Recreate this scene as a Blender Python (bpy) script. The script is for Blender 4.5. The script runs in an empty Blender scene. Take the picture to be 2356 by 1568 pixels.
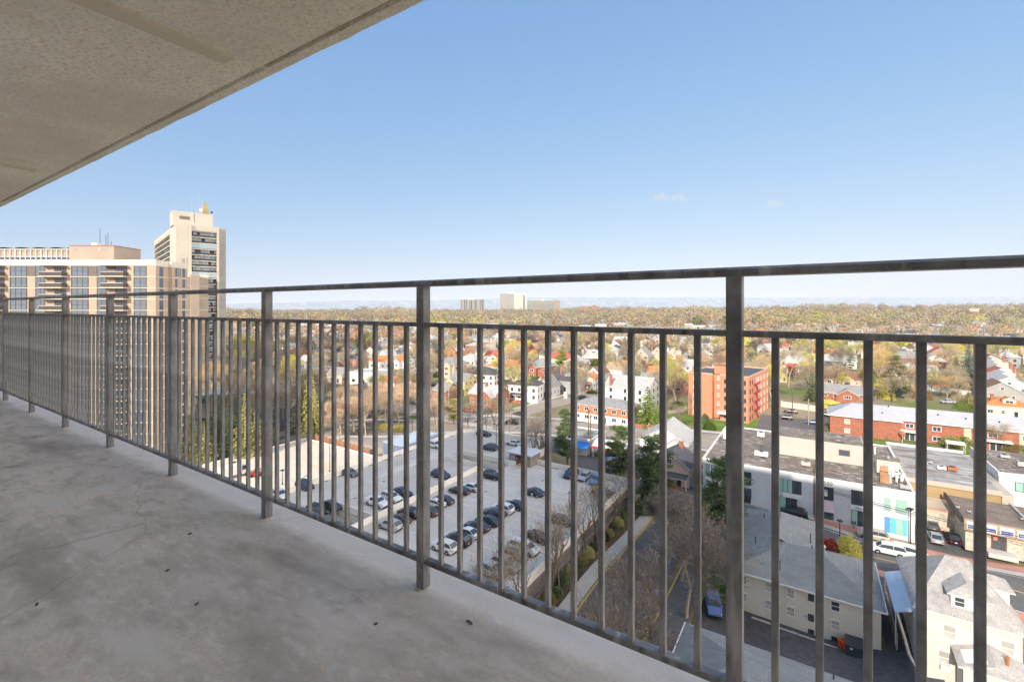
import bpy, math, random
from math import sin, cos, tan, radians as R, pi, sqrt, atan2
from mathutils import Vector, Matrix, noise
random.seed(7)
scene = bpy.context.scene
COL = scene.collection

# ---------------------------------------------------------------- camera, world, sun, exposure
cam_d = bpy.data.cameras.new('camera'); cam = bpy.data.objects.new('camera', cam_d); COL.objects.link(cam)
cam.location = (0, 0, 0); cam.rotation_euler = (pi/2, 0, 0)
cam_d.sensor_width = 36; cam_d.lens = 36*1068/2356; cam_d.shift_y = -78/2356
cam_d.clip_start = 0.05; cam_d.clip_end = 80000
scene.camera = cam
SUN_AZ = R(30); SUN_EL = R(28)          # the light travels towards azimuth 30 deg right of forward
FILL_SKY = (9.2, 8.4, 7.9)
w = bpy.data.worlds.new("World"); scene.world = w; w.use_nodes = True
nt = w.node_tree; nt.nodes.clear()
sky = nt.nodes.new('ShaderNodeTexSky'); sky.sky_type = 'NISHITA'; sky.sun_disc = False
sky.sun_elevation = SUN_EL; sky.sun_rotation = SUN_AZ + pi
sky.air_density = 1.0; sky.dust_density = 0.6; sky.ozone_density = 1.6; sky.altitude = 60
bg = nt.nodes.new('ShaderNodeBackground'); bg.inputs[1].default_value = 0.15
wo = nt.nodes.new('ShaderNodeOutputWorld')
sp_ = nt.nodes.new('ShaderNodeSeparateColor'); cbn = nt.nodes.new('ShaderNodeCombineColor'); nt.links.new(sky.outputs[0], sp_.inputs[0])
for i_, (a_, p_) in enumerate(((.61,.665),(.915,.458),(1.6,.249))):      # a gentler gradient from horizon to zenith than the raw model
    pw = nt.nodes.new('ShaderNodeMath'); pw.operation = 'POWER'; pw.inputs[1].default_value = p_; nt.links.new(sp_.outputs[i_], pw.inputs[0])
    ml = nt.nodes.new('ShaderNodeMath'); ml.operation = 'MULTIPLY'; ml.inputs[1].default_value = a_; nt.links.new(pw.outputs[0], ml.inputs[0]); nt.links.new(ml.outputs[0], cbn.inputs[i_])
# an added bright sky patch out of view at right to light the balcony, and three faint wisps over the horizon
tcw = nt.nodes.new('ShaderNodeTexCoord')
def lobe(az, el, a0, a1):
    vm = nt.nodes.new('ShaderNodeVectorMath'); vm.operation = 'DOT_PRODUCT'; nrm = nt.nodes.new('ShaderNodeVectorMath'); nrm.operation = 'NORMALIZE'
    nt.links.new(tcw.outputs['Generated'], nrm.inputs[0]); nt.links.new(nrm.outputs[0], vm.inputs[0]); vm.inputs[1].default_value = (sin(R(az))*cos(R(el)), cos(R(az))*cos(R(el)), sin(R(el)))
    mr = nt.nodes.new('ShaderNodeMapRange'); mr.interpolation_type = 'SMOOTHSTEP'; mr.inputs[1].default_value = a0; mr.inputs[2].default_value = a1; nt.links.new(vm.outputs['Value'], mr.inputs[0]); return mr.outputs[0]
last_ = cbn.outputs[0]
def blend_sky(fac, col):
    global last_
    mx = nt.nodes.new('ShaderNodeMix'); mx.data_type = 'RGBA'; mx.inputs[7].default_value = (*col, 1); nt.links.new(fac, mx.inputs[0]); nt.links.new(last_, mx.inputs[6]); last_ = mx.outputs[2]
blend_sky(lobe(116, 22, .60, .86), FILL_SKY)
for px_, py_, r_ in ((1510,455,.32),(1522,452,.4),(1534,456,.3),(1552,456,.32),(1565,454,.4),(1576,458,.28),(1772,468,.3),(1784,465,.34),(1797,468,.25)):
    az_ = math.degrees(atan2(px_-1178, 1068)); el_ = math.degrees(atan2(706-py_, sqrt((px_-1178)**2+1068**2)))
    tn_ = nt.nodes.new('ShaderNodeTexNoise'); tn_.inputs['Scale'].default_value = 60; tn_.inputs['Detail'].default_value = 5; nt.links.new(tcw.outputs['Generated'], tn_.inputs['Vector'])
    mu_ = nt.nodes.new('ShaderNodeMath'); mu_.operation = 'MULTIPLY'; nt.links.new(lobe(az_, el_, cos(R(r_*1.5)), 1.0), mu_.inputs[0]); nt.links.new(tn_.outputs[0], mu_.inputs[1])
    blend_sky(mu_.outputs[0], (2.0, 2.1, 2.35))
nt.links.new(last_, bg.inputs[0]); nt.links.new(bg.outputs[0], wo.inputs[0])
sd = bpy.data.lights.new('sun', 'SUN'); sd.energy = 2.6; sd.angle = R(0.5); sd.color = (1.0, 0.915, 0.79)
sun = bpy.data.objects.new('sun', sd); COL.objects.link(sun)
sdir = Vector((sin(SUN_AZ)*cos(SUN_EL), cos(SUN_AZ)*cos(SUN_EL), -sin(SUN_EL)))
sun.rotation_euler = sdir.to_track_quat('-Z', 'Y').to_euler()
vs = scene.view_settings
vs.view_transform = 'Standard'; vs.look = 'None'; vs.gamma = 1; vs.use_curve_mapping = False; vs.exposure = 1.25
scene.cycles.max_bounces = 12; scene.cycles.diffuse_bounces = 8; scene.cycles.volume_bounces = 0

# ---------------------------------------------------------------- frames of reference
F = 1068.0
TH = R(32.95)                      # the building grid is turned 33 degrees
D2 = (sin(TH), cos(TH)); RR = (cos(TH), -sin(TH))
def W(u, v): return (u*D2[0] + v*RR[0], u*D2[1] + v*RR[1])
def UV(x, y): return (x*D2[0] + y*D2[1], x*RR[0] + y*RR[1])
def lerp(a, b, t): return a + (b-a)*t
def sst(a, b, x):
    t = max(0, min(1, (x-a)/(b-a))); return t*t*(3-2*t)
TZ = [(-200,-43.5),(0,-43.2),(60,-42.8),(78,-41.6),(92,-40.6),(170,-40.2),(200,-38.6),(270,-36),(370,-33),(750,-26.5),(1300,-20),(1700,-24),(2400,-62),(3500,-75),(90000,-75)]
def terr(x, y):
    yy = y
    for i in range(len(TZ)-1):
        if yy <= TZ[i+1][0]:
            a, b = TZ[i], TZ[i+1]; t = (yy-a[0])/(b[0]-a[0]); z = lerp(a[1], b[1], max(0, min(1, t))); break
    else: z = -75
    # the retail strip on the right sits a little higher, the garage drive lower
    z += 2.2*sst(40, 52, x)*(1-sst(66, 80, y))
    z -= 1.9*(1-sst(96, 112, y))*(1-sst(26, 40, x))*sst(70, 92, y)
    u_, v_ = UV(x, y); z -= 2.8*(1-sst(86, 92, u_))*(1-sst(-97, -89, v_))*sst(20, 40, y)
    # the ridge climbs to the right far away
    r = sst(500, 1300, y)*(1-sst(1600, 2300, y))
    z += r*(-3 + 12*sst(-700, 1500, x)) + r*2*noise.noise(Vector((x*.003, y*.003, 0)))
    return z
def at(px, py, z=None, dz=0):
    """the point of the ground (or of height z) that stands at this place in the 2356 x 1568 photograph"""
    dx, dy = (px-1178)/F, (py-706)/F
    if z is not None:
        Y = -z/dy; return (dx*Y, Y, z)
    Y = 40/dy
    for i in range(25):
        zz = terr(dx*Y, Y)+dz; Y = lerp(Y, -zz/dy, .6)
    return (dx*Y, Y, terr(dx*Y, Y)+dz)
ZF = {'A': (900,1640,2.614), 'B': (1600,1640,2.24), 'C': (2100,1640,1.96), '4': (1700,1280,3.734), '5': (2240,1280,3.734),
      '3': (1080,1280,3.734), '6': (2980,1280,3.734), '7': (3500,1280,3.733), 'R': (3300,1640,2.613), 'Q': (2700,1700,2.613),
      'S': (3300,2126,2.613), 'G': (2380,1560,4.61), 'L': (1200,1560,4.61), 'M': (1800,1180,2.3), 'N': (900,1180,2.3)}
def pz(f, x, y):
    ox, oy, s = ZF[f]; return ((ox+x/s)*.57520, (oy+y/s)*.57520)

# ---------------------------------------------------------------- materials
MATS = {}
def M(name, rgb, rough=.8, var=.12, scale=.6, bump=0., bscale=None, spec=.3, metal=0., detail=4, rnd=0., var2=None, scale2=None):
    if name in MATS: return MATS[name]
    m = bpy.data.materials.new(name); m.use_nodes = True; n = m.node_tree.nodes; l = m.node_tree.links
    b = n['Principled BSDF']; b.inputs['Roughness'].default_value = rough; b.inputs['Metallic'].default_value = metal
    b.inputs['Specular IOR Level'].default_value = spec
    b.inputs['Base Color'].default_value = (*rgb, 1)
    if var or rnd or bump:
        tc = n.new('ShaderNodeTexCoord')
    if var or rnd:
        tx = n.new('ShaderNodeTexNoise'); tx.inputs['Scale'].default_value = scale; tx.inputs['Detail'].default_value = detail
        l.new(tc.outputs['Object'], tx.inputs['Vector'])
        mr = n.new('ShaderNodeMapRange'); mr.inputs[1].default_value = .3; mr.inputs[2].default_value = .7
        mr.inputs[3].default_value = 1-var; mr.inputs[4].default_value = 1+var
        l.new(tx.outputs[0], mr.inputs[0]); last = mr.outputs[0]
        if var2:
            t2 = n.new('ShaderNodeTexNoise'); t2.inputs['Scale'].default_value = scale2; t2.inputs['Detail'].default_value = 5
            l.new(tc.outputs['Object'], t2.inputs['Vector'])
            m2 = n.new('ShaderNodeMapRange'); m2.inputs[1].default_value = .35; m2.inputs[2].default_value = .65
            m2.inputs[3].default_value = 1-var2; m2.inputs[4].default_value = 1+var2
            l.new(t2.outputs[0], m2.inputs[0])
            mm = n.new('ShaderNodeMath'); mm.operation = 'MULTIPLY'; l.new(last, mm.inputs[0]); l.new(m2.outputs[0], mm.inputs[1]); last = mm.outputs[0]
        if rnd:
            oi = n.new('ShaderNodeObjectInfo'); m3 = n.new('ShaderNodeMapRange')
            m3.inputs[3].default_value = 1-rnd; m3.inputs[4].default_value = 1+rnd
            l.new(oi.outputs['Random'], m3.inputs[0])
            mm = n.new('ShaderNodeMath'); mm.operation = 'MULTIPLY'; l.new(last, mm.inputs[0]); l.new(m3.outputs[0], mm.inputs[1]); last = mm.outputs[0]
        mx = n.new('ShaderNodeVectorMath'); mx.operation = 'SCALE'; mx.inputs[0].default_value = rgb
        l.new(last, mx.inputs['Scale']); l.new(mx.outputs[0], b.inputs['Base Color'])
    if bump:
        tb = n.new('ShaderNodeTexNoise'); tb.inputs['Scale'].default_value = bscale or scale*8; tb.inputs['Detail'].default_value = 6
        l.new(tc.outputs['Object'], tb.inputs['Vector'])
        bp = n.new('ShaderNodeBump'); bp.inputs['Strength'].default_value = bump; bp.inputs['Distance'].default_value = .02
        l.new(tb.outputs[0], bp.inputs['Height']); l.new(bp.outputs[0], b.inputs['Normal'])
    MATS[name] = m; return m

def ramp_mix(m, rgb_a, rgb_b, scale, lo, hi, detail=6, coord='Object', stretch=None, rough=None):
    """blend the base colour of material m between its present input and rgb_b where a noise is high"""
    n = m.node_tree.nodes; l = m.node_tree.links; b = n['Principled BSDF']
    tc = n.new('ShaderNodeTexCoord'); tx = n.new('ShaderNodeTexNoise'); tx.inputs['Scale'].default_value = scale; tx.inputs['Detail'].default_value = detail
    src = tc.outputs[coord]
    if stretch:
        mp = n.new('ShaderNodeMapping'); mp.inputs['Scale'].default_value = stretch; l.new(src, mp.inputs[0]); src = mp.outputs[0]
    l.new(src, tx.inputs['Vector'])
    mr = n.new('ShaderNodeMapRange'); mr.inputs[1].default_value = lo; mr.inputs[2].default_value = hi; l.new(tx.outputs[0], mr.inputs[0])
    mx = n.new('ShaderNodeMix'); mx.data_type = 'RGBA'
    l.new(mr.outputs[0], mx.inputs[0])
    if b.inputs['Base Color'].is_linked: l.new(b.inputs['Base Color'].links[0].from_socket, mx.inputs[6])
    else: mx.inputs[6].default_value = b.inputs['Base Color'].default_value
    mx.inputs[7].default_value = (*rgb_b, 1)
    l.new(mx.outputs[2], b.inputs['Base Color'])
    return m

# ---------------------------------------------------------------- mesh helpers
class MB:
    def __init__(s): s.v = []; s.f = []; s.m = []
    def face(s, pts, mi=0):
        k = len(s.v); s.v += [tuple(p) for p in pts]; s.f.append(tuple(range(k, k+len(pts)))); s.m.append(mi)
    def box(s, x0, x1, y0, y1, z0, z1, mi=0, top=None, skip=''):
        k = len(s.v); top = mi if top is None else top
        s.v += [(x0,y0,z0),(x1,y0,z0),(x1,y1,z0),(x0,y1,z0),(x0,y0,z1),(x1,y0,z1),(x1,y1,z1),(x0,y1,z1)]
        for c, q, m in (('b',(0,3,2,1),mi),('t',(4,5,6,7),top),('f',(0,1,5,4),mi),('r',(1,2,6,5),mi),('k',(2,3,7,6),mi),('l',(3,0,4,7),mi)):
            if c in skip: continue
            s.f.append(tuple(k+i for i in q)); s.m.append(m)
        return s
    def prism(s, poly, z0, z1, mi=0, top=None):
        k = len(s.v); n = len(poly); top = mi if top is None else top
        s.v += [(p[0],p[1],z0) for p in poly] + [(p[0],p[1],z1) for p in poly]
        for i in range(n):
            j = (i+1) % n; s.f.append((k+i,k+j,k+n+j,k+n+i)); s.m.append(mi)
        s.f.append(tuple(k+n+i for i in range(n))); s.m.append(top)
        s.f.append(tuple(k+i for i in range(n-1,-1,-1))); s.m.append(mi)
        return s
    def slab(s, q, t, mi=0, edge=None):
        """thick sheet: q is its top outline, t its thickness"""
        k = len(s.v); n = len(q); edge = mi if edge is None else edge
        s.v += [tuple(p) for p in q] + [(p[0],p[1],p[2]-t) for p in q]
        s.f.append(tuple(k+i for i in range(n))); s.m.append(mi)
        s.f.append(tuple(k+n+i for i in range(n-1,-1,-1))); s.m.append(edge)
        for i in range(n):
            j = (i+1) % n; s.f.append((k+j,k+i,k+n+i,k+n+j)); s.m.append(edge)
        return s
    def tube(s, p0, p1, r0, r1=None, n=6, mi=0, cap=True):
        r1 = r0 if r1 is None else r1
        p0 = Vector(p0); p1 = Vector(p1); d = (p1-p0)
        if d.length < 1e-6: return s
        d.normalize(); a = d.orthogonal().normalized(); b = d.cross(a); k = len(s.v)
        for p, r in ((p0,r0),(p1,r1)):
            for i in range(n):
                t = 2*pi*i/n; s.v.append(tuple(p + a*(r*cos(t)) + b*(r*sin(t))))
        for i in range(n):
            j = (i+1) % n; s.f.append((k+i,k+j,k+n+j,k+n+i)); s.m.append(mi)
        if cap:
            s.f.append(tuple(k+i for i in range(n-1,-1,-1))); s.m.append(mi); s.f.append(tuple(k+n+i for i in range(n))); s.m.append(mi)
        return s
    def loft(s, rings, mi=0, cap=True):
        k = len(s.v); n = len(rings[0])
        for r in rings: s.v += [tuple(p) for p in r]
        for a in range(len(rings)-1):
            for i in range(n):
                j = (i+1) % n; s.f.append((k+a*n+i,k+a*n+j,k+(a+1)*n+j,k+(a+1)*n+i)); s.m.append(mi)
        if cap:
            s.f.append(tuple(k+i for i in range(n-1,-1,-1))); s.m.append(mi)
            s.f.append(tuple(k+(len(rings)-1)*n+i for i in range(n))); s.m.append(mi)
        return s
    def mesh(s, name, mats, smooth=False):
        me = bpy.data.meshes.new(name); me.from_pydata(s.v, [], s.f)
        for m in mats: me.materials.append(m)
        if len(mats) > 1: me.polygons.foreach_set('material_index', s.m)
        if smooth: me.polygons.foreach_set('use_smooth', [True]*len(s.f))
        me.update(); return me
    def build(s, name, mats, parent=None, smooth=False, loc=None, rz=0):
        if not isinstance(mats, (list, tuple)): mats = [mats]
        return obj(name, s.mesh(name, mats, smooth), parent, loc, rz)
def obj(name, me, parent=None, loc=None, rz=0, scale=None):
    o = bpy.data.objects.new(name, me); COL.objects.link(o)
    if parent: o.parent = parent
    if loc is not None: o.location = loc
    if rz: o.rotation_euler = (0,0,rz)
    if scale is not None: o.scale = scale
    return o
def tag(o, label, cat, group=None):
    o['label'] = label; o['category'] = cat
    if group: o['group'] = group
    return o
def struct(o): o['kind'] = 'structure'; return o
def thing(name, label, cat, loc=(0,0,0), rz=0, group=None):
    o = bpy.data.objects.new(name, None); COL.objects.link(o); o.empty_display_size = .3
    o.location = loc; o.rotation_euler = (0,0,rz); return tag(o, label, cat, group)
def copy_tree(o, parent=None):
    c = o.copy(); COL.objects.link(c); c.parent = parent
    for ch in list(o.children): copy_tree(ch, c)
    return c
def setmat(o, i, m):
    o.material_slots[i].link = 'OBJECT'; o.material_slots[i].material = m
ORD = ['first','second','third','fourth','fifth','sixth','seventh','eighth','ninth','tenth','eleventh','twelfth']
PN = ['widest post','second post','third post','fourth post','fifth post','sixth post','seventh post']
def gapl(x, y, z, cnt=[0]):
    """where a far thing shows between the balusters"""
    px, py = 1178+F*x/y, 706-F*z/y
    t = px-1178; v = 1.243*(D2[1]*t/F-D2[0])/(RR[0]-RR[1]*t/F)
    k = (-v-.1596)/1.034
    g = k*12
    if k < 0: i, n, sd_ = 0, int(-g), 'right'
    else:
        i = int(round(k)); d = k-i; n = int(abs(d)*12); sd_ = 'left' if d > 0 else 'right'
    i = min(i, 6); n = min(n, 11)
    if py < 752: return 'above the rail over the %s gap %s of the %s' % (ORD[n], sd_, PN[i])
    h_ = 'at the top of' if py < 790 else 'high in' if py < 840 else 'halfway down' if py < 910 else 'low in' if py < 1050 else 'at the foot of'
    return '%s the %s gap %s of the %s' % (h_, ORD[n], sd_, PN[i])
GZ = -TH     # rotation that turns local x to the grid's right and local y to the grid's outward direction

# ---------------------------------------------------------------- palette
white = M('white_paint', (.7,.68,.65), .6, .06, .8)
cream = M('cream_siding', (.66,.6,.48), .7, .08, .5)
brickr = M('red_brick', (.36,.135,.085), .85, .18, .9, var2=.15, scale2=14)
brickp = M('pinkish_brick', (.42,.22,.16), .85, .15, .7, var2=.12, scale2=14)
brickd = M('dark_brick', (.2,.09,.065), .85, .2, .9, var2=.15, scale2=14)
brickt = M('tan_brick', (.44,.335,.25), .85, .08, .15, var2=.06, scale2=6)
brickt2 = M('brown_tan_brick', (.37,.3,.24), .85, .08, .15)
beige = M('beige_stucco', (.55,.46,.34), .8, .1, .4)
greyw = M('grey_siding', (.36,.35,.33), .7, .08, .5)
yellow = M('yellow_siding', (.66,.55,.24), .7, .08, .5)
pinkw = M('pale_pink_stucco', (.66,.48,.38), .8, .08, .5)
roofg = M('grey_shingles', (.27,.265,.255), .85, .18, 1.2, var2=.14, scale2=9)
roofl = M('pale_grey_shingles', (.43,.42,.4), .85, .14, 1.1, var2=.1, scale2=9)
roofd = M('charcoal_shingles', (.09,.09,.095), .85, .2, 1.1, var2=.14, scale2=9)
roofb = M('brown_shingles', (.24,.14,.085), .85, .2, 1.1, var2=.14, scale2=9)
rooft = M('tan_shingles', (.38,.28,.19), .85, .16, 1.1, var2=.12, scale2=9)
roofo = M('orange_tiles', (.5,.2,.075), .8, .2, 1.1, var2=.2, scale2=10)
roofr = M('red_tiles', (.42,.12,.07), .8, .2, 1.1, var2=.2, scale2=10)
rooftl = M('green_grey_shingles', (.245,.255,.24), .85, .1, .5, var2=.12, scale2=12)
ramp_mix(rooftl, None, (.2,.205,.2), .9, .48, .72, 8, stretch=(.4,2.5,2.5)); ramp_mix(rooftl, None, (.31,.31,.3), 1.6, .6, .7, 8, stretch=(2.2,.3,.3))
glass = M('window_glass', (.05,.065,.08), .08, .3, .5, spec=1.0)
glassb = M('blue_window_glass', (.06,.09,.14), .06, 0, spec=1.0)
glassg = M('green_window_glass', (.12,.26,.23), .12, .1, .4, spec=.8)
blind = M('window_blind', (.4,.38,.34), .4, .3, .7)
dark = M('dark_metal', (.03,.03,.032), .5, 0)
black = M('black_rubber', (.015,.015,.016), .8, 0)
wood = M('weathered_wood', (.13,.095,.065), .9, .2, 3)
concl = M('pale_concrete', (.5,.48,.45), .85, .1, .25, var2=.08, scale2=3)
concm = M('grey_concrete', (.33,.32,.3), .85, .12, .3, var2=.1, scale2=3)
bark = M('bark', (.2,.155,.115), .9, .2, 3)
barkl = M('pale_bark', (.4,.33,.25), .9, .2, 3)
metal = M('galvanised_metal', (.5,.5,.49), .45, .1, 2, metal=.3)
copper = M('rusty_metal', (.36,.14,.07), .8, .2, 3)
# ================================================================ GROUND, ROADS
gm = M('ground_soil_and_grass', (.23,.19,.11), .95, .25, .05, var2=.2, scale2=.7, bump=.2, bscale=2)
ramp_mix(gm, None, (.13,.17,.04), .018, .5, .62)
ramp_mix(gm, None, (.27,.23,.17), .03, .56, .64)
b = MB()
def axis(vals):
    out = [vals[0][0]]
    for (a, st), (b_, _) in zip(vals[:-1], vals[1:]):
        x = a
        while x < b_-1e-6:
            x = min(b_, x+st); out.append(x)
    return out
ys = axis([(-300,60),(0,4),(180,8),(260,20),(700,60),(2600,200),(5000,1500),(20000,6000),(50000,1)])
xs = axis([(-50000,6000),(-20000,1500),(-5000,300),(-2000,60),(-300,20),(-140,5),(130,20),(300,60),(2000,300),(5000,1500),(20000,6000),(50000,1)])
gb = MB(); nx = len(xs)
for y in ys:
    for x in xs: gb.v.append((x, y, terr(x, y)))
for j in range(len(ys)-1):
    for i in range(nx-1):
        gb.f.append((j*nx+i, j*nx+i+1, (j+1)*nx+i+1, (j+1)*nx+i)); gb.m.append(0)
struct(gb.build('ground', gm, smooth=True))

asph = M('asphalt', (.13,.125,.12), .9, .12, .12, var2=.12, scale2=2.5, bump=.1, bscale=30)
asphd = M('dark_asphalt', (.085,.082,.085), .9, .2, .12, var2=.15, scale2=1.5)
asphp = M('pale_worn_asphalt', (.3,.265,.225), .9, .12, .12, var2=.12, scale2=2.5)
walk = M('sidewalk_concrete', (.46,.43,.38), .9, .1, .3, var2=.08, scale2=3)
pav = M('red_brick_paving', (.5,.24,.18), .9, .12, .5, var2=.12, scale2=6)
grass = M('grass', (.12,.19,.025), .95, .25, .3, var2=.3, scale2=4, bump=.4, bscale=12)
mulch = M('mulch', (.1,.065,.04), .95, .3, .8, var2=.3, scale2=5)
linew = M('white_line_paint', (.62,.62,.6), .8, .12, 2)
liney = M('yellow_line_paint', (.6,.38,.06), .8, .15, 2)
def strip(name, pts, wd, mat, dz, kerb=None, n=None):
    """a ribbon of road along pts (world xy); follows the terrain"""
    b = MB(); P = []
    for a, c in zip(pts[:-1], pts[1:]):
        L = sqrt((a[0]-c[0])**2+(a[1]-c[1])**2); k = max(1, int(L/3))
        P += [(lerp(a[0],c[0],i/k), lerp(a[1],c[1],i/k)) for i in range(k)]
    P.append(pts[-1]); rows = []
    for i, p in enumerate(P):
        q0 = P[max(0,i-1)]; q1 = P[min(len(P)-1,i+1)]; dx, dy = q1[0]-q0[0], q1[1]-q0[1]; L = sqrt(dx*dx+dy*dy) or 1
        nxp, nyp = -dy/L, dx/L; m = max(1, int(wd/3))
        rows.append([(p[0]+nxp*wd*(t/m-.5), p[1]+nyp*wd*(t/m-.5)) for t in range(m+1)])
    for a, c in zip(rows[:-1], rows[1:]):
        for i in range(len(a)-1):
            b.face([(q[0],q[1],terr(*q)+dz) for q in (a[i+1],a[i],c[i],c[i+1])])
    return struct(b.build(name, mat))
def patch(name, u0, u1, v0, v1, mat, dz, kind=True):
    """a rectangle in the building grid"""
    b = MB(); nu = max(1, int((u1-u0)/3)); nv = max(1, int((v1-v0)/3))
    for i in range(nu):
        for j in range(nv):
            q = [W(lerp(u0,u1,(i+a)/nu), lerp(v0,v1,(j+c)/nv)) for a, c in ((0,0),(0,1),(1,1),(1,0))]
            b.face([(p[0],p[1],terr(*p)+dz) for p in q])
    return struct(b.build(name, mat))
def kerbline(name, pts, mat=concl, wd=.18, h=.15, dz=0):
    b = MB()
    for a, c in zip(pts[:-1], pts[1:]):
        L = sqrt((a[0]-c[0])**2+(a[1]-c[1])**2); k = max(1, int(L/6)); dx, dy = (c[0]-a[0])/L, (c[1]-a[1])/L; ox, oy = -dy*wd/2, dx*wd/2
        for i in range(k):
            p = [(lerp(a[0],c[0],t), lerp(a[1],c[1],t)) for t in (i/k,(i+1)/k)]
            q = [(p[0][0]+ox,p[0][1]+oy),(p[0][0]-ox,p[0][1]-oy),(p[1][0]-ox,p[1][1]-oy),(p[1][0]+ox,p[1][1]+oy)]
            z = [terr(*p[0])+dz, terr(*p[0])+dz, terr(*p[1])+dz, terr(*p[1])+dz]
            b.slab([(q[j][0],q[j][1],z[j]+h) for j in range(4)], h+.3)
    return struct(b.build(name, mat))
def wl(*uv): return [W(*p) for p in uv]
def pl(*p): return [at(*q)[:2] for q in p]
# main street past the shops
road1 = [(90,70),(92.6,40),(94,20),(98,2),(99.6,-6),(103,-18),(109,-34),(118,-52),(128,-76)]
strip('main_street', wl(*road1), 12, asph, .10)
strip('main_street_centre_line', wl(*[(p[0]+.2,p[1]) for p in road1]), .22, liney, .12)
strip('main_street_edge_line', wl((98.3,42),(99.3,20),(103.3,2),(104.6,-6),(108,-18),(114,-34)), .16, linew, .12)
strip('main_street_near_edge_line', wl((87,42),(88.6,20),(92.8,2),(97.6,-18)), .16, linew, .12)
strip('shop_sidewalk', wl((99.6,42),(101,20),(105.2,2),(106.4,-6),(109.6,-18),(112,-24)), 2.6, walk, .2)
strip('brick_paving', wl((101.4,48),(103,22),(103.6,16),(106.6,2),(110.6,-18)), 2.8, pav, .24)
kerbline('main_street_kerb', wl((98.8,42),(100,20),(104,2),(105.2,-6),(108.6,-18),(112,-26)))
strip('near_sidewalk', wl((84,60),(86.8,22),(90.6,2),(93,-9)), 2.6, pav, .18)
kerbline('near_kerb', wl((85.4,60),(88.1,22),(92,2),(94.4,-9)))
# avenue behind
ave = pl((700,985),(930,985),(1130,972),(1330,986),(1620,1013),(1800,1030))
ave2 = [ave[0], ave[1], ave[2], ave[3], ave[4], (ave[4][0]+60, ave[4][1]-24), (ave[4][0]+140, ave[4][1]-70)]
strip('avenue', ave2, 17, asphp, .10)
strip('avenue_centre_line', ave2, .25, liney, .13)
strip('avenue_lane_line', [(p[0]+1.5,p[1]+4.2) for p in ave2], .18, linew, .13)
strip('avenue_far_sidewalk', [(p[0]+2,p[1]+10.4) for p in ave2], 3, walk, .2)
strip('avenue_near_sidewalk', [(p[0]-2,p[1]-10.2) for p in ave2], 2.4, walk, .2)
strip('side_street', pl((1120,975),(1230,940),(1300,922),(1370,905),(1450,880)), 9, asphp, .14)
strip('side_street_sidewalk', pl((1180,942),(1290,912),(1350,893)), 1.8, walk, .2)
strip('avenue_branch', pl((1100,965),(1000,950),(900,935),(820,930)), 11, asphp, .13)
strip('back_street', pl((1010,915),(960,900),(900,880)), 8, asphp, .16)
# the drive beside the garage
strip('garage_drive', wl((36,-23),(70,-23.2),(88,-22.5),(99,-20)), 8.4, asph, .12)
strip('garage_walk', wl((36,-29),(70,-29),(94,-28.2)), 2.2, walk, .26)
kerbline('yellow_kerb', wl((36,-27.7),(70,-27.7),(94,-27)), M('yellow_kerb_paint', (.5,.36,.12), .8, .2, 2), .28)
strip('planting_bed', wl((36,-31.6),(70,-31.6),(94,-31)), 2.9, mulch, .18)
strip('second_drive', wl((40,-16.3),(74,-15.8),(88,-16)), 3.6, asph, .1)
kerbline('second_yellow_kerb', wl((50,-18.4),(72,-17.8),(80,-17.8)), M('yellow_kerb_paint', (.62,.4,.07)), .25)
patch('lawn', 60, 92, -13.8, -9.8, grass, .06)
patch('leaf_litter', 38, 62, -14.2, -12.2, mulch, .06)
# the car park between the two pale blocks
patch('rear_car_park', 56.3, 72, -13.2, 7.5, asphd, .16)
patch('driveway', 56.3, 92.6, 7.5, 12.2, asphd, .17)
kerbline('driveway_kerb', wl((46,12.4),(62,12.2),(72,9.6),(88,9.2)), concl, .3, .2)
patch('dirt_strip', 46, 70, 12.6, 30, M('dry_dirt', (.3,.24,.17), .95, .2, .4, var2=.2, scale2=3), .05)
# shop car park
patch('shop_car_park', 104.6, 113.6, 15.6, 22.5, asph, .13)
# block behind the shops
patch('apartment_lawn', 158, 178.5, 6, 90, grass, .06)
patch('apartment_walk', 160, 163, 10, 80, walk, .12)
patch('brick_block_car_park', 168, 196, -16, 1.5, asph, .1)
patch('brick_block_lawn', 160, 186, -23, -14, grass, .08)
patch('brick_block_front_lawn', 166, 178, -50, -25, grass, .08)
patch('left_street_lot', 88, 108, -131, -92, asphp, .1)
patch('left_lawn', 108, 124, -124, -92, grass, .06)
patch('left_walk', 124, 127, -126, -88, walk, .12)
patch('corner_lot', 129, 141, -122, -92, asphd, .1)
patch('left_dark_yard', 60, 140, -175, -135, asphd, .05)
patch('filling_station_yard', 108, 126, -52, -22, asph, .08)
for i,(u,v) in enumerate([(131,-118),(131,-113),(131,-108),(131,-103)]):
    patch('parking_line', u, u+8, v, v+.3, linew, .14)
for k in range(5):
    patch('parking_line', 57.5+0, 62, -8.6+k*2.9, -8.45+k*2.9, linew, .16)
hed = M('dry_shrubbery', (.2,.17,.05), .95, .3, .4, var2=.3, scale2=3)
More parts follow.
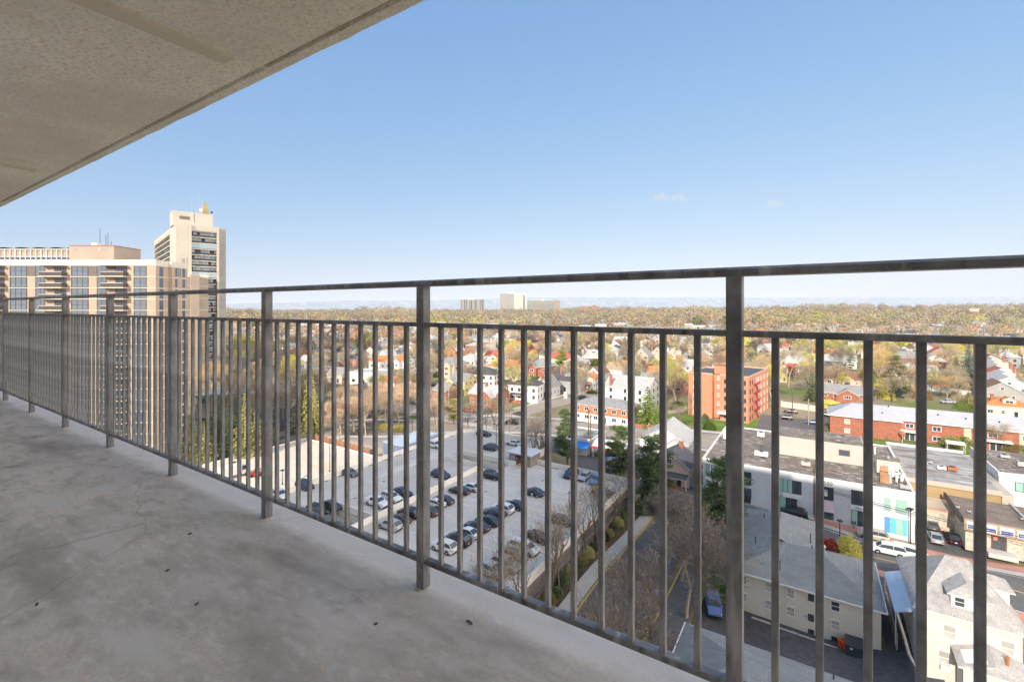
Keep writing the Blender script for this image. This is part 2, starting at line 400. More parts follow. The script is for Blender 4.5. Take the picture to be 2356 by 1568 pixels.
# far hills and plain
hm = M('haze_tinted_hills', (.19,.23,.27), .95, .3, .0012, var2=.35, scale2=.006)  # blue grey base colour carries part of the distance haze
def hillz(px, yd):
    fs = [(11000,0),(12300,.3),(13000,.75),(14000,1),(16000,.9),(21000,.6)]; f = 0
    for (a, fa), (c, fc) in zip(fs[:-1], fs[1:]):
        if a <= yd <= c: f = lerp(fa, fc, (yd-a)/(c-a))
    H = lerp(2, 15, sst(300, 900, px)) if px < 900 else lerp(15, 22, sst(900, 1350, px))
    H += 2.0*noise.noise(Vector((px*.006, 3.3, 0))) + .8*noise.noise(Vector((px*.03, 1.3, 0)))
    return -77 + f*(77 + H/F*14000) + f*9*noise.noise(Vector((px*.02, yd*.002, 5)))
hb = MB(); N = 160; rows = []
for yd in (11000,11600,12300,12650,13000,13500,14000,16000,21000):
    rows.append([((-600+3600*i/N-1178)/F*yd, yd, hillz(-600+3600*i/N, yd)) for i in range(N+1)])
for a, c in zip(rows[:-1], rows[1:]):
    for i in range(N): hb.face([a[i], a[i+1], c[i+1], c[i]])
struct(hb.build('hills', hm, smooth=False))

# ================================================================ BALCONY
fm = M('balcony_floor_concrete', (.6,.545,.485), .88, .16, 2.2, bump=.07, bscale=90, var2=.1, scale2=70, detail=8)
ramp_mix(fm, None, (.47,.44,.41), .8, .44, .7, 8)
ramp_mix(fm, None, (.7,.68,.66), 1.7, .52, .8, 10)
ramp_mix(fm, None, (.5,.53,.57), 60, .62, .7, 2)
ramp_mix(fm, None, (.66,.54,.42), 45, .62, .72, 2)
ramp_mix(fm, None, (.27,.24,.21), 3.2, .64, .76, 8)
ramp_mix(fm, None, (.68,.66,.63), 26, .5, .78, 15, stretch=(.6,1.2,1))
ramp_mix(fm, None, (.43,.4,.37), 11, .5, .72, 15, stretch=(.6,1.2,1))
ramp_mix(fm, None, (.62,.6,.57), 5, .54, .66, 15, stretch=(.5,1.2,1))
ramp_mix(fm, None, (.36,.33,.3), 2.6, .56, .7, 10, stretch=(.35,1.3,1))
n = fm.node_tree.nodes; l = fm.node_tree.links; pb = n['Principled BSDF']      # hairline cracks
tc = n.new('ShaderNodeTexCoord'); nz = n.new('ShaderNodeTexNoise'); nz.inputs['Scale'].default_value = 2.5; nz.inputs['Detail'].default_value = 8; l.new(tc.outputs['Object'], nz.inputs['Vector'])
va = n.new('ShaderNodeVectorMath'); va.operation = 'MULTIPLY_ADD'; va.inputs[1].default_value = (.22,.22,.22); l.new(nz.outputs['Color'], va.inputs[0]); l.new(tc.outputs['Object'], va.inputs[2])
vo = n.new('ShaderNodeTexVoronoi'); vo.feature = 'DISTANCE_TO_EDGE'; vo.inputs['Scale'].default_value = .55; l.new(va.outputs[0], vo.inputs['Vector'])
mr = n.new('ShaderNodeMapRange'); mr.inputs[1].default_value = .0008; mr.inputs[2].default_value = .0032; mr.inputs[3].default_value = .3; mr.inputs[4].default_value = 0; l.new(vo.outputs['Distance'], mr.inputs[0])
mx = n.new('ShaderNodeMix'); mx.data_type = 'RGBA'; l.new(mr.outputs[0], mx.inputs[0]); l.new(pb.inputs['Base Color'].links[0].from_socket, mx.inputs[6]); mx.inputs[7].default_value = (.2,.18,.16,1); l.new(mx.outputs[2], pb.inputs['Base Color'])
# paler band towards the slab's edge
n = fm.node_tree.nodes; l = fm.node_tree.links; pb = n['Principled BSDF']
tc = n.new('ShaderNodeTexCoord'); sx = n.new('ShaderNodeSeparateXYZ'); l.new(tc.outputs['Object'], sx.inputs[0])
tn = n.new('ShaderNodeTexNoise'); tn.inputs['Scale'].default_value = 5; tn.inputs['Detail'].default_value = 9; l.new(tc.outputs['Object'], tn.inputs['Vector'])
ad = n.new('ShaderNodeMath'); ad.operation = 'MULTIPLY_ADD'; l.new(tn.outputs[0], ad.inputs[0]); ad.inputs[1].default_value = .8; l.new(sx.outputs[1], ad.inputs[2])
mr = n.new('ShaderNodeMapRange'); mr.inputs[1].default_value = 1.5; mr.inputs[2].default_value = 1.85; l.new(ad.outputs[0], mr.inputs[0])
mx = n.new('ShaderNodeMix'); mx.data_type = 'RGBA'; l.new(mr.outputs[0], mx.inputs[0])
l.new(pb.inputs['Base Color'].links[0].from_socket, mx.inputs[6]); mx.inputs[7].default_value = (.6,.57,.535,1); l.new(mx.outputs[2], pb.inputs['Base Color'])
def gobj(o, z=0): o.rotation_euler = (0,0,GZ); o.location = (0,0,z); return o
HF = -1.02; HC = 1.262; LE = 1.416; VL, VRT = -16.4, 2.1
fb = MB()
# floor: gridded top with gentle unevenness and a worn outer arris
vs_ = [VL + (VRT-VL)*i/240 for i in range(241)]; us_ = [-.55 + (LE+.55)*i/36 for i in range(37)]
for j, u in enumerate(us_):
    for i, v in enumerate(vs_):
        e = .006*noise.noise(Vector((v*3, 9, 0)))+.004*noise.noise(Vector((v*11, 4, 0))) if j == 36 else 0
        z = .006*noise.noise(Vector((v*.9, u*.9, 0))) + .0025*noise.noise(Vector((v*5, u*5, 3)))
        if j == 36: z -= .006+.006*abs(noise.noise(Vector((v*9, 2, 0))))
        fb.v.append((v, u+e, z))
for j in range(36):
    for i in range(240):
        a = j*241+i; fb.f.append((a, a+1, a+242, a+241)); fb.m.append(0)
k = len(fb.v)
for i, v in enumerate(vs_):
    p = fb.v[36*241+i]; fb.v.append((p[0], p[1], -.2))
for i in range(240):
    a = 36*241+i; fb.f.append((a, a+1, k+i+1, k+i)); fb.m.append(0)
fb.box(VL, VRT, -.55, LE-.01, -.21, -.015)
struct(gobj(fb.build('balcony_floor', fm, smooth=True), HF))
cm = M('balcony_ceiling_stucco', (.93,.885,.8), .9, .07, 1.1, bump=.9, bscale=38, var2=.04, scale2=9, detail=7)
ramp_mix(cm, None, (.83,.76,.65), 2.4, .6, .74, 8)
ramp_mix(cm, None, (.42,.36,.28), 22, .74, .8, 3)
ramp_mix(cm, None, (.78,.71,.6), 48, .5, .62, 10)
ramp_mix(cm, None, (.74,.68,.58), .9, .45, .75, 10)
cb = MB(); T = .2
cb.box(VL, VRT, -.55, 1.33, 0.0, T)            # soffit
gr = []; prev = VL
cb.box(VL, VRT, 1.36, LE-.012, .001, T-.001)  # lip beyond the drip groove
cb.box(VL, VRT, 1.33, 1.36, .06, T-.002)
# rough outer arris
k = len(cb.v)
for i, v in enumerate(vs_):
    e = .005*noise.noise(Vector((v*4, 19, 0)))+.003*noise.noise(Vector((v*15, 4, 7)))
    cb.v += [(v, LE-.013, .0035), (v, LE+e, .006), (v, LE+e, T)]
for i in range(240):
    a = k+i*3; cb.f += [(a, a+1, a+4, a+3), (a+1, a+2, a+5, a+4)]; cb.m += [0, 0]
cei = struct(gobj(cb.build('balcony_ceiling', cm), HC))
# formwork board marks: shallow raised strips under the soffit, and bridges across the drip groove
sb = MB(); stc = M('balcony_ceiling_stucco_board_mark', (.74,.66,.54), .9, .07, 1.1, bump=.4, bscale=60)
for t0 in (2.5, 6.0, 9.5, 13.0):
    sb.box(-t0-.05, -t0+.05, -.55, 1.2, -.012, .0)
for t0 in (2.44, 4.255, 5.35, 6.67, 8.2, 10.4, 12.4): sb.box(-t0-.02, -t0+.02, 1.329, 1.361, .004, .04)
struct(gobj(sb.build('balcony_ceiling_board_marks', stc), HC))
# the tower block this balcony belongs to
tb = MB(); bw = M('painted_facade', (.92,.88,.8), .8, .03, .4)
tower_root = thing('apartment_block', 'pale apartment block that carries the balcony in the foreground', 'apartment building', (0,0,0), GZ)
bt = MB()
bt.box(-88, 2.15, -9, -.55, HF-42.6, 24, 0); bt.box(-88, 13.9, -19, -9.01, HF-42.6, 28, 0)
bt.build('wall', bw, tower_root)
bs = MB()
for k in range(-15, 9):
    z = HF + k*(HC-HF+.2)
    if k in (0, 1): bs.box(-88, VL, -.55, LE-.02, z-.2, z); continue
    bs.box(-88, 2.1, -.55, LE-.02, z-.2, z)
bs.build('balcony_slabs', bw, tower_root)
# sliding door behind the camera
sdv = MB(); sdv.box(-1.6, 1.1, -.55, -.5, HF+.05, HC-.25, 1); sdv.box(-1.5,-.25,-.5,-.48,HF+.12,HC-.32,0); sdv.box(-.15,1.0,-.5,-.48,HF+.12,HC-.32,0)
sdv.build('sliding_door', [glass, white], tower_root)

# ---- railing
rm = M('weathered_grey_rail_paint', (.2,.2,.205), .42, .3, 5, bump=.1, bscale=60, spec=.5, detail=8, var2=.15, scale2=30)
ramp_mix(rm, None, (.105,.1,.095), 6, .48, .68, 8)
ramp_mix(rm, None, (.4,.4,.4), 9, .66, .76, 8)
ramp_mix(rm, None, (.4,.39,.38), 5, .57, .7, 10, stretch=(5,5,.6))
ramp_mix(rm, None, (.07,.065,.06), 4, .56, .7, 10, stretch=(6,6,.5))
rail = thing('balcony_railing', 'dark grey painted metal balcony railing with slim square balusters', 'railing', (0,0,0), GZ)
L0, L1 = 1.227, 1.265; SP = 1.034; T0 = .1596
def beam(name, v0, v1, u0, u1, z0, z1, be=.003, parent=rail):
    b = MB(); ring = []
    for v in (v0, v1):
        ring.append([(v,u0+be,z0),(v,u1-be,z0),(v,u1,z0+be),(v,u1,z1-be),(v,u1-be,z1),(v,u0+be,z1),(v,u0,z1-be),(v,u0,z0+be)])
    b.loft(ring); return b.build(name, rm, parent)
def upright(v0, v1, u0, u1, z0, z1, be=.002):
    b = MB(); ring = []
    for z in (z0, z1):
        ring.append([(v0+be,u0,z),(v1-be,u0,z),(v1,u0+be,z),(v1,u1-be,z),(v1-be,u1,z),(v0+be,u1,z),(v0,u1-be,z),(v0,u0+be,z)])
    b.loft(ring); return b
post_me = upright(-.018, .018, L0, L1, HF-.06, .076).mesh('post', [rm])
bal_me = upright(-.008, .008, L0+.011, L0+.027, -.913, -.068, .0015).mesh('baluster', [rm])
foot = MB(); foot.loft([[(cos(t)*r1*.9, (L0+L1)/2+sin(t)*r1*1.1, HF-.005+z) for t in [2*pi*i/10 for i in range(10)]] for r1, z in ((.036,0),(.03,.005),(.024,.008))])
foot_me = foot.mesh('mortar_foot', [M('mortar', (.42,.4,.37), .95, .25, 20)])
NB = 15; stuffb = MB(); nb = 0
for k in range(-2, NB+1):
    v = -T0 - k*SP - .0
    p = obj('post', post_me, rail, (v,0,0)); obj('mortar_foot', foot_me, p)
for k in range(-1, NB+1):
    va = -T0 - k*SP + .018; vb = -T0 - (k-1)*SP - .018
    beam('bottom_rail', va, vb, L0+.003, L0+.035, -.928, -.911)
    beam('middle_rail', va, vb, L0+.003, L0+.035, -.0715, -.0565)
    for j in range(1, 12):
        v = -T0 - k*SP + SP*j/12
        if nb < 100: obj('baluster', bal_me, rail, (v,0,0)); nb += 1
        else: stuffb.box(v-.008, v+.008, L0+.011, L0+.027, -.913, -.068)
VE = -T0 + 2*SP        # the railing turns back to the facade here
for z0_, z1_, nm_ in ((-.928,-.911,'bottom_rail'),(-.0715,-.0565,'middle_rail'),(.0745,.0965,'handrail')): MB().box(VE-.016,VE+.016,-.545,L0-.001,z0_,z1_).build(nm_, rm, rail)
for j in range(20): stuffb.box(VE-.008, VE+.008, -.5+j*.086, -.484+j*.086, -.913, -.068)
so = stuffb.build('baluster', rm, rail); so['kind'] = 'stuff'
hr = MB(); ring = []
for v in (-T0-NB*SP-.1, -T0+2*SP+.026):
    c = (L0+L1)/2; ring.append([(v,c-.026,.080),(v,c-.022,.0745),(v,c+.022,.0745),(v,c+.026,.080),(v,c+.026,.090),(v,c+.014,.0965),(v,c-.014,.0965),(v,c-.026,.090)])
hr.loft(ring); hr.build('handrail', rm, rail)
# bits of dry leaf and grit lying on the floor
lm = M('dry_leaf', (.12,.085,.06), .9, .2, 30)
for i, (px, py, s, lab) in enumerate([(437,1233,.016,'small dark dead leaf curled on the balcony floor'),(386,1318,.013,'tiny dark seed pod lying on the balcony floor'),
                                (1080,1441,.02,'flattened dark clump of dirt on the floor near the railing'),(865,1443,.01,'tiny dark crumb of grit near the right of the balcony floor'),
                                (452,1397,.011,'dark speck of grit in the lower middle of the floor'),(85,1398,.012,'small brown leaf scrap at the lower left of the floor')]):
    x, y, z = at(px, py, HF); b = MB(); rg = []
    for a in range(7): rg.append((cos(a*.9)*s*(.6+.5*random.random()), sin(a*.9)*s*.45*(.6+.6*random.random()), .004+.006*random.random()))
    for a in range(7): b.face([(0,0,.012), rg[a], rg[(a+1)%7]]); b.face([(0,0,0.002), rg[(a+1)%7], rg[a]])
    tag(b.build('leaf_scrap', lm, None, loc=(x,y,z+.006), rz=i*1.1), lab, 'debris', 'scraps of leaf and grit on the balcony floor')
# ================================================================ TREES
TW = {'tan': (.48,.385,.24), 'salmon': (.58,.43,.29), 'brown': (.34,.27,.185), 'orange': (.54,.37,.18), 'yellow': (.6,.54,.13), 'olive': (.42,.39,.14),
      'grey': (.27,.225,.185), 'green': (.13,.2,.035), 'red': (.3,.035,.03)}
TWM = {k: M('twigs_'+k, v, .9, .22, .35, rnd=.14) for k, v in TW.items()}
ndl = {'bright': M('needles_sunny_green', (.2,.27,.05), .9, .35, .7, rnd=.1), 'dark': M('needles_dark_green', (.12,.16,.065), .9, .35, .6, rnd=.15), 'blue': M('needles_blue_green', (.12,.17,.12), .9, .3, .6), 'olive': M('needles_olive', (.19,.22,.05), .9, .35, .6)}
for m in list(TWM.values()) + list(ndl.values()):
    m.node_tree.nodes['Principled BSDF'].inputs['Specular IOR Level'].default_value = .1
def bare_tree(seed, H, R0, depth=4, twigs=3600, tl=(.5,1.1), tw=.045, spread=.62, upright=0., trunk_r=.28, fork=.22):
    rnd = random.Random(seed); tb = MB(); tips = []
    def grow(p, d, L, r, k):
        q = p; dd = d.copy(); seg = 3
        for s_ in range(seg):
            nd = (dd + Vector((rnd.gauss(0,.12), rnd.gauss(0,.12), rnd.gauss(.04+upright*.1,.06)))).normalized()
            q2 = q + nd*L/seg; r2 = r*(1-.16)
            tb.tube(q, q2, r, r2, 6 if k < 2 else 4, cap=False); q, dd, r = q2, nd, r2
            if k >= 2: tips.append((q.copy(), nd.copy(), k))
        if k >= depth: return
        n = rnd.choice([2,3,3,4]) if k else rnd.choice([4,5])
        a0 = rnd.random()*6.28
        for i in range(n):
            a = a0 + 6.28*i/n + rnd.gauss(0,.3); sp = spread*(rnd.uniform(.65,1.2)); 
            side = dd.orthogonal().normalized(); side = Matrix.Rotation(a, 3, dd) @ side
            nd = (dd*cos(sp) + side*sin(sp) + Vector((0,0,upright*.4))).normalized()
            grow(q - dd*rnd.uniform(0,.15)*L, nd, L*rnd.uniform(.62,.86), r*rnd.uniform(.55,.72), k+1)
    grow(Vector((0,0,-.4)), Vector((rnd.gauss(0,.04),rnd.gauss(0,.04),1)).normalized(), H*fork+.4, trunk_r, 0)
    mz = max(t[0].z for t in tips); s_ = (H*.95)/mz if mz > 0 else 1
    mr = sorted(sqrt(t[0].x**2+t[0].y**2) for t in tips)[int(len(tips)*.93)]; sr = R0/max(mr,.1)
    tb.v = [(x*lerp(1,sr,sst(.5,3,z)), y*lerp(1,sr,sst(.5,3,z)), z*s_) for x,y,z in tb.v]
    cb = MB()
    for i in range(twigs):
        p, d, k = rnd.choice(tips); p = Vector((p.x*sr, p.y*sr, p.z*s_))
        p = p + Vector((rnd.gauss(0,.35),rnd.gauss(0,.35),rnd.gauss(0,.35)))
        o = Vector((p.x*.5, p.y*.5, (p.z-H*.45)*.5)).normalized()
        nd = (d*.5 + o*.6 + Vector((rnd.gauss(0,.6),rnd.gauss(0,.6),rnd.gauss(.15,.5)))).normalized()
        L = rnd.uniform(*tl); sd_ = nd.orthogonal().normalized(); sd_ = Matrix.Rotation(rnd.random()*6.28, 3, nd) @ sd_; wv = tw*rnd.uniform(.6,1.3)
        e = p+nd*L; m_ = p+nd*L*.5+Vector((rnd.gauss(0,.06),)*3)
        cb.face([p-sd_*wv*.5, p+sd_*wv*.5, m_+sd_*wv*.5, e, m_-sd_*wv*.5])
    return tb, cb
def spruce(seed, H, Rb, layers=26, per=13, mats='dark', droop=.25, open_=0, cs=1.0):
    rnd = random.Random(seed); tb = MB(); cb = MB()
    tb.tube((0,0,-.4),(0,0,H*.97),.022*H,.02,6)
    for k in range(layers):
        f = k/(layers-1); z0 = H*(.06+.9*f); rad = Rb*(1-f)**.85*rnd.uniform(.82,1.12)+.25
        n = max(4, int(per*(1-f*.6))); a0 = rnd.random()*6.28
        for i in range(n):
            if rnd.random() < open_: continue
            a = a0+6.28*i/n+rnd.gauss(0,.12); rl = rad*rnd.uniform(.7,1.15)
            dx, dy = cos(a), sin(a)
            if rnd.random() < .3: tb.tube((0,0,z0),(dx*rl*.85,dy*rl*.85,z0-droop*rl*.7),.035,.012,3,cap=False)
            m = max(3, int(rl*3.0))
            for j in range(m):
                t = (j+.6)/m; px, py, pz_ = dx*rl*t, dy*rl*t, z0 - droop*rl*t*t + rnd.gauss(0,.07)
                for q in range(5):
                    s_ = cs*rnd.uniform(.22,.5)*(1.15-.4*t); aa = a+rnd.gauss(0,.9); ex, ey = cos(aa)*s_, sin(aa)*s_
                    wx, wy = -sin(aa)*s_*.3, cos(aa)*s_*.3; jz = rnd.gauss(-.05,.12)
                    jx, jy = rnd.gauss(0,.14), rnd.gauss(0,.14)
                    cb.face([(px+jx-wx,py+jy-wy,pz_), (px+jx+wx,py+jy+wy,pz_+rnd.gauss(0,.1)), (px+jx+ex,py+jy+ey,pz_+jz-.06)])
    return tb, cb
def pine(seed, H, Rb, mats='dark'):
    rnd = random.Random(seed); tb = MB(); cb = MB(); x = y = 0; p = Vector((0,0,-.4)); pts = [p]
    for k in range(8):
        q = p+Vector((rnd.gauss(0,.12),rnd.gauss(0,.12),(H+.3)/8)); tb.tube(p,q,.03*H*(1-k/8.5)+.02,.03*H*(1-(k+1)/8.5)+.02,7,cap=False); p = q; pts.append(q)
    for k in range(58):
        f = rnd.uniform(.16,.98); i = min(7,int(f*8)); c = pts[i].lerp(pts[i+1], f*8-i)
        a = rnd.random()*6.28; L = Rb*rnd.uniform(.45,1.1)*(1.08-f)**.55*(1 if f > .35 else .75)
        e = c + Vector((cos(a)*L, sin(a)*L, L*rnd.uniform(-.05,.3))); tb.tube(c,e,.07,.025,4,cap=False)
        for j in range(int(8+L*4)):
            t = rnd.uniform(.35,1.05); g = c.lerp(e,t)+Vector((rnd.gauss(0,.4),rnd.gauss(0,.4),rnd.gauss(.1,.12)))
            for q in range(13):
                s_ = rnd.uniform(.3,.7); d = Vector((rnd.gauss(0,1),rnd.gauss(0,1),rnd.gauss(.35,.5))).normalized(); sd_ = d.orthogonal().normalized()*s_*.2
                cc = g+Vector((rnd.gauss(0,.32),rnd.gauss(0,.32),rnd.gauss(0,.13)))
                cb.face([cc-sd_, cc+sd_, cc+d*s_])
    return tb, cb
def bush(seed, rx, ry, rz_, n=900, s0=.16):
    rnd = random.Random(seed); tb = MB(); cb = MB()
    for i in range(5):
        a = rnd.random()*6.28; tb.tube((0,0,-.1),(cos(a)*rx*.5,sin(a)*ry*.5,rz_*.9),.03,.01,4,cap=False)
    for i in range(n):
        d = Vector((rnd.gauss(0,1),rnd.gauss(0,1),abs(rnd.gauss(0,1)))).normalized(); r = rnd.uniform(.72,1.04)*(1+.18*noise.noise(d*2.3+Vector((seed,0,0))))
        c = Vector((d.x*rx*r,d.y*ry*r,d.z*rz_*r)); e = Vector((rnd.gauss(0,1),rnd.gauss(0,1),rnd.gauss(0,1))).normalized()
        sd_ = e.orthogonal().normalized()*s0*.5; cb.face([c-sd_,c+sd_,c+e*s0*1.3])
    return tb, cb
PROTO = {}
def proto(kind, tcb, bm, tm):
    tb, cb = tcb; PROTO[kind] = (tb.mesh(kind+'_trunk', [bm], True), cb.mesh(kind+'_crown', [tm]))
BIGT = [proto('bareA', bare_tree(3,14,5.2,4,3400), barkl, TWM['tan']), proto('bareB', bare_tree(11,13,5.6,4,3400), bark, TWM['tan']),
        proto('bareC', bare_tree(23,16,5.0,4,3000,upright=.3,spread=.5), barkl, TWM['tan']),
        proto('vase', bare_tree(31,12,4.6,4,3000,upright=.15,spread=.55,fork=.12), barkl, TWM['salmon']),
        proto('openA', bare_tree(41,13,4.4,5,900,tl=(.5,1.2),tw=.04,upright=.35,spread=.5,trunk_r=.2,fork=.16), bark, TWM['grey']),
        proto('openB', bare_tree(47,11,3.0,4,600,tl=(.5,1.2),tw=.035,upright=.8,spread=.36,trunk_r=.15,fork=.12), bark, TWM['grey']),
        proto('spruce', spruce(5,16,4.2,cs=1.2), bark, ndl['dark']), proto('fir', spruce(8,13,5.4,15,17,droop=.1,open_=.08,cs=1.35), bark, ndl['bright']),
        proto('pine', pine(9,15,5.2), bark, ndl['dark']), proto('pineB', pine(19,14,4.6), bark, ndl['dark']),
        proto('bush', bush(2,1.7,1.7,1.8,2400), bark, TWM['green']), proto('hedge', bush(4,1.3,1.3,1.1,900), bark, TWM['olive']),
        proto('shrub', bush(6,1.5,1.5,2.4,2200,.13), bark, TWM['red']),
        proto('farA', bare_tree(53,13,5.4,3,1100,tl=(.9,1.8),tw=.2,trunk_r=.3), bark, TWM['tan']),
        proto('farB', bare_tree(59,14,5.2,3,1100,tl=(.9,1.8),tw=.2,trunk_r=.3,upright=.2), bark, TWM['tan']),
        proto('farC', bare_tree(61,12,5.8,3,1000,tl=(.9,1.8),tw=.22,trunk_r=.3), bark, TWM['tan']),
        proto('farpine', spruce(65,13,3.6,12,8,cs=1.7), bark, ndl['dark'])]
KN = {'bareA':'bare_tree','bareB':'bare_tree','bareC':'bare_tree','vase':'bare_tree','openA':'bare_tree','openB':'bare_tree','spruce':'spruce_tree','fir':'fir_tree','pine':'pine_tree','pineB':'pine_tree','bush':'bush','hedge':'low_shrub','shrub':'shrub','farA':'bare_tree','farB':'bare_tree','farC':'bare_tree','farpine':'evergreen_tree'}
def tree(kind, x, y, h=None, wd=None, mat=None, label='', cat='tree', group=None, rz=None, z=None):
    tm, cm_ = PROTO[kind]; base = {'bareA':14,'bareB':13,'bareC':16,'vase':12,'openA':13,'openB':11,'spruce':16,'fir':13,'pine':15,'pineB':14,'bush':1.8,'hedge':1.1,'shrub':2.4,'farA':13,'farB':14,'farC':12,'farpine':13}[kind]
    s_ = (h/base) if h else 1; ws = wd if wd else s_
    o = thing(KN[kind], label, cat, (x, y, (terr(x,y) if z is None else z)), random.random()*6.28 if rz is None else rz, group)
    o.scale = (ws, ws, s_)
    t = obj('trunk', tm, o); c = obj('crown', cm_, o)
    if mat: setmat(c, 0, TWM.get(mat) or ndl[mat])
    return o

# ================================================================ VEHICLES
def paint(n_, c, r=.28): return M('car_paint_'+n_, c, r, 0, spec=.6)
PAINT = {'white': paint('white', (.7,.7,.69)), 'black': paint('black', (.012,.012,.014)), 'navy': paint('navy', (.03,.045,.09)), 'grey': paint('grey', (.12,.125,.13)), 'dark grey': paint('dark_grey', (.05,.052,.058)),
         'silver': paint('silver', (.4,.41,.42)), 'blue': paint('blue', (.12,.2,.42)), 'brown': paint('brown', (.09,.055,.045)), 'red': paint('red', (.42,.02,.02)), 'tan': paint('tan', (.4,.36,.29)), 'bright blue': paint('bright_blue', (.03,.09,.32))}
tail = M('tail_lamp', (.35,.01,.01), .2, 0); headl = M('head_lamp', (.7,.72,.75), .1, 0); rim_m = M('wheel_rim', (.4,.4,.41), .35, 0, metal=.6)
SPEC = {  # station x (front +), half width, belt z, roof z or None
 'sedan': dict(L=4.7, W=.91, prof=[(2.35,.62,.62),(2.25,.8,.7),(1.6,.9,.82),(.95,.91,.93),(-1.55,.91,.97),(-2.2,.87,.98),(-2.35,.76,.86)], roof=[(1.0,.8,.95),(.35,.66,1.38),(-.4,.64,1.45),(-1.05,.66,1.4),(-1.85,.78,1.0)], cut=(.3,-1.05)),
 'suv': dict(L=4.65, W=.94, prof=[(2.3,.66,.75),(2.2,.84,.86),(1.6,.93,1.0),(1.05,.94,1.07),(-1.9,.94,1.1),(-2.25,.92,1.08),(-2.33,.82,.95)], roof=[(1.15,.84,1.08),(.45,.74,1.58),(-.5,.73,1.68),(-1.65,.74,1.64),(-2.18,.84,1.14)], cut=(.4,-1.7)),
 'pickup': dict(L=5.4, W=.95, prof=[(2.7,.7,.85),(2.6,.88,.98),(1.9,.95,1.08),(1.2,.95,1.13),(-.75,.95,1.14),(-2.6,.95,1.12),(-2.7,.92,1.05)], roof=[(1.3,.86,1.12),(.7,.76,1.62),(-.2,.75,1.72),(-.85,.76,1.66),(-1.15,.84,1.15)], cut=(.65,-.9)),
 'van': dict(L=5.0, W=.97, prof=[(2.45,.7,.8),(2.35,.88,.92),(1.8,.96,1.05),(1.4,.97,1.1),(-2.1,.97,1.12),(-2.4,.95,1.1),(-2.48,.85,.95)], roof=[(1.6,.86,1.1),(.9,.78,1.62),(-.3,.77,1.76),(-1.95,.78,1.72),(-2.38,.86,1.18)], cut=(.85,-2.0))}
CARM = {}
def car_meshes(t):
    if t in CARM: return CARM[t]
    S = SPEC[t]; pr = S['prof']; hw = S['W']
    body = MB(); rings = []
    for i, (x, w_, bz) in enumerate(pr):
        zb = .34 if i in (0, len(pr)-1) else .24
        rings.append([(x,-w_*.9,zb),(x,-w_,zb+.14),(x,-w_,bz-.2),(x,-w_*.93,bz),(x,w_*.93,bz),(x,w_,bz-.2),(x,w_,zb+.14),(x,w_*.9,zb)])
    # rounded nose and tail caps
    body.loft(rings)
    rf = S['roof']; top = []
    # roof panel and pillars
    r2 = [ [(x,-w_,z),( x,-w_*.86,z+.035),(x,w_*.86,z+.035),(x,w_,z),(x,w_*.9,z-.03),(x,-w_*.9,z-.03)] for x, w_, z in rf[1:4]]
    body.loft(r2)
    for s_ in (-1, 1):
        for a, c, t_ in ((rf[0],rf[1],.045),(rf[4],rf[3],.06)):
            body.tube((a[0],s_*a[1]*.97,a[2]-.03),(c[0],s_*c[1]*.97,c[2]),t_,t_*.8,4)
        xm = (rf[1][0]+rf[3][0])/2 - .1
        zb = pr[3][2]; body.tube((xm,s_*hw*.9,zb),(xm,s_*rf[2][1]*.98,rf[2][2]-.02),.04,.035,4)
        body.slab([(rf[0][0]-.2,s_*(hw+.13),pr[3][2]+.12),(rf[0][0]-.38,s_*(hw+.13),pr[3][2]+.12),(rf[0][0]-.38,s_*(hw-.06),pr[3][2]+.12),(rf[0][0]-.2,s_*(hw-.06),pr[3][2]+.12)],.12)
        if t == 'suv' or t == 'van': body.tube((rf[1][0],s_*.62,rf[2][2]+.06),(rf[3][0],s_*.62,rf[3][2]+.07),.022,.022,4)
    if t == 'pickup':  # open bed
        body.box(-2.55,-1.2,-.74,.74,1.115,1.125,0)
    # dark sill and bumpers kept in the paint mesh's second slot
    body.box(pr[-1][0]-.03,pr[-1][0]+.25,-pr[-2][1]*.92,pr[-2][1]*.92,.28,.5,1)
    body.box(pr[0][0]-.25,pr[0][0]+.04,-pr[1][1]*.9,pr[1][1]*.9,.28,.5,1)
    body.box(-1.0,1.0,-hw-.01,hw+.01,.2,.3,1)
    for s_ in (-1,1):
        for wx in (1.38*S['L']/4.7,-1.35*S['L']/4.7):
            body.tube((wx,s_*(hw-.12),.36),(wx,s_*(hw+.015),.36),.4,.4,14,1)
    ws = MB(); a, c = rf[0], rf[1]; ws.slab([(a[0]-.02,-a[1]*.93,a[2]),(a[0]-.02,a[1]*.93,a[2]),(c[0],c[1]*.93,c[2]+.01),(c[0],-c[1]*.93,c[2]+.01)],.03)
    rw = MB(); a, c = rf[4], rf[3]; rw.slab([(a[0]+.02,a[1]*.9,a[2]),(a[0]+.02,-a[1]*.9,a[2]),(c[0],-c[1]*.9,c[2]+.01),(c[0],c[1]*.9,c[2]+.01)],.03)
    sw = []
    for s_ in (-1,1):
        g = MB(); xs_ = [(rf[0][0]-.03,rf[0][2]),(rf[1][0],rf[1][2]),(rf[2][0],rf[2][2]),(rf[3][0],rf[3][2]),(rf[4][0]+.03,rf[4][2])]
        zb = pr[3][2]-.02
        up = [(x, s_*(lerp(.9*hw, .69, max(0,(z-zb)/.55)) ), z-.01) for x, z in xs_]
        lo = [(x, s_*.9*hw, zb) for x, z in (xs_[0],xs_[4])]
        poly = up + [lo[1], lo[0]] if abs(up[0][2]-zb) > .03 else up
        g.face(poly if s_ > 0 else poly[::-1]); g.face([(p[0],p[1]-s_*.03,p[2]) for p in (poly[::-1] if s_ > 0 else poly)]); sw.append(g.mesh('side_window',[glass]))
    wh = MB(); wh.tube((0,-.11,0),(0,.11,0),.33,.33,16,0); 
    rmh = MB(); rmh.tube((0,-.125,0),(0,.125,0),.2,.2,10,0)
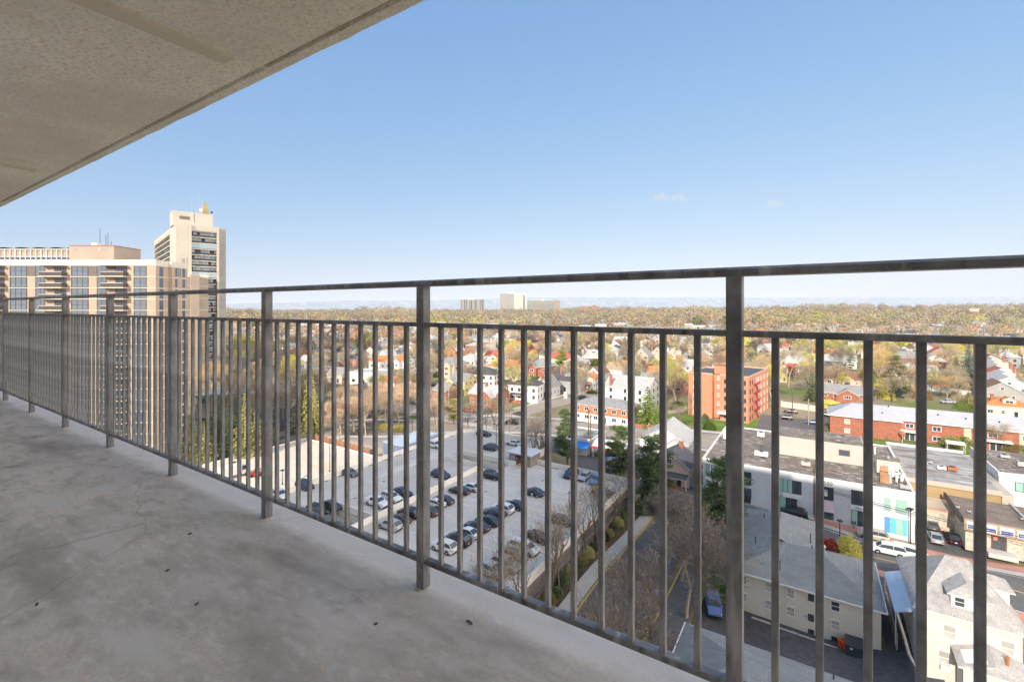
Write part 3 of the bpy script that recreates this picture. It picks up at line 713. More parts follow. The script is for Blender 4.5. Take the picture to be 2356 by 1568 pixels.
    rmh.tube((0,-.135,0),(0,.135,0),.06,.06,6,0)
    x0 = pr[1][0]; x1 = pr[-1][0]
    hl = MB(); hl.slab([(x0+.07,.2,pr[1][2]-.1),(x0+.07,-.2,pr[1][2]-.1),(x0-.22,-.2,pr[1][2]-.02),(x0-.22,.2,pr[1][2]-.02)],.14)
    tl = MB(); tl.box(x1-.02,x1+.2,-.19,.19,pr[-1][2]-.18,pr[-1][2]-.02)
    pt = MB(); pt.box(x1-.035,x1-.01,-.17,.17,.58,.72)
    CARM[t] = dict(body=body.mesh('car_body',[PAINT['grey'],black]), ws=ws.mesh('windshield',[glass]), rw=rw.mesh('rear_window',[glass]), sw=sw, wheel=wh.mesh('wheel',[black]), rim=rmh.mesh('rim',[rim_m]),
                   hl=hl.mesh('headlight',[headl]), tl=tl.mesh('taillight',[tail]), plate=pt.mesh('licence_plate',[white]))
    return CARM[t]
def vehicle(t, col, x, y, z, rz, label, group=None, sc=1.0):
    """rz: direction of the nose, measured from world +x"""
    m = car_meshes(t); S = SPEC[t]
    o = thing({'sedan':'parked_car','suv':'parked_suv','pickup':'pickup_truck','van':'parked_van'}[t], label, {'sedan':'car','suv':'suv','pickup':'pickup truck','van':'van'}[t], (x,y,z), rz, group)
    o.scale = (sc,)*3
    b = obj('car_body', m['body'], o); setmat(b, 0, PAINT[col])
    obj('windshield', m['ws'], o); obj('rear_window', m['rw'], o); obj('side_window', m['sw'][0], o); obj('side_window', m['sw'][1], o)
    for sx in (1.38*S['L']/4.7, -1.35*S['L']/4.7):
        for sy in (-1,1):
            wv = obj('wheel', m['wheel'], o, (sx, sy*(S['W']-.1), .33)); obj('rim', m['rim'], wv)
    for sy in (-1,1):
        obj('headlight', m['hl'], o, (0, sy*.6, 0)); obj('taillight', m['tl'], o, (0, sy*(S['W']-.26), 0))
    obj('licence_plate', m['plate'], o)
    return o
NL = atan2(D2[1]*0 - RR[1], -RR[0])   # nose to the grid's left
AL = GZ + pi; AR = GZ; AO = GZ + pi/2; AI = GZ - pi/2

# ================================================================ WINDOWS AND HOUSES
def win_mesh(name, nx_, nz, fr, gl, frame=.08, sash=.05, depth=.06):
    b = MB(); W_, H_ = 1.0, 1.0
    b.box(-.5,.5,-.02,.03,-.5,.5,1)
    for x0, x1, z0, z1 in ((-.5-.02,-.5+frame,-.52,.52),(.5-frame,.52,-.52,.52),(-.5+frame,.5-frame,.5-frame,.52),(-.5+frame,.5-frame,-.52,-.5+frame)):
        b.box(x0,x1,-depth,.02,z0,z1,0)
    for i in range(1, nx_):
        x = -.5+i/nx_; b.box(x-sash/2,x+sash/2,-depth*.8,.02,-.5+frame,.5-frame,0)
    for i in range(1, nz):
        z = -.5+i/nz; b.box(-.5+frame,.5-frame,-depth*.7,.02,z-sash/2,z+sash/2,0)
    return b.mesh(name, [fr, gl])
WM = {'sash': win_mesh('sash_window',1,2,white,glass,.1), 'pair': win_mesh('paired_window',2,1,white,glass,.07), 'dark': win_mesh('dark_window',1,1,dark,glass,.06), 'tri': win_mesh('triple_window',3,1,white,glass,.06),
      'blind': win_mesh('blind_window',1,2,white,blind,.1), 'darkpair': win_mesh('dark_paired_window',2,1,dark,glass,.05)}
def wall_window(kind, parent, p, face, w_, h_, out=.0):
    """p = centre on the wall in the parent's frame; face: f (towards -y), k (+y), l (-x), r (+x)"""
    o = obj('window', WM[kind], parent, p, {'f':0,'k':pi,'l':-pi/2,'r':pi/2}[face], (w_,1,h_)); return o
def facing(x, y, rz, face):
    a = rz + {'f':-pi/2,'k':pi/2,'l':pi,'r':0}[face]; return cos(a)*(-x)+sin(a)*(-y) > -.1*sqrt(x*x+y*y)
def roof_geo(kind, w_, d, h, pitch, ov=.45, th=.16, base=0):
    """returns wall gable polygons (list) and roof MB; local centre, x along width"""
    b = MB(); hw, hd = w_/2, d/2
    gab = []
    if kind == 'gx':       # ridge along x
        rh = hd*pitch; z0 = h - ov*pitch
        b.slab([(-hw-ov,-hd-ov,z0+th),(hw+ov,-hd-ov,z0+th),(hw+ov,0,h+rh+th),(-hw-ov,0,h+rh+th)],th,0,1)
        b.slab([(hw+ov,hd+ov,z0+th),(-hw-ov,hd+ov,z0+th),(-hw-ov,0,h+rh+th),(hw+ov,0,h+rh+th)],th,0,1)
        for s_ in (-1,1): gab.append([(s_*hw,-hd,h),(s_*hw,hd,h),(s_*hw,0,h+rh)][::s_])
    elif kind == 'gy':
        rh = hw*pitch; z0 = h-ov*pitch
        b.slab([(-hw-ov,hd+ov,z0+th),(-hw-ov,-hd-ov,z0+th),(0,-hd-ov,h+rh+th),(0,hd+ov,h+rh+th)],th,0,1)
        b.slab([(hw+ov,-hd-ov,z0+th),(hw+ov,hd+ov,z0+th),(0,hd+ov,h+rh+th),(0,-hd-ov,h+rh+th)],th,0,1)
        for s_ in (-1,1): gab.append([(-hw,s_*hd,h),(hw,s_*hd,h),(0,s_*hd,h+rh)][::-s_])
    elif kind == 'hip':
        m = min(hw,hd); rh = m*pitch; a = hw+ov; c = hd+ov; z0 = h; mm = min(a,c)
        rx, ry = a-mm, c-mm; zt = z0+rh+th
        A,B_,C_,D_ = (-a,-c,z0+th),(a,-c,z0+th),(a,c,z0+th),(-a,c,z0+th)
        if rx >= ry: P_,Q_ = (-rx,0,zt),(rx,0,zt); fs = [[A,B_,Q_,P_],[B_,C_,Q_],[C_,D_,P_,Q_],[D_,A,P_]]
        else: P_,Q_ = (0,-ry,zt),(0,ry,zt); fs = [[A,B_,P_],[B_,C_,Q_,P_],[C_,D_,Q_],[D_,A,P_,Q_]]
        for f in fs: b.face(f, 0)
        b.box(-a,a,-c,c,z0,z0+th-.002,1,skip='t')
    elif kind == 'gambrel':
        rh = hd*pitch*1.2; z1 = h+rh*.72; y1 = hd*.45; z0 = h-.1
        for s_ in (-1,1):
            q = [(-hw-ov,s_*(hd+ov*.6),z0+th),(hw+ov,s_*(hd+ov*.6),z0+th),(hw+ov,s_*y1,z1+th),(-hw-ov,s_*y1,z1+th)]; b.slab(q if s_ < 0 else q[::-1],th,0,1)
            q = [(-hw-ov,s_*y1,z1+th),(hw+ov,s_*y1,z1+th),(hw+ov,0,h+rh+th),(-hw-ov,0,h+rh+th)]; b.slab(q if s_ < 0 else q[::-1],th,0,1)
            gab.append([(s_*hw,-hd,h),(s_*hw,hd,h),(s_*hw,y1,z1),(s_*hw,0,h+rh),(s_*hw,-y1,z1)][::s_])
    elif kind == 'flat':
        b.box(-hw-.05,hw+.05,-hd-.05,hd+.05,h,h+.12,0)
        for x0,x1,y0,y1 in ((-hw-.1,hw+.1,-hd-.1,-hd+.15),(-hw-.1,hw+.1,hd-.15,hd+.1),(-hw-.1,-hw+.15,-hd+.15,hd-.15),(hw-.15,hw+.1,-hd+.15,hd-.15)): b.box(x0,x1,y0,y1,h+.003,h+.45,1)
    return gab, b
chim_me = {}
def house(x, y, w_, d, st, kind, wm, rmt, rz, label, lower=None, chimney=None, dormer=None, porch=None, group='houses on the streets below', pitch=.62, wk='sash', door=True, gfront=None, fh=2.75, nwin=None, z=None, trim=None, side_addition=None):
    zt = terr(x, y) if z is None else z
    o = thing('house', label, 'house', (x, y, zt), rz, group)
    h = st*fh+.5; gab, rb = roof_geo(kind, w_, d, h, pitch)
    trim = trim or white
    wb = MB(); hl_ = fh+.4 if lower else -2.5
    if lower: wb.box(-w_/2,w_/2,-d/2,d/2,-2.5,hl_,1,skip='t'); 
    wb.box(-w_/2,w_/2,-d/2,d/2,hl_,h,0,skip='tb' if kind != 'flat' else 'b')
    for g in gab: wb.face(g, 0)
    wb.build('wall', [wm, lower or wm], o)
    roof = rb.build('roof', [rmt, trim], o)
    rp = {'gx': d/2*pitch, 'gy': w_/2*pitch, 'hip': min(w_,d)/2*pitch, 'gambrel': d/2*pitch*1.2, 'flat': .4}[kind]
    if chimney:
        cx, cy = chimney; c = MB(); c.box(-.45,.45,-.35,.35,h-.5,h+rp+.9); c.box(-.52,.52,-.42,.42,h+rp+.9,h+rp+1.05); c.build('chimney', brickr, o, loc=(cx*w_/2,cy*d/2,0))
    for fc in 'flrk':
        if not facing(x, y, rz, fc): continue
        span = w_ if fc in 'fk' else d
        n = nwin or max(2, int(span/3.0))
        for s_ in range(max(1,int(st))):
            for i in range(n):
                if s_ == 0 and fc == 'f' and door and i == n//2: continue
                t = (i+.5)/n*span - span/2; zc = .5+s_*fh+1.55
                p = {'f':(t,-d/2,zc),'k':(-t,d/2,zc),'l':(-w_/2,t,zc),'r':(w_/2,t,zc)}[fc]
                k_ = wk if (i+s_) % 3 else ('pair' if wk == 'sash' and span/n > 2.8 else wk)
                wall_window(k_, o, p, fc, 1.6 if k_ in ('pair','darkpair','tri') else 1.0, 1.35)
    # gable window
    if gab and rp > 2.2:
        if kind == 'gy': wall_window(wk if wk != 'tri' else 'sash', o, (0,-d/2,h+rp*.35), 'f', 1.2, 1.1)
        else:
            for fc, sx in (('l',-1),('r',1)):
                if facing(x,y,rz,fc): wall_window('sash', o, (sx*w_/2,0,h+rp*.32), fc, 1.0, 1.1)
    if door:
        dw = MB(); dw.box(-.5,.5,-.07,.02,-1.05,1.05,0); dw.box(-.6,-.5,-.1,.02,-1.05,1.15,1); dw.box(.5,.6,-.1,.02,-1.05,1.15,1); dw.box(-.5,.5,-.1,.02,1.05,1.15,1)
        dd = dw.build('door', [rmt if rmt in (roofr, roofb) else dark, white], o, loc=(((n_:= max(2,int(w_/3.0)))//2+.5)/n_*w_-w_/2, -d/2, 1.5))
        st_ = MB(); 
        for i in range(3): st_.box(-.9,.9,-.35*(3-i),0,-1.3,-1.06-.2*(2-i)); 
        st_.build('front_steps', concl, dd)
    if dormer:
        for dx, dw_ in dormer:
            b = MB(); y0 = -d/2*.72 if kind != 'gy' else 0; dz = h+ (d/2-abs(y0))*pitch; hh = 1.5
            b.box(dx*w_/2-dw_/2, dx*w_/2+dw_/2, y0, 0, dz-.6, dz+hh, 0)
            b.slab([(dx*w_/2-dw_/2-.25,y0-.3,dz+hh),(dx*w_/2,y0-.3,dz+hh+dw_*.28),(dx*w_/2,.4,dz+hh+dw_*.28),(dx*w_/2-dw_/2-.25,.4,dz+hh)][::-1],.12,1,2)
            b.slab([(dx*w_/2+dw_/2+.25,y0-.3,dz+hh),(dx*w_/2,y0-.3,dz+hh+dw_*.28),(dx*w_/2,.4,dz+hh+dw_*.28),(dx*w_/2+dw_/2+.25,.4,dz+hh)],.12,1,2)
            b.face([(dx*w_/2-dw_/2,y0,dz+hh),(dx*w_/2+dw_/2,y0,dz+hh),(dx*w_/2,y0,dz+hh+dw_*.25)],0)
            dm = b.build('dormer', [wm, rmt, white], o)
            wn = obj('window', WM['pair'], dm, (dx*w_/2, y0, dz+hh*.55), 0, (dw_*.62,1,.95))
    if porch:
        px, pw = porch; b = MB(); b.slab([(px*w_/2-pw/2,-d/2-2.2,2.9),(px*w_/2+pw/2,-d/2-2.2,2.9),(px*w_/2+pw/2,-d/2,3.5),(px*w_/2-pw/2,-d/2,3.5)],.15,0,1)
        for i in range(3):
            xx = px*w_/2-pw/2+.2+(pw-.4)*i/2; b.box(xx-.09,xx+.09,-d/2-2.05,-d/2-1.87,.5,2.76,1)
        b.box(px*w_/2-pw/2,px*w_/2+pw/2,-d/2-2.1,-d/2,-1,.5,2)
        b.build('porch', [rmt, white, brickr], o)
    if gfront:   # projecting front gable wing
        gx, gw = gfront; b = MB(); yy = -d/2-2.2; x0, x1 = gx*w_/2-gw/2, gx*w_/2+gw/2; rz_ = gw/2*pitch*1.1
        b.box(x0,x1,yy,-d/2+.01,-2,h-.3,0,skip='t'); b.face([(x0,yy,h-.3),(x1,yy,h-.3),((x0+x1)/2,yy,h-.3+rz_)],0)
        b.slab([(x0-.35,0,h-.5),(x0-.35,yy-.35,h-.5),((x0+x1)/2,yy-.35,h-.1+rz_),((x0+x1)/2,0,h-.1+rz_)],.15,1,2)
        b.slab([(x1+.35,yy-.35,h-.5),(x1+.35,0,h-.5),((x0+x1)/2,0,h-.1+rz_),((x0+x1)/2,yy-.35,h-.1+rz_)],.15,1,2)
        g_ = b.build('front_wing', [lower or wm, rmt, white], o)
        for s_ in range(max(1,int(st))): obj('window', WM['pair' if gw < 6 else 'tri'], g_, ((x0+x1)/2, yy, .5+s_*fh+1.55), 0, (min(2.4,gw*.5),1,1.35))
    return o
# ================================================================ PARKING GARAGE
DZ = -38.2
gar = thing('parking_garage', 'pale concrete parking garage with cars on its open roof deck', 'parking garage', (*W(75,-62), DZ), GZ)
def gu(u, v): return (v+62, u-75)       # grid -> garage local (x = v, y = u)
deckm = M('worn_deck_concrete', (.55,.515,.465), .85, .1, .12, var2=.06, scale2=1.5, bump=.1, bscale=20)
ramp_mix(deckm, None, (.52,.48,.43), .07, .5, .7, 6, stretch=(1,.25,1))
ramp_mix(deckm, None, (.44,.415,.38), .6, .62, .72, 4); ramp_mix(deckm, None, (.7,.66,.6), .12, .58, .7, 5, stretch=(1,.2,1))
parm = M('garage_parapet_concrete', (.76,.72,.64), .8, .08, .4)
dk = MB()
def dbox(u0,u1,v0,v1,z0,z1,mb=dk,mi=0): x0,y0 = gu(u0,v0); x1,y1 = gu(u1,v1); mb.box(x0,x1,y0,y1,z0,z1,mi)
# deck pieces leave two ramp openings
dbox(34,50,-90,-33,-.3,0); dbox(50,56,-90,-78,-.3,-.001); dbox(50,56,-66,-33,-.3,-.001); dbox(56,88.5,-90,-33,-.3,-.002); dbox(88.5,94,-90,-77,-.3,-.003); dbox(88.5,94,-62,-33,-.3,-.003)
dbox(94,98.3,-90,-33,-.3,-.002)
arc = [gu(98.3,-90)]; arc = [gu(98.3,-62), gu(108,-62)] + [gu(108+6*sin(t), -68+6*cos(t)) for t in [pi/2*i/8 for i in range(9)]] + [gu(114,-84)] + [gu(108+6*cos(t), -84-6*sin(t)) for t in [pi/2*i/8 for i in range(9)]] + [gu(98.3,-90)]
dk.prism(arc, -.3, -.004)
dk.build('deck', deckm, gar)
# ramps going down inside the openings
rp = MB(); x0,y0 = gu(56,-78); x1,_ = gu(56,-66)
rp.slab([(x0,y0-6,-.32),(x1,y0-6,-3.2),(x1,y0,-3.2),(x0,y0,-.32)],.3); rp.build('ramp', concm, gar); rp = MB()
x0,y0 = gu(94,-77); x1,_ = gu(94,-62); rp.slab([(x0,y0-5.5,-.05),(x1,y0-5.5,-2.8),(x1,y0,-2.8),(x0,y0,-.05)],.3)
rp.build('ramp', concm, gar)
def parapet(uv, h=1.05, t=.25, name='parapet', zb=-.4, m=parm):
    for a, c in zip(uv[:-1], uv[1:]):
        b = MB(); p, q = Vector(gu(*a)), Vector(gu(*c)); L = (q-p).length; d = (q-p)/L; n = Vector((-d.y,d.x))*t/2
        b.slab([(p.x+n.x,p.y+n.y,h),(p.x-n.x,p.y-n.y,h),(q.x-n.x,q.y-n.y,h),(q.x+n.x,q.y+n.y,h)], h-zb)
        b.build(name, m, gar)
parapet([(34,-90.2),(108,-90.2)])
parapet([(98.3,-61.8),(108,-61.8)])
parapet([(114.1,-84),(114.1,-68)])
for sgn in (0,1):
    b = MB(); rg = []
    for i in range(10):
        t = pi/2*i/9
        c = (108+6.1*sin(t), -68+6.1*cos(t)) if sgn == 0 else (108+6.1*cos(t), -84-6.1*sin(t)); e = (108+5.85*sin(t), -68+5.85*cos(t)) if sgn == 0 else (108+5.85*cos(t), -84-5.85*sin(t))
        p, q = gu(*c), gu(*e); rg.append([(p[0],p[1],-.4),(p[0],p[1],1.05),(q[0],q[1],1.05),(q[0],q[1],-.4)])
    b.loft(rg); b.build('parapet', parm, gar)
parapet([(98.4,-61.8),(98.4,-33)])
parapet([(34,-33),(98.5,-33)], zb=-1.1)
# low walls of the ramps
for uv in ([(56.2,-78),(56.2,-66)], [(50,-65.9),(88.4,-65.9)], [(88.4,-77),(88.4,-66)], [(94.2,-78),(94.2,-60)], [(49.9,-78),(49.9,-66)]): parapet(uv, 1.1, .22, 'ramp_wall', -3)
# side walls: spandrels, columns, inner walls
lo = MB(); 
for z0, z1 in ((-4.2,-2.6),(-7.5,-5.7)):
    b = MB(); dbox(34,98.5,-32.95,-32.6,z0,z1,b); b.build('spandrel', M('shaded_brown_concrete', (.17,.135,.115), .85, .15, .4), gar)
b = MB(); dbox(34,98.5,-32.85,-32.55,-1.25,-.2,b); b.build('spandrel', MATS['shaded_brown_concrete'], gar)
for k in range(8):
    b = MB(); u = 36+k*8.8; dbox(u,u+.5,-33.4,-32.9,-7,-.4,b); b.build('column', concl, gar)
b = MB(); dbox(34,98.2,-38.5,-38,-7,-.31,b); b.build('inner_wall', parm, gar)
b = MB(); dbox(34,98.2,-89.8,-33.4,-3.4,-3.1,b); b.build('lower_deck', concm, gar)
b = MB(); dbox(34,113,-90.4,-90.1,-7,-.41,b); dbox(98.2,98.5,-61,-33.3,-7,-.41,b); dbox(98.5,114,-61.9,-61.6,-7,-.41,b); dbox(113.9,114.2,-84,-68,-6,-.41,b); b.build('outer_wall', parm, gar)
# bay lines and oil spots
ln = MB(); lt = M('pale_bay_line', (.8,.77,.66), .8, .1, 3)
for k in range(20):
    u = 57+k*2.7
    if u > 96: break
    x, y = gu(u,0)
    for v0, v1 in ((-64.6,-60),(-59.6,-55),(-46,-41.5),(-41.5,-37.4)):
        a, _ = gu(0,v0); c, _ = gu(0,v1)
        if u < 88 or v0 < -50: ln.face([(a,y,.006),(c,y,.006),(c,y+.09,.006),(a,y+.09,.006)])
for k in range(9):
    v = -58+k*2.75; x, _ = gu(0,v); _, y = gu(93,0); ln.face([(x,y,.006),(x+.09,y,.006),(x+.09,y+4.8,.006),(x,y+4.8,.006)])
ln.build('bay_lines', lt, gar)
dr = MB(); rnd = random.Random(4)
for k in range(26):
    u, v = rnd.uniform(55,110), rnd.uniform(-88,-36) if k > 8 else -89.6
    if u > 97 and v > -62: continue
    x, y = gu(u, v); s_ = .35
    dr.box(x-.12,x+.12,y-s_,y+s_,.004,.03)
for k in range(14):
    x, y = gu(50+k*4.3, -89.7); dr.box(x-.06,x+.1,y-.9,y+.9,.004,.07)
for k in range(7):
    x, y = gu(97.7, -58+k*3.4); dr.box(x-.9,x+.9,y-.06,y+.1,.004,.07)
dr.build('drain_slots', dark, gar)
# stair hut
hut = thing('stair_hut', 'small brown stair hut with a flat pale roof on the garage roof deck', 'stair hut', (*W(97.4,-59.4), DZ), GZ)
brw = M('hut_wall', (.25,.21,.18), .8, .15, .8)
MB().box(-3,3,-2.4,2.4,0,2.7).build('wall', brw, hut)
MB().box(-3.4,3.4,-2.8,2.8,2.7,2.95).build('roof', M('pale_blue_white_roof', (.58,.6,.64), .6, .05, 1), hut)
MB().box(-.5,.5,-2.48,-2.4,0,2.1).build('door', M('dull_red_door', (.2,.04,.03), .7, .1, 1), hut)
MB().box(-.9,.9,-3.0,-2.41,2.2,2.35).build('canopy', dark, hut)
MB().box(-2.6,-1.4,-2.46,-2.4,1,2).build('vent_panel', concm, hut)
b = MB()
for z in (.5,1.0): b.tube((.9,-2.5,z),(.9,-5,z),.05,.05,6)
for y in (-2.5,-3.7,-5): b.tube((.9,y,0),(.9,y,1.0),.05,.05,6)
b.build('guard_rail', yellow, hut)
# lower sunlit deck on the left
LZ = -41.2
low = thing('lower_parking_deck', 'low sunlit parking deck with faded yellow bay lines beside the garage', 'parking deck', (*W(62,-111), LZ), GZ)
sund = M('sunlit_deck_concrete', (.62,.56,.46), .85, .08, .12, var2=.06, scale2=1.2)
MB().box(-22,20.4,-30,24.5,-3,0).build('deck', sund, low)
for a in ((-22.2,-22,-30,24.7),(-22,14,24.5,24.7)):
    MB().box(a[0],a[1],a[2],a[3],-3,.35).build('parapet', parm, low)
b = MB()
for k in range(14):
    for x in (-16,-4,8):
        b.box(x,x+4.6,-26+k*3.2,-25.88+k*3.2,0,.008)
for i in range(6): b.slab([(1+i*1.1,10,.009),(1.2+i*1.1,10,.009),(3.2+i*1.1,15,.009),(3.0+i*1.1,15,.009)],.005)
b.build('bay_lines', liney, low)
fen = thing('brown_fence', 'rust brown boarded fence at the far end of the sunlit deck', 'fence', (*W(88.2,-117),terr(*W(88,-117))), GZ)
b = MB(); b.box(-14,12,-.05,.05,0,2.6)
for k in range(13): b.box(-14+k*2.1,-13.88+k*2.1,-.12,-.05,0,2.7)
b.build('boards', M('rust_brown_boards', (.33,.16,.09), .9, .2, 2), fen)
shed = thing('service_shed', 'long low blue grey service shed behind the garage parapet', 'shed', (*W(92.5,-97),-41.0), GZ)
MB().box(-4.5,4,-2.5,12,-1.5,3.0).build('wall', M('blue_grey_panel', (.15,.19,.27), .7, .1, .5), shed)
MB().box(-4.7,4.2,-2.7,12.2,3.0,3.2).build('roof', M('pale_blue_roof', (.42,.48,.56), .6, .08, .5), shed)

# ================================================================ LAMPS, POLES, SIGNS
def lamp_post(x, y, z, h, label, kind='flat', col=dark, group=None, rz=0):
    o = thing('street_lamp', label, 'street lamp', (x,y,z), rz, group)
    b = MB(); b.tube((0,0,0),(0,0,h),.09,.06,8); b.tube((0,0,0),(0,0,.4),.17,.13,8); b.build('pole', dark, o)
    b = MB()
    if kind == 'flat': b.tube((0,0,h),(.9,0,h+.05),.04,.04,5); b.box(.3,1.1,-.18,.18,h,h+.16)
    elif kind == 'twin':
        for s_ in (-1,1): b.tube((0,0,h),(.5*s_,0,h+.1),.04,.04,5); b.box(min(.3*s_,.95*s_),max(.3*s_,.95*s_),-.18,.18,h+.02,h+.2)
    else: b.loft([[(cos(t)*r,sin(t)*r,h+z_) for t in [2*pi*i/14 for i in range(14)]] for r,z_ in ((.1,-.1),(.5,.12),(.52,.18),(.2,.3))])
    b.build('lamp_head', M('lamp_head_grey', (.25,.26,.28), .5, .05, 2) if kind == 'flat' else dark, o); return o
x,y,_ = at(*pz('A',1095,640),z=LZ); lamp_post(x,y,LZ,8.6,'tall dark lamp post on the sunlit lower deck')
x,y,_ = at(*pz('C',346,880),z=DZ); lamp_post(x,y,DZ,5.6,'dark lamp post standing near the right edge of the garage roof deck')
x,y,_ = at(*pz('B',862,345),z=DZ); lamp_post(x,y,DZ,6.5,'twin headed lamp post in front of the stair hut on the deck','twin',rz=GZ)
x,y,z = at(*pz('R',893,1408)); lamp_post(x,y,z,6.2,'black disc topped street lamp on the red paving by the blue shop window','disc')
x,y,z = at(*pz('R',155,1440),dz=0); lamp_post(x,y,z,4.6,'black disc topped street lamp behind the bright green bush','disc')
x,y,z = at(*pz('N',1722,1300)); lamp_post(x,y,z,7.5,'dark street lamp on the grass beyond the blue grey shed')
x,y,z = at(*pz('L',1222,830)); lamp_post(x,y,z,4.6,'short dark lamp beside the small car park on the left')
for fx, fy, lab in ((303,1245,'left of the tan suv'),(1045,860,'near the black suv by the 550 building')):
    x,y,z = at(*pz('R' if fx == 303 else 'Q',fx if fx == 303 else 1127,fy if fx==303 else 868)); o = thing('parking_meter','black double parking meter on the brick paving '+lab,'parking meter',(x,y,z),GZ)
    MB().tube((0,0,0),(0,0,1.2),.05,.05,6).build('post',dark,o); b = MB(); b.tube((-.2,0,1.1),(.2,0,1.1),.03,.03,5); b.box(-.3,-.1,-.08,.08,1.1,1.5); b.box(.1,.3,-.08,.08,1.1,1.5); b.build('meter_head',dark,o)
def utility_pole(x, y, z, h, label, arms=1, tr=False, col=wood, rz=GZ+pi/2, r=.16):
    o = thing('utility_pole', label, 'utility pole', (x,y,z), rz, 'utility poles along the streets')
    MB().tube((0,0,-.5),(0,0,h),r,r*.75,8).build('pole', col, o)
    for i in range(arms): MB().box(-1.2,1.2,-.06,.06,h-.7-i*.9,h-.55-i*.9).build('crossarm', col, o)
    if tr: MB().tube((.35,0,h-2.9),(.35,0,h-1.9),.24,.24,10).build('transformer', metal, o)
    return o
poles = []
for f, fx, fy, h, lab, arms, tr in (('Q',1455,975,10.5,'tall dark utility pole with crossarms in front of the 550 building',2,True),
        ('M',1293,1490,11.5,'utility pole beside the white filling station',1,False),('M',1275,1400,11,'utility pole close behind another by the white filling station',1,False),('M',1829,1500,9.5,'utility pole behind the dark pine by the pale gabled house',1,False),
        ('5',543,1190,9.5,'utility pole with a transformer on the corner by the parked black suv',1,True),('5',1940,1440,9,'short utility pole with a transformer left of the orange brick block',0,True),
        ('4',350,1330,11,'pale wooden utility pole among the red shrubs left of the red car',1,False),('6',708,1500,10,'brown utility pole in the car park right of the orange brick block',0,False),('6',948,1568,9,'pale utility pole at the end of the brick apartment car park',0,True),
        ('L',1572,720,10,'whitish wooden pole on the grass by the dark car park',0,False)):
    x,y,z = at(*pz(f,fx,fy)); poles.append(utility_pole(x,y,z,h,lab,arms,tr,col=barkl if 'pale' in lab or 'whitish' in lab else wood))
wires = MB(); 
def wire(a, c, sag=.8, r=.02):
    global wires; wires = MB()
    pts = [Vector(a).lerp(Vector(c), t/14)-Vector((0,0,sag*4*(t/14)*(1-t/14))) for t in range(15)]
    for p, q in zip(pts[:-1], pts[1:]): wires.tube(p, q, r, r, 4, cap=False)
p0 = poles[0].location
for dz_, du in ((10,.9),(10,-.9),(9.1,.9),(9.1,-.9),(6.2,0),(5.9,.1)):
    fat = .05 if dz_ < 7 else .018
    for uv in ((96.4,60),(113,-46)):
        x, y = W(*uv); wire((p0.x, p0.y, p0.z+dz_), (x, y, terr(x,y)+dz_+.4), .9, fat)
        tag(wires.build('overhead_wire', dark), '%s overhead wire running %s from the tall pole before the 550 building' % ({10:'topmost',9.1:'second highest',6.2:'thick lower',5.9:'lowest thick'}[dz_], 'right' if uv[0] < 100 else 'left'), 'wire', 'overhead wires along the main street')
wires = MB(); a, c = poles[2].location, poles[5].location
for dz_ in (8.5, 7.6):
    wire((a.x,a.y,a.z+dz_+1.5), (c.x,c.y,c.z+dz_), 1.2, .03); tag(wires.build('overhead_wire', dark), '%s thin overhead wire crossing the avenue towards the orange brick block' % ('upper' if dz_ > 8 else 'lower'), 'wire')

# ================================================================ PALE BLOCKS WITH GREEN GREY ROOFS (near)
def pale_block(u0, u1, v0, v1, eave, ground, label, wing=None, win=True):
    cu, cv = (u0+u1)/2, (v0+v1)/2; o = thing('apartment_house', label, 'apartment building', (*W(cu,cv), ground), GZ)
    h = eave-ground; wd_, d = v1-v0, u1-u0
    wb = MB(); wb.box(-wd_/2,wd_/2,-d/2,d/2,-1,h-.001)
    if wing: wb.box(wing[2]-cv, wing[3]-cv, d/2-.1, wing[1]-cu, -1, h-.002)
    wb.build('wall', M('pale_cream_render', (.62,.58,.49), .85, .05, .5), o)
    g, rb = roof_geo('hip', wd_, d, h, .42, .5, .12)
    if wing:
        x0, x1, yb = wing[2]-cv-.5, wing[3]-cv+.5, wing[1]-cu+.5; xm = (x0+x1)/2; rh = 2.2; zt = h+.118
        rb.face([(x0,d/2-4,zt),(x0,yb,zt),(xm,yb-4,zt+rh),(xm,d/2-4,zt+rh)][::-1],0); rb.face([(x1,yb,zt),(x1,d/2-4,zt),(xm,d/2-4,zt+rh),(xm,yb-4,zt+rh)][::-1],0)
        rb.face([(x0,yb,zt),(x1,yb,zt),(xm,yb-4,zt+rh)][::-1],0); rb.box(x0,x1,d/2+.52,yb,h,h+.116,1,skip='t')
    rb.build('roof', [rooftl, white], o)
    MB().box(-wd_/2-.56,wd_/2+.56,-d/2-.62,-d/2-.5,h-.02,h+.14).build('gutter', white, o)
    MB().box(wd_/2+.5,wd_/2+.62,-d/2-.5,d/2+.5,h-.02,h+.14).build('gutter', white, o)
    MB().box(-wd_/2-.62,-wd_/2-.5,-d/2-.5,d/2+.5,h-.02,h+.14).build('gutter', white, o)
    return o, wd_, d, h
blk, wd_, d, h = pale_block(72, 84.5, -9.6, 7, -37, -42.8, 'pale three level block with a green grey hipped roof behind the rear car park', wing=(84, 94.5, -9.6, .6))
for vv, rowz, sz, kd in [(-8.2,0,1,'blind'),(-8.2,1,1,'blind'),(-5,0,1,'blind'),(-5,1,1,'blind'),(-4.4+1.9,0,1,'blind'),(-2.5,1,1,'blind'),(-.2,.08,.62,'dark'),(-.2,1,.62,'dark'),(-.2,2,.62,'dark'),(2.4,0,1.02,'sash'),(2.4,1,1.02,'blind'),(2.4,2,.8,'dark'),(5.6,0,1,'blind'),(5.6,1,1,'blind')]:
    z = {0:4.75,1:2.35,2:.4}[int(rowz)]+(.2 if rowz == .08 else 0)
    wall_window(kd, blk, (vv+1.3, -d/2, z), 'f', 1.0*sz, 1.35*sz if kd != 'dark' else .85)
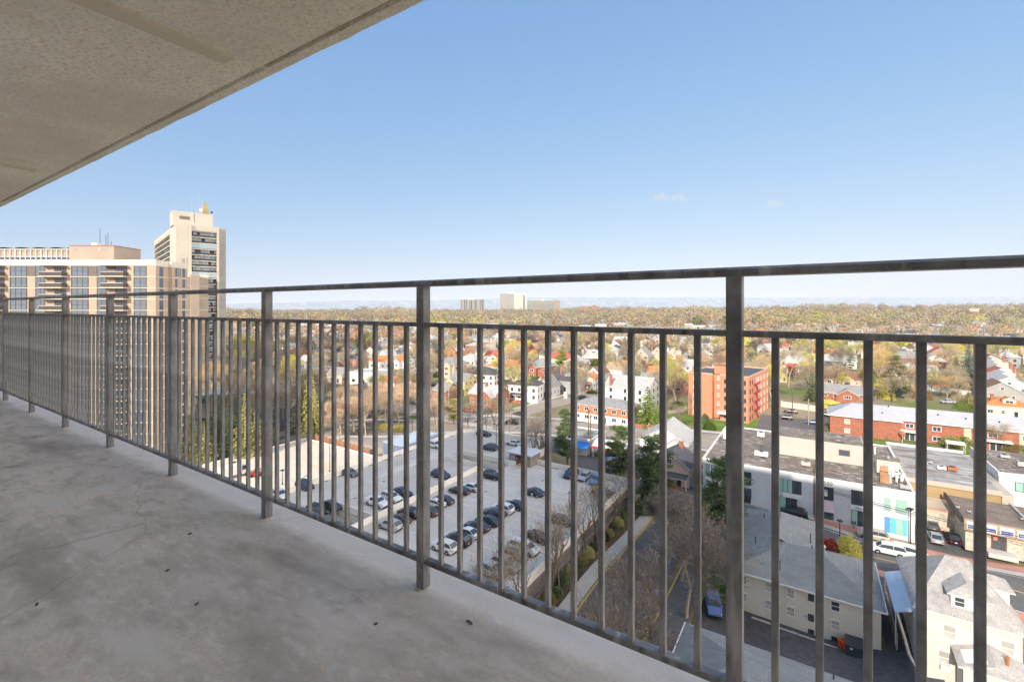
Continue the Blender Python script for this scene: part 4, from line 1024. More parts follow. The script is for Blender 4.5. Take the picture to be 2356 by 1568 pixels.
for k in range(3): wall_window('blind', blk, (wd_/2, -d/2+2+k*4, 3.9), 'r', 1.0, 1.2)
b = MB()
for vx, uy, hh in ((-6,3,.7),(-2.5,-2.5,.7),(1.2,4.6,.6),(1.0,9,.5),(-5.6,13,.5)): b.tube((vx,uy-6.2+4,h+.4),(vx,uy-6.2+4,h+1.9+hh*.5),.07,.07,6)
b.build('vent_pipe', dark, blk)
x, z0 = .35, h+2.6; b = MB(); b.tube((2.6,0,h+2.0),(2.6,0,h+3.5),.16,.14,8); b.tube((2.6,0,h+3.5),(2.6,0,h+3.8),.26,.05,8); b.build('roof_vent', metal, blk)
for vx in (-3,): MB().box(vx-.45,vx+.45,-d/2-.04,-d/2+.02,.55,.8).build('wall_vent', metal, blk)
MB().box(.2,.6,-d/2-.04,-d/2+.02,2.2,2.45).build('wall_vent', metal, blk)
blk2, wd_, d, h = pale_block(44, 56.2, -12, 9, -37, -42.8, 'nearest pale block seen from above with a green grey hipped roof')
b = MB()
for vx, uy in ((3.2,5.0),(8.2,5.2),(-1.5,1)): b.tube((vx,uy,h+.2),(vx,uy,h+1.1+(1.4 if uy < 3 else 0)),.07,.07,6)
b.build('vent_pipe', dark, blk2)
b = MB(); 
b.loft([[(5.5+cos(t)*r,4.3+sin(t)*r,h+.5+z_) for t in [2*pi*i/12 for i in range(12)]] for r,z_ in ((.3,-.2),(.33,.5),(.2,.75),(.02,.85))]); b.build('roof_vent', white, blk2)
# wheel stops and bins
for k, (fx, fy) in enumerate(((1310,832),(1610,948),(1860,1035),(2180,1150))):
    X, Y, Z = at((2600+fx/2.945)*.5752, (2200+fy/2.945)*.5752, dz=.13)
    o = MB().box(-1.15,1.15,-.1,.1,0,.17).build('wheel_stop', concl, None, loc=(X,Y,Z), rz=GZ)
    tag(o, ['leftmost of the wheel stops along the pale three level block','second wheel stop from the left along the pale three level block','third wheel stop from the left along the pale three level block','wheel stop beside the two orange bins'][k], 'wheel stop', 'concrete wheel stops along the pale block')
orange = M('orange_plastic', (.75,.1,.02), .5, .05, 3)
for k, (fx, fy) in enumerate(((165,1200),(210,1232))):
    X, Y, Z = at(*pz('S',fx,fy),dz=.13); o = thing('rubbish_bin', ['orange rubbish bin nearer the window by the pale wall','orange rubbish bin nearer the dark skip by the pale wall'][k], 'bin', (X,Y,Z), 0, 'pair of orange bins')
    b = MB(); b.loft([[(cos(t)*r,sin(t)*r,z_) for t in [2*pi*i/14 for i in range(14)]] for r,z_ in ((.28,0),(.36,.9))]); b.build('body', orange, o)
    b = MB(); b.loft([[(cos(t)*r,sin(t)*r,z_) for t in [2*pi*i/14 for i in range(14)]] for r,z_ in ((.39,.9),(.39,.96),(.2,1.05),(.02,1.08))]); b.build('lid', orange, o)
X, Y, Z = at(*pz('S',330,1270),dz=.13); o = thing('rubbish_skip', 'dark green lidded skip against the pale block', 'skip', (X,Y,Z), GZ)
gsk = M('dark_green_steel', (.02,.045,.035), .5, .2, 2); b = MB(); b.slab([(-1.1,-.8,1.1),(1.1,-.8,1.1),(1.1,.8,1.5),(-1.1,.8,1.5)],1.3); b.build('body', gsk, o)
MB().slab([(-1.15,-.85,1.17),(1.15,-.85,1.17),(1.15,.85,1.57),(-1.15,.85,1.57)],.05).build('lid', M('dark_grey_lid', (.05,.055,.06), .5, .1, 2), o)
MB().box(-.7,-.45,-.9,-.8,.8,.95).build('label_plate', white, o)

# cream house on the right
ch = thing('house', 'large cream house with a pale grey hipped roof and two dormers by the driveway', 'house', (*W(74.6,14.1),-40.3), GZ, 'houses on the streets below')
wcr = M('sunlit_cream_stucco', (.57,.54,.48), .85, .06, .8)
chr_ = M('pale_weathered_shingles', (.36,.34,.32), .85, .14, 1.2, var2=.16, scale2=7)
hw, hd, hh = 4.1, 5.6, 6.5
MB().box(-hw,hw,-hd,hd,-1.5,hh-.001).build('wall', wcr, ch)
b = MB(); o_ = .6; A = [(-hw-o_,-hd-o_,hh),(hw+o_,-hd-o_,hh),(hw+o_,hd+o_,hh),(-hw-o_,hd+o_,hh)]; P1, P2 = (-.9,-.2,hh+4.2),(1.0,-.2,hh+4.2)
for f in ([A[0],A[1],P2,P1],[A[1],A[2],P2],[A[2],A[3],P1,P2],[A[3],A[0],P1]): b.face([(p[0],p[1],p[2]+.15) for p in f],0)
b.box(-hw-o_,hw+o_,-hd-o_,hd+o_,hh,hh+.148,1,skip='t')
b.build('roof', [chr_, white], ch)
def hip_dormer(x0,x1,y0,z0,z1,rh,yr,yb,rot=0):
    b = MB(); b.box(x0+.4,x1-.4,y0+.4,yb+1.5,z0,z1,0); xm = (x0+x1)/2; z = z1+.1
    b.box(x0,x1,y0,yb,z1,z1+.098,2,skip='t'); b.face([(x0,y0,z),(x1,y0,z),(xm,y0+1.3,z+rh)],1); b.face([(x0,yb,z),(x0,y0,z),(xm,y0+1.3,z+rh),(xm,yr,z+rh)],1); b.face([(x1,y0,z),(x1,yb,z),(xm,yr,z+rh),(xm,y0+1.3,z+rh)],1)
    if rot: b.v = [(-q[1],q[0],q[2]) for q in b.v]
    return b
b = hip_dormer(-1.7,2.0,-5.6,hh+.4,hh+2.25,1.0,-.9,-2.4)
dm = b.build('dormer', [white, chr_, white], ch)
for x in (-.6,.9): obj('window', WM['sash'], dm, (x,-5.2,hh+1.5), 0, (.95,1,1.15))
b = hip_dormer(-1.8,1.6,-4.6,hh+.6,hh+2.2,.9,-1.6,-2.4,1)
b.build('dormer', [white, chr_, white], ch)
b = MB(); b.box(-.35,.35,-.35,.35,hh+3,hh+6.2); b.box(-.42,.42,-.42,.42,hh+6.2,hh+6.35); b.build('chimney', M('buff_brick', (.46,.34,.2), .85, .15, 2), ch, loc=(1.9,-.9,0))
b = MB(); b.box(-.28,.28,-.28,.28,hh+6.35,hh+6.5); b.build('chimney_pot', dark, ch, loc=(1.9,-.9,0))
for x, z, k in ((-1.5,4.6,'sash'),(3.0,4.6,'sash'),(-1.9,1.6,'sash')): wall_window('blind' , ch, (x,-hd,z), 'f', 1.15, 1.75)
for y, z in ((-4.0,2.0),(-2.2,4.6),(1.5,4.6),(3.5,2.0)): wall_window('blind', ch, (-hw,y,z), 'l', 1.0, 1.7)
ac = MB().box(-.4,.4,-.5,0,-.25,.25).build('air_conditioner', white, ch, loc=(-1.9,-hd,.75))
b = MB(); b.box(-.9,4.1,-hd-2.6,-hd,-1.5,3.0,0)
b.slab([(-1.4,-hd-3.1,2.9),(1.6,-hd-2.4,3.5),(1.6,-hd-.0,4.5),(-1.4,-hd-.0,3.3)][::-1],.15,1,2); b.slab([(4.6,-hd-3.1,2.9),(1.6,-hd-2.4,3.5),(1.6,-hd,4.5),(4.6,-hd,3.3)],.15,1,2); b.slab([(-1.4,-hd-3.1,2.92),(4.6,-hd-3.1,2.92),(1.6,-hd-2.3,3.52)],.15,1,2)
b.build('rear_extension', [wcr, chr_, white], ch)
MB().tube((2.6,-hd-1.6,3.5),(2.6,-hd-1.6,4.6),.14,.14,8).build('vent_pipe', copper, ch)
b = MB(); b.slab([(-hw-1.7,-2.5,3.6),(-hw,-2.5,4.3),(-hw,7.6,4.3),(-hw-1.7,7.6,3.6)],.12); aw = b.build('metal_awning', M('white_metal_awning', (.62,.66,.74), .35, .04, 1, metal=.2), ch)
for y in (-2.3,2.5,7.4): MB().tube((-hw-1.6,y,-.5),(-hw-1.6,y,3.5),.06,.06,6).build('awning_post', white, ch)
b = MB(); b.box(-hw-1.6,-hw-1.4,-2.4,7.4,-1,1.0); b.build('porch_wall', concm, ch)
b = MB(); 
for k in range(12): b.tube((-3.8+k*.5,-6-.3*(k%3),-.6),(-3.4+k*.45,-7.0,.5-.2*(k%2)),.04,.04,4)
tag(b.build('scrap_heap', copper, None, loc=(*W(68.2,11.3),-40.5+.3), rz=GZ), 'heap of rusty bent metal behind the cream house', 'scrap metal')

# ================================================================ 550 BUILDING
SB = thing('office_building', 'long white two storey office building numbered 550 on the main street', 'office building', (*W(106.8,0),-40.6), GZ)
wpan = M('white_panel_wall', (.56,.58,.6), .55, .05, .3); H5 = 7.7
darkroof = M('patched_brown_roof', (.2,.165,.135), .9, .25, .35, var2=.25, scale2=2.5); ramp_mix(darkroof, None, (.5,.48,.46), .5, .6, .64, 8, stretch=(1,3,1)); ramp_mix(darkroof, None, (.08,.07,.06), .4, .6, .68, 6)
MB().box(-20,15,0,33,-1,H5-.002).build('wall', wpan, SB)
rb5 = MB(); rb5.box(-19.7,14.7,.3,32.7,H5-.0,H5+.05); rb5.build('roof', darkroof, SB)
for a in ((-20.1,15.1,-.08,.3),(-20.1,15.1,32.7,33.05),(-20.1,-19.7,.3,32.7),(14.7,15.1,.3,32.7)): MB().box(*a,H5+.002,H5+.32).build('roof_edge', white, SB)
beigew = M('beige_upper_wall', (.5,.46,.4), .85, .06, .3)
up = MB(); up.box(-7,9,13,22.5,H5-.1,H5+4.1); up.build('upper_storey', beigew, SB)
MB().box(-6.8,8.8,13.2,22.3,H5+4.1,H5+4.14).build('upper_roof', darkroof, SB)
MB().box(4.6,6.5,12.9,13.02,H5+1.7,H5+2.9).build('skylight_frame', wood, SB); MB().box(4.85,6.25,12.84,12.9,H5+1.85,H5+2.7).build('skylight_pane', glassb, SB)
def curtain(x0, x1, z0, z1, n, panes, nm='window'):
    b = MB(); b.box(x0,x1,-.04,.02,z0,z1,0); dx = (x1-x0)/n
    for i in range(n):
        b.box(x0+dx*i+.06,x0+dx*(i+1)-.06,-.07,-.03,z0+.06,z1-.06,panes[i%len(panes)]+1)
        b.box(x0+dx*i+.06,x0+dx*(i+1)-.06,-.09,-.06,z0+(z1-z0)*.3,z0+(z1-z0)*.34,0)
    return b.build(nm, [dark if n < 3 else metal, glassg, glass], SB)
# pale translucent green panels in the sunlit and shaded bays
glg = M('pale_green_glazing', (.3,.5,.42), .3, .06, .5, spec=.5)
MATS['green_window_glass'] = glg
def bay(x0, x1, z0, z1, cols, fr=dark, nm='window'):
    b = MB(); b.box(x0,x1,-.03,.02,z0,z1,0); x = x0; tot = sum(c[0] for c in cols)
    for w_, m_ in cols:
        dx = (x1-x0)*w_/tot; b.box(x+.05,x+dx-.05,-.07,-.03,z0+.05,z1-.05,m_); x += dx
    return b.build(nm, [fr, glg, glass, white, M('sky_blue_poster', (.08,.3,.62), .6, .05, 2), M('turquoise_poster', (.12,.55,.62), .6, .25, 2)], SB)
bay(-19.4,-16.9,4.2,6.8,[(1,1),(.7,3),(1,1),(1,1)]); bay(-19.4,-18.4,.9,3.3,[(1,1)]); bay(-17.8,-16.9,1.6,3.4,[(1,1),(1,2)])
MB().box(-19.6,-16.6,-.25,.02,3.5,4.1).build('sign_board', white, SB)
bay(-12.6,-10.6,3.9,6.6,[(1,2),(1,2)]); bay(-12.6,-10.6,1.2,3.3,[(1,2),(1,2)]); b = MB().box(-12.5,-10.7,-.06,.02,-1,1.2).build('garage_door', dark, SB)
bay(-6.6,-1.85,3.9,6.5,[(1,1),(1,1),(1,1),(1,1),(1,2),(.9,2)]); bay(-6.6,-2.6,.6,3.0,[(1,1),(1,1),(1,2),(.8,2)])
MB().box(-5.0,-1.85,-.3,.02,3.05,3.7).build('sign_board', white, SB)
MB().slab([(-4.2,-1.6,.3),(.2,-1.6,.3),(.2,0,.7),(-4.2,0,.7)],.12).build('entrance_canopy', metal, SB)
bay(1.5,3.3,3.9,6.4,[(1,2),(.9,2)]); MB().box(1.75,2.35,-.12,-.08,4.6,5.9).build('sash_frame', white, SB)
aw = MB(); aw.slab([(1.2,-1.5,2.2),(3.4,-1.5,2.2),(3.4,0,3.8),(1.2,0,3.8)],.06); aw.build('awning', M('dusty_pink_awning', (.5,.4,.42), .8, .08, 1), SB)
MB().box(1.4,3.3,-.05,.02,.3,2.2).build('shop_window', glass, SB)
bay(6.0,7.9,4.0,6.7,[(1,2),(1,2)]); bay(6.0,7.9,.2,3.0,[(1,1),(1,2)]); MB().box(5.8,9.6,-.2,.02,3.2,3.8).build('sign_board', white, SB)
bay(10.8,14.0,3.9,6.4,[(1.2,1),(1.1,3),(1.2,1),(1.1,1)],metal)
MB().box(10.6,14.2,-.2,.02,3.0,3.45).build('sign_board', white, SB)
bay(10.8,14.0,.1,2.9,[(1,4),(1,5),(.95,1),(.8,5)],metal)
# number 550
def text(body, size, loc, mat, parent, name='lettering', rot=(pi/2,0,0), ext=.015):
    cu = bpy.data.curves.new(name, 'FONT'); cu.body = body; cu.size = size; cu.extrude = ext; cu.align_x = 'CENTER'; cu.align_y = 'CENTER'
    t = bpy.data.objects.new('_t', cu); COL.objects.link(t); bpy.context.view_layer.update()
    me = bpy.data.meshes.new_from_object(t.evaluated_get(bpy.context.evaluated_depsgraph_get())); COL.objects.unlink(t); bpy.data.objects.remove(t)
    me.materials.clear(); me.materials.append(mat); o = obj(name, me, parent, loc); o.rotation_euler = rot; return o
text('550', 1.0, (2.4,-.05,7.05), dark, SB, 'house_number')
text('CHIROPRACTIC', .3, (7.7,-.24,3.5), M('sign_blue', (.04,.08,.3), .6, 0), SB, 'sign_lettering')
bl5 = M('sign_blue', (.04,.08,.3), .6, 0)
# rooftop equipment of the 550 building: each unit could be lifted away
def gthing(name, label, cat, u, v, z, group=None, rz=0): return thing(name, label, cat, (*W(u,v), z), GZ+rz, group)
ZR5 = -40.6+H5+.05
def hvac(u, v, z, sx, sy, sz, label, m=None, group='rooftop units on the shops'):
    o = gthing('rooftop_unit', label, 'rooftop unit', u, v, z, group)
    b = MB(); b.box(-sx/2,sx/2,-sy/2,sy/2,.25,sz); b.build('casing', m or metal, o)
    b = MB(); b.tube((0,0,sz),(0,0,sz+.06),min(sx,sy)*.35,min(sx,sy)*.35,12); b.build('fan_grille', dark, o)
    b = MB(); b.box(-sx*.42,-sx*.34,-sy*.4,sy*.4,0,.25); b.box(sx*.34,sx*.42,-sy*.4,sy*.4,0,.25); b.build('skid', wood, o)
    return o
for (u, v, s3, lab, m) in [(115.5,-9.5,(2.6,1.2,1.1),'long white rooftop unit left of the beige upper storey',white),(126,-17.2,(3,2.2,2.4),'large white box unit near the left end of the 550 roof',white),
        (132.5,-11,(1.6,1.2,1.3),'white unit at the back of the 550 roof left of the beige upper storey',white),(136,2,(1.5,1.2,1.3),'boxy unit behind the beige upper storey',metal),(134,-2.2,(1.2,1.1,1.4),'rusty brown unit behind the beige upper storey',copper),
        (132,5.5,(1.1,1.0,1.3),'grey unit beyond the right part of the beige upper storey',metal),(123.5,13.2,(1.6,1.4,1.4),'silver unit in the cluster at the right of the 550 roof',metal),(121.0,14.0,(1.2,1.1,1.2),'silver unit beside the pale roof hut on the 550 roof',metal),
        (108.6,13.9,(1.4,.7,.9),'small tilted silver unit near the sunlit front edge of the 550 roof',metal),(114.6,13.4,(1.3,.8,1.3),'grey white unit by the ladder on the 550 roof',white),(113.2,-1.2,(1.6,.8,1.0),'low beige unit in front of the upper storey wall',beigew)]:
    hvac(u, v, ZR5, *s3, lab, m)
o = gthing('roof_duct', 'large rust tan hooded duct standing on the right part of the 550 roof', 'duct', 111.3, 11.2, ZR5)
b = MB(); b.box(-.6,.6,-.7,.5,0,2.2); b.slab([(-.6,-.7,2.2),(.6,-.7,2.2),(.6,.3,2.9),(-.6,.3,2.9)],.2); b.build('hood', M('rust_tan_metal', (.42,.22,.11), .7, .2, 1), o)
b = MB(); b.tube((.9,0,0),(.9,0,1.6),.3,.3,10); b.tube((.9,0,1.6),(.2,.2,2.0),.3,.3,10); b.build('elbow', metal, o)
o = gthing('roof_hut', 'pale cream roof hut with a brown cap on the right part of the 550 roof', 'roof hut', 118.4, 12.4, ZR5)
MB().box(-1.7,1.7,-1.2,1.2,0,2.6).build('wall', cream, o); MB().box(-1.9,1.9,-1.4,1.4,2.6,2.8).build('roof', darkroof, o); MB().tube((.2,0,2.8),(.2,0,3.2),.25,.25,8).build('vent', metal, o)
for i,(u,v,lab) in enumerate([(112.6,13.2,'nearest'),(113.3,14.0,'second'),(114.2,14.3,'third'),(113.4,12.4,'shortest'),(124,9.5,'rearmost'),(130,11.5,'farthest')]):
    o = gthing('vent_stack', '%s white vent stack in the cluster on the right of the 550 roof' % lab, 'vent', u, v, ZR5, 'white vent stacks'); MB().tube((0,0,0),(0,0,1.1+.15*i),.17,.17,8).build('pipe', white, o); MB().tube((0,0,1.1+.15*i),(0,0,1.3+.15*i),.3,.24,8).build('cap', metal, o)
o = gthing('roof_ladder','white metal ladder and platform on the right of the 550 roof','ladder',115.2,12.2,ZR5); b = MB()
for x in (-.3,.3): b.slab([(x-.05,-1.6,.2),(x+.05,-1.6,.2),(x+.05,1.0,2.4),(x-.05,1.0,2.4)],.1)
for k in range(7): b.box(-.3,.3,-1.5+k*.38,-1.4+k*.38,.16+k*.32,.24+k*.32)
b.build('rungs', white, o)

# ================================================================ SHOPS ON THE RIGHT
tanb = M('ochre_metal_siding', (.37,.26,.13), .8, .06, .6); gg = M('corrugated_grey_beige', (.45,.4,.33), .7, .05, .6)
rg = M('streaked_grey_roof', (.33,.31,.29), .85, .2, .3, var2=.15, scale2=2); ramp_mix(rg, None, (.2,.16,.13), .35, .52, .62, 8, stretch=(.35,1.6,1)); ramp_mix(rg, None, (.58,.57,.56), .5, .6, .66, 8, stretch=(.3,1.6,1))
g = gthing('commercial_building', 'long low building with a streaked grey flat roof and ochre front wall', 'commercial building', 121, 15.6, -39.8)
MB().box(0,13.6,0,27,-1,5.6).build('wall', tanb, g)
MB().box(-.1,13.7,-.35,-.01,5.0,5.9).build('fascia', gg, g)
MB().box(13.62,15.2,-.3,26,-1,5.3).build('side_wall', gg, g)
MB().box(0.05,13.55,.05,26.9,5.602,5.68).build('roof', rg, g)
for a in ((-.3,13.8,27.0,27.3),): MB().box(*a,-1,6.2).build('parapet', white, g)
MB().box(-.3,0,-.3,27,5.3,6.0).build('parapet', cream, g)
MB().box(.05,11.5,-6.9,-.36,-1,2.7).build('front_annexe', M('beige_render', (.56,.45,.34), .85, .06, .4), g)
MB().box(0,11.6,-7.05,-6.92,-1,2.1).build('stone_wall', M('rubble_stone', (.5,.45,.36), .9, .25, 2.2, var2=.2, scale2=6), g); MB().box(-.1,11.7,-7.15,-6.8,2.55,2.8).build('coping', M('pink_coping', (.5,.27,.2), .8, .05, 1), g)
MB().box(5.6,7.6,-7.15,-7.06,.6,1.6).build('sign_board', white, g)
MB().box(11.6,13.2,-.42,-.36,0,2.9).build('door_frame', white, g); MB().box(11.8,13.0,-.46,-.42,0,2.7).build('door', dark, g)
for i,(u,v,sz,lab,m) in enumerate([(135,21,(1.6,1.6,.5),'silver rounded unit with a blue cover on the streaked roof',metal),(131,24.3,(1.5,1.3,.9),'rusty copper unit on the streaked roof',copper),(133,20,(1.6,.6,.4),'flat white hatch on the streaked roof',white),(130.5,22.6,(1.4,.9,.8),'white unit beside the rusty copper unit',white)]): hvac(u,v,-39.8+5.68,*sz,lab,m)
s2 = gthing('shop_building', 'low brown roofed shop with blue and white sign boards over a stone front', 'shop', 106.9, 21.2, -39.7)
MB().box(.3,26,0,11.6,-1,3.9).build('wall', MATS['rubble_stone'], s2)
rb_ = MB(); rb_.slab([(0,-.2,4.15),(26,-.2,4.15),(26,11.8,4.15),(0,11.8,4.15)],.25); rb_.build('roof', M('brown_felt_roof', (.2,.155,.125), .9, .2, .6, var2=.15, scale2=4), s2)
MB().box(-.35,.0,-.4,12,3.6,4.5).build('parapet', dark, s2); MB().box(8.4,8.7,-.19,12,4.16,4.5).build('parapet', metal, s2)
MB().box(0,26,-.75,-.21,2.6,4.3).build('fascia', M('tan_fascia', (.4,.3,.2), .8, .08, .6), s2)
for x0, x1, tx in ((.3,1.95,'PHYSICAL'),(2.25,3.9,'Medical Center'),(4.2,5.9,'BAPIX USA'),(6.2,7.9,'SERVICES')):
    s_ = MB().box(x0,x1,-.86,-.76,2.85,4.1).build('sign_board', white, s2); MB().box(x0+.15,x1-.15,-.89,-.861,3.0,3.6).build('sign_panel', bl5, s_)
    text(tx, .29 if len(tx) < 11 else .22, ((x0+x1)/2,-.9,3.28), white, s_, 'sign_lettering')
df = MB().box(3.4,5.2,-.12,.02,0,2.4).build('door_frame', M('brown_door_frame', (.16,.08,.05), .6, .1, 2), s2); MB().box(3.55,4.25,-.16,-.12,.2,2.25).build('door', glass, s2); MB().box(4.35,5.05,-.16,-.12,.2,2.25).build('door', glass, s2)
MB().box(3.62,4.1,-.19,-.161,1.6,2.1).build('poster', M('salmon_poster', (.7,.22,.15), .6, .05, 2), df)
MB().box(2.6,6.0,-2.2,0,-.6,.1).build('front_steps', concl, s2)
b = MB(); b.slab([(1.6,-3.4,.0),(1.65,-3.4,.0),(1.65,-.3,1.6),(1.6,-.3,1.6)],.9); b.build('sandwich_board', dark, s2)
for v,u,lab in ((29.3,107.6+3.6,'small white vent box on the brown shop roof'),(21.4,111.5,'tiny dark vent near the left of the brown shop roof'),(22.6,110.2,'second tiny dark vent on the brown shop roof')): hvac(u,v,-39.7+4.16,.5,.5,.5,lab,metal)
# white two storey building right
g3 = gthing('commercial_building', 'white two storey building with a dark flat roof at the right edge behind the shops', 'commercial building', 129.5, 30.9, -39.5)
MB().box(0,24,0,20,-1,6.6).build('wall', white, g3); MB().box(.15,23.85,.15,19.85,6.601,6.66).build('roof', darkroof, g3)
for a in ((-.1,24.1,-.1,.15),(-.1,.15,.15,20)): MB().box(*a,6.3,6.95).build('roof_edge', white, g3)
b = MB(); b.box(2.2,5.6,-.06,.02,3.6,5.4,0); 
for i in range(3): b.box(2.3+i*1.1,3.3+i*1.1,-.09,-.05,3.7,5.3,1 if i != 1 else 2)
b.build('window', [dark, glg, white], g3)
for v,u,sz,lab in ((39,137,(2.2,1.6,1.5),'grey ribbed unit on the white building at the right edge'),(36,137,(1.4,1.1,1.2),'smaller grey unit on the white building at the right edge'),(35,143,(1.5,1.2,.8),'low white unit at the back of the white building')): hvac(u,v,-39.5+6.66,*sz,lab,metal)
# pink house shop and its neighbours near the filling station
def grid_house(u, v, *a, **k): x, y = W(u, v); return house(x, y, *a, **k)
grid_house(113,-27.5,8.5,9,1.6,'gy',pinkw,roofd,GZ,'pink gabled shop house with a charcoal roof and a red chimney by the main street',chimney=(.2,.7),porch=(0,8.5),group='houses on the streets below',door=True,z=-41)
grid_house(129,-33,12,13,2,'gy',white,roofl,GZ+.05,'tall pale house with a broad pale grey gable behind the dark pine',nwin=2,z=-41,gfront=(.55,5))
grid_house(125,-56,9,11,1.2,'flat',white,rg,GZ,'white flat roofed filling station kiosk with a blue band',z=-40.8,wk='dark')
cnp = gthing('canopy', 'white filling station canopy with a red edge', 'canopy', 120, -45.5, -41)
b = MB(); b.slab([(-4.5,-3.5,3.7),(4.5,-3.5,3.7),(4.5,0,5.0),(-4.5,0,5.0)],.3); b.slab([(4.5,3.5,3.7),(-4.5,3.5,3.7),(-4.5,0,5.0),(4.5,0,5.0)],.3); b.build('roof', white, cnp); b = MB(); b.box(-4.6,4.6,-3.62,-3.5,3.3,3.75); b.box(4.5,4.62,-3.5,3.5,3.3,3.75); b.build('red_edge', M('red_enamel', (.5,.05,.03), .5, .05, 1), cnp)
for x in (-4.2,4.2):
    for y in (-3.2,3.2): MB().box(x-.1,x+.1,y-.1,y+.1,0,3.5).build('post', white, cnp)
bb = gthing('blue_awning_shed', 'low shed with a bright blue striped awning at the filling station', 'shed', 118, -55.5, -40.9)
MB().box(-4,4,-1.5,1.5,-1,2.6).build('wall', white, bb); MB().slab([(-4.2,-2.4,2.5),(4.2,-2.4,2.5),(4.2,1.5,3.4),(-4.2,1.5,3.4)],.1).build('awning', M('bright_blue_awning', (.04,.2,.6), .6, .2, 1.5), bb)
# brick shop with white ground floor across the avenue
x,y,_ = at(*pz('5',590,1560)); u,v = UV(x,y)
bs_ = house(*W(u+6,v), 20, 11, 2, 'hip', M('orange_brick', (.48,.2,.1), .85, .12, .8, var2=.1, scale2=10), roofg, GZ, 'orange brick shop with a white ground floor and grey hipped roof across the avenue', lower=white, door=True, pitch=.4, wk='pair')
x,y,_ = at(*pz('5',860,1400)); u,v = UV(x,y)
big = house(*W(u+12,v+1.5), 17, 16, 3, 'gx', white, roofl, GZ, 'big white three level house with a chimney behind the orange brick shop', chimney=(-.7,-.9), wk='dark', pitch=.45, nwin=3)

# ================================================================ ORANGE BRICK APARTMENT BLOCK
ob = M('bright_orange_brick', (.6,.25,.145), .85, .07, .6, var2=.07, scale2=9)
OB = gthing('apartment_building', 'five storey orange brick apartment block with a red fire escape', 'apartment building', 179.5, -27, -40.5, None, -.13)
b = MB(); b.box(-12,-3.5,0,19,-1,16); b.box(-3.5,-.8,2.2,19,-1,15.99); b.box(-.8,8.5,0,30,-1,16.01); b.box(-4,1.2,4,9,15.9,19,0); b.build('wall', ob, OB)
b = MB(); b.box(-11.7,-3.8,.3,18.7,15.98,16.06); b.box(-.5,8.2,.3,29.7,16.0,16.07); b.box(-3.8,-.5,2.5,18,15.97,16.05); b.build('roof', roofd, OB)
for a in ((-12.1,-3.4,-.1,.25),(-12.1,-11.75,.25,19),(-12.1,-.8,18.8,19.15),(-.9,8.6,-.1,.25),(8.25,8.6,.25,30),(-.9,8.6,29.8,30.2)): MB().box(*a,16.02,16.6).build('parapet', M('pinkish_coping', (.58,.36,.27), .8, .05, 1), OB)
MB().box(-4.1,1.3,3.9,9.1,19,19.2).build('roof_edge', copper, OB)
for fl in range(5):
    z = 1.9+fl*3.05
    for x in (-9.6,): wall_window('blind', OB, (x,0,z), 'f', 1.3, 1.7)
    for x in (1.0,5.8,7.2): wall_window('dark', OB, (x,0,z), 'f', .9, 1.5)
    wall_window('blind', OB, (-2.1,2.2,z+.6), 'f', .9, 1.5)
    for y in (2,5,11.5,14,18,23,28): wall_window('blind' if y > 10 else 'dark', OB, (8.5,y,z), 'r', 1.0 if y not in (14,18,23) else 1.5, 1.6)
    if fl: ff = MB(); ff.box(8.55,9.8,7.0,10.4,z-1.1,z-1.0); ff.box(9.72,9.8,7.0,10.4,z-.5,z-.45); ff.box(9.72,9.8,7.0,10.4,z-.15,z-.08); ff.slab([(9.0,7.2,z-1.0),(9.5,7.2,z-1.0),(9.5,10,z-4.0),(9.0,10,z-4.0)],.1)
    if fl: 
        for k in range(7): ff.box(9.72,9.78,7+k*.55,7.06+k*.55,z-1,z-.1)
        ff.build('fire_escape', M('red_iron', (.4,.04,.03), .6, .1, 2), OB)
MB().box(-2.5,4,-2.2,0,-.2,.3).build('entrance_terrace', concl, OB); MB().slab([(-1,-3.0,3.2),(6.5,-3.0,3.2),(6.5,0,3.4),(-1,0,3.4)],.25).build('entrance_canopy', white, OB)

# ================================================================ LONG BRICK APARTMENTS
BA = gthing('apartment_building', 'long two storey red brick apartment row with a pale grey hipped roof', 'apartment building', 180.5, 4.6, -40.6)
Lr = 78; prf = M('pale_blue_grey_shingles', (.42,.42,.44), .8, .06, .5, var2=.04, scale2=8)
b = MB(); b.box(0,17.5,0,13,-1,6.2,0); b.box(17.5,Lr,3.2,15,-1,6.19,0); b.box(43.2,48.5,3.1,3.2,-.5,6.1,1); b.box(32,33.6,3.1,3.2,-.5,6.1,1); b.build('wall', [brickr, beige], BA)
b = MB(); z=6.2; rh = 3.0
b.face([(-.6,-.6,z),(18.1,-.6,z),(15,6.5,z+rh),(6,6.5,z+rh)]); b.face([(-.6,13.6,z),(-.6,-.6,z),(6,6.5,z+rh),(6,9,z+rh)]); b.face([(18.1,-.6,z),(18.1,4,z),(15,9,z+rh),(15,6.5,z+rh)])
b.face([(15,9,z+rh),(18.1,2.6,z),(Lr+.6,2.6,z),(Lr-6,9,z+rh)]); b.face([(Lr+.6,15.6,z),(-.6,15.6,z),(6,9,z+rh),(Lr-6,9,z+rh)]); b.face([(Lr+.6,2.6,z),(Lr+.6,15.6,z),(Lr-6,9,z+rh)]); b.face([(6,6.5,z+rh),(15,6.5,z+rh),(15,9,z+rh),(6,9,z+rh)])
b.build('roof', prf, BA)
for a in ((-.65,18.15,-.68,-.6),(18.1,Lr,2.5,2.6),(-.68,-.6,-.6,13.6)): MB().box(*a,z-.2,z+.03).build('gutter', white, BA)
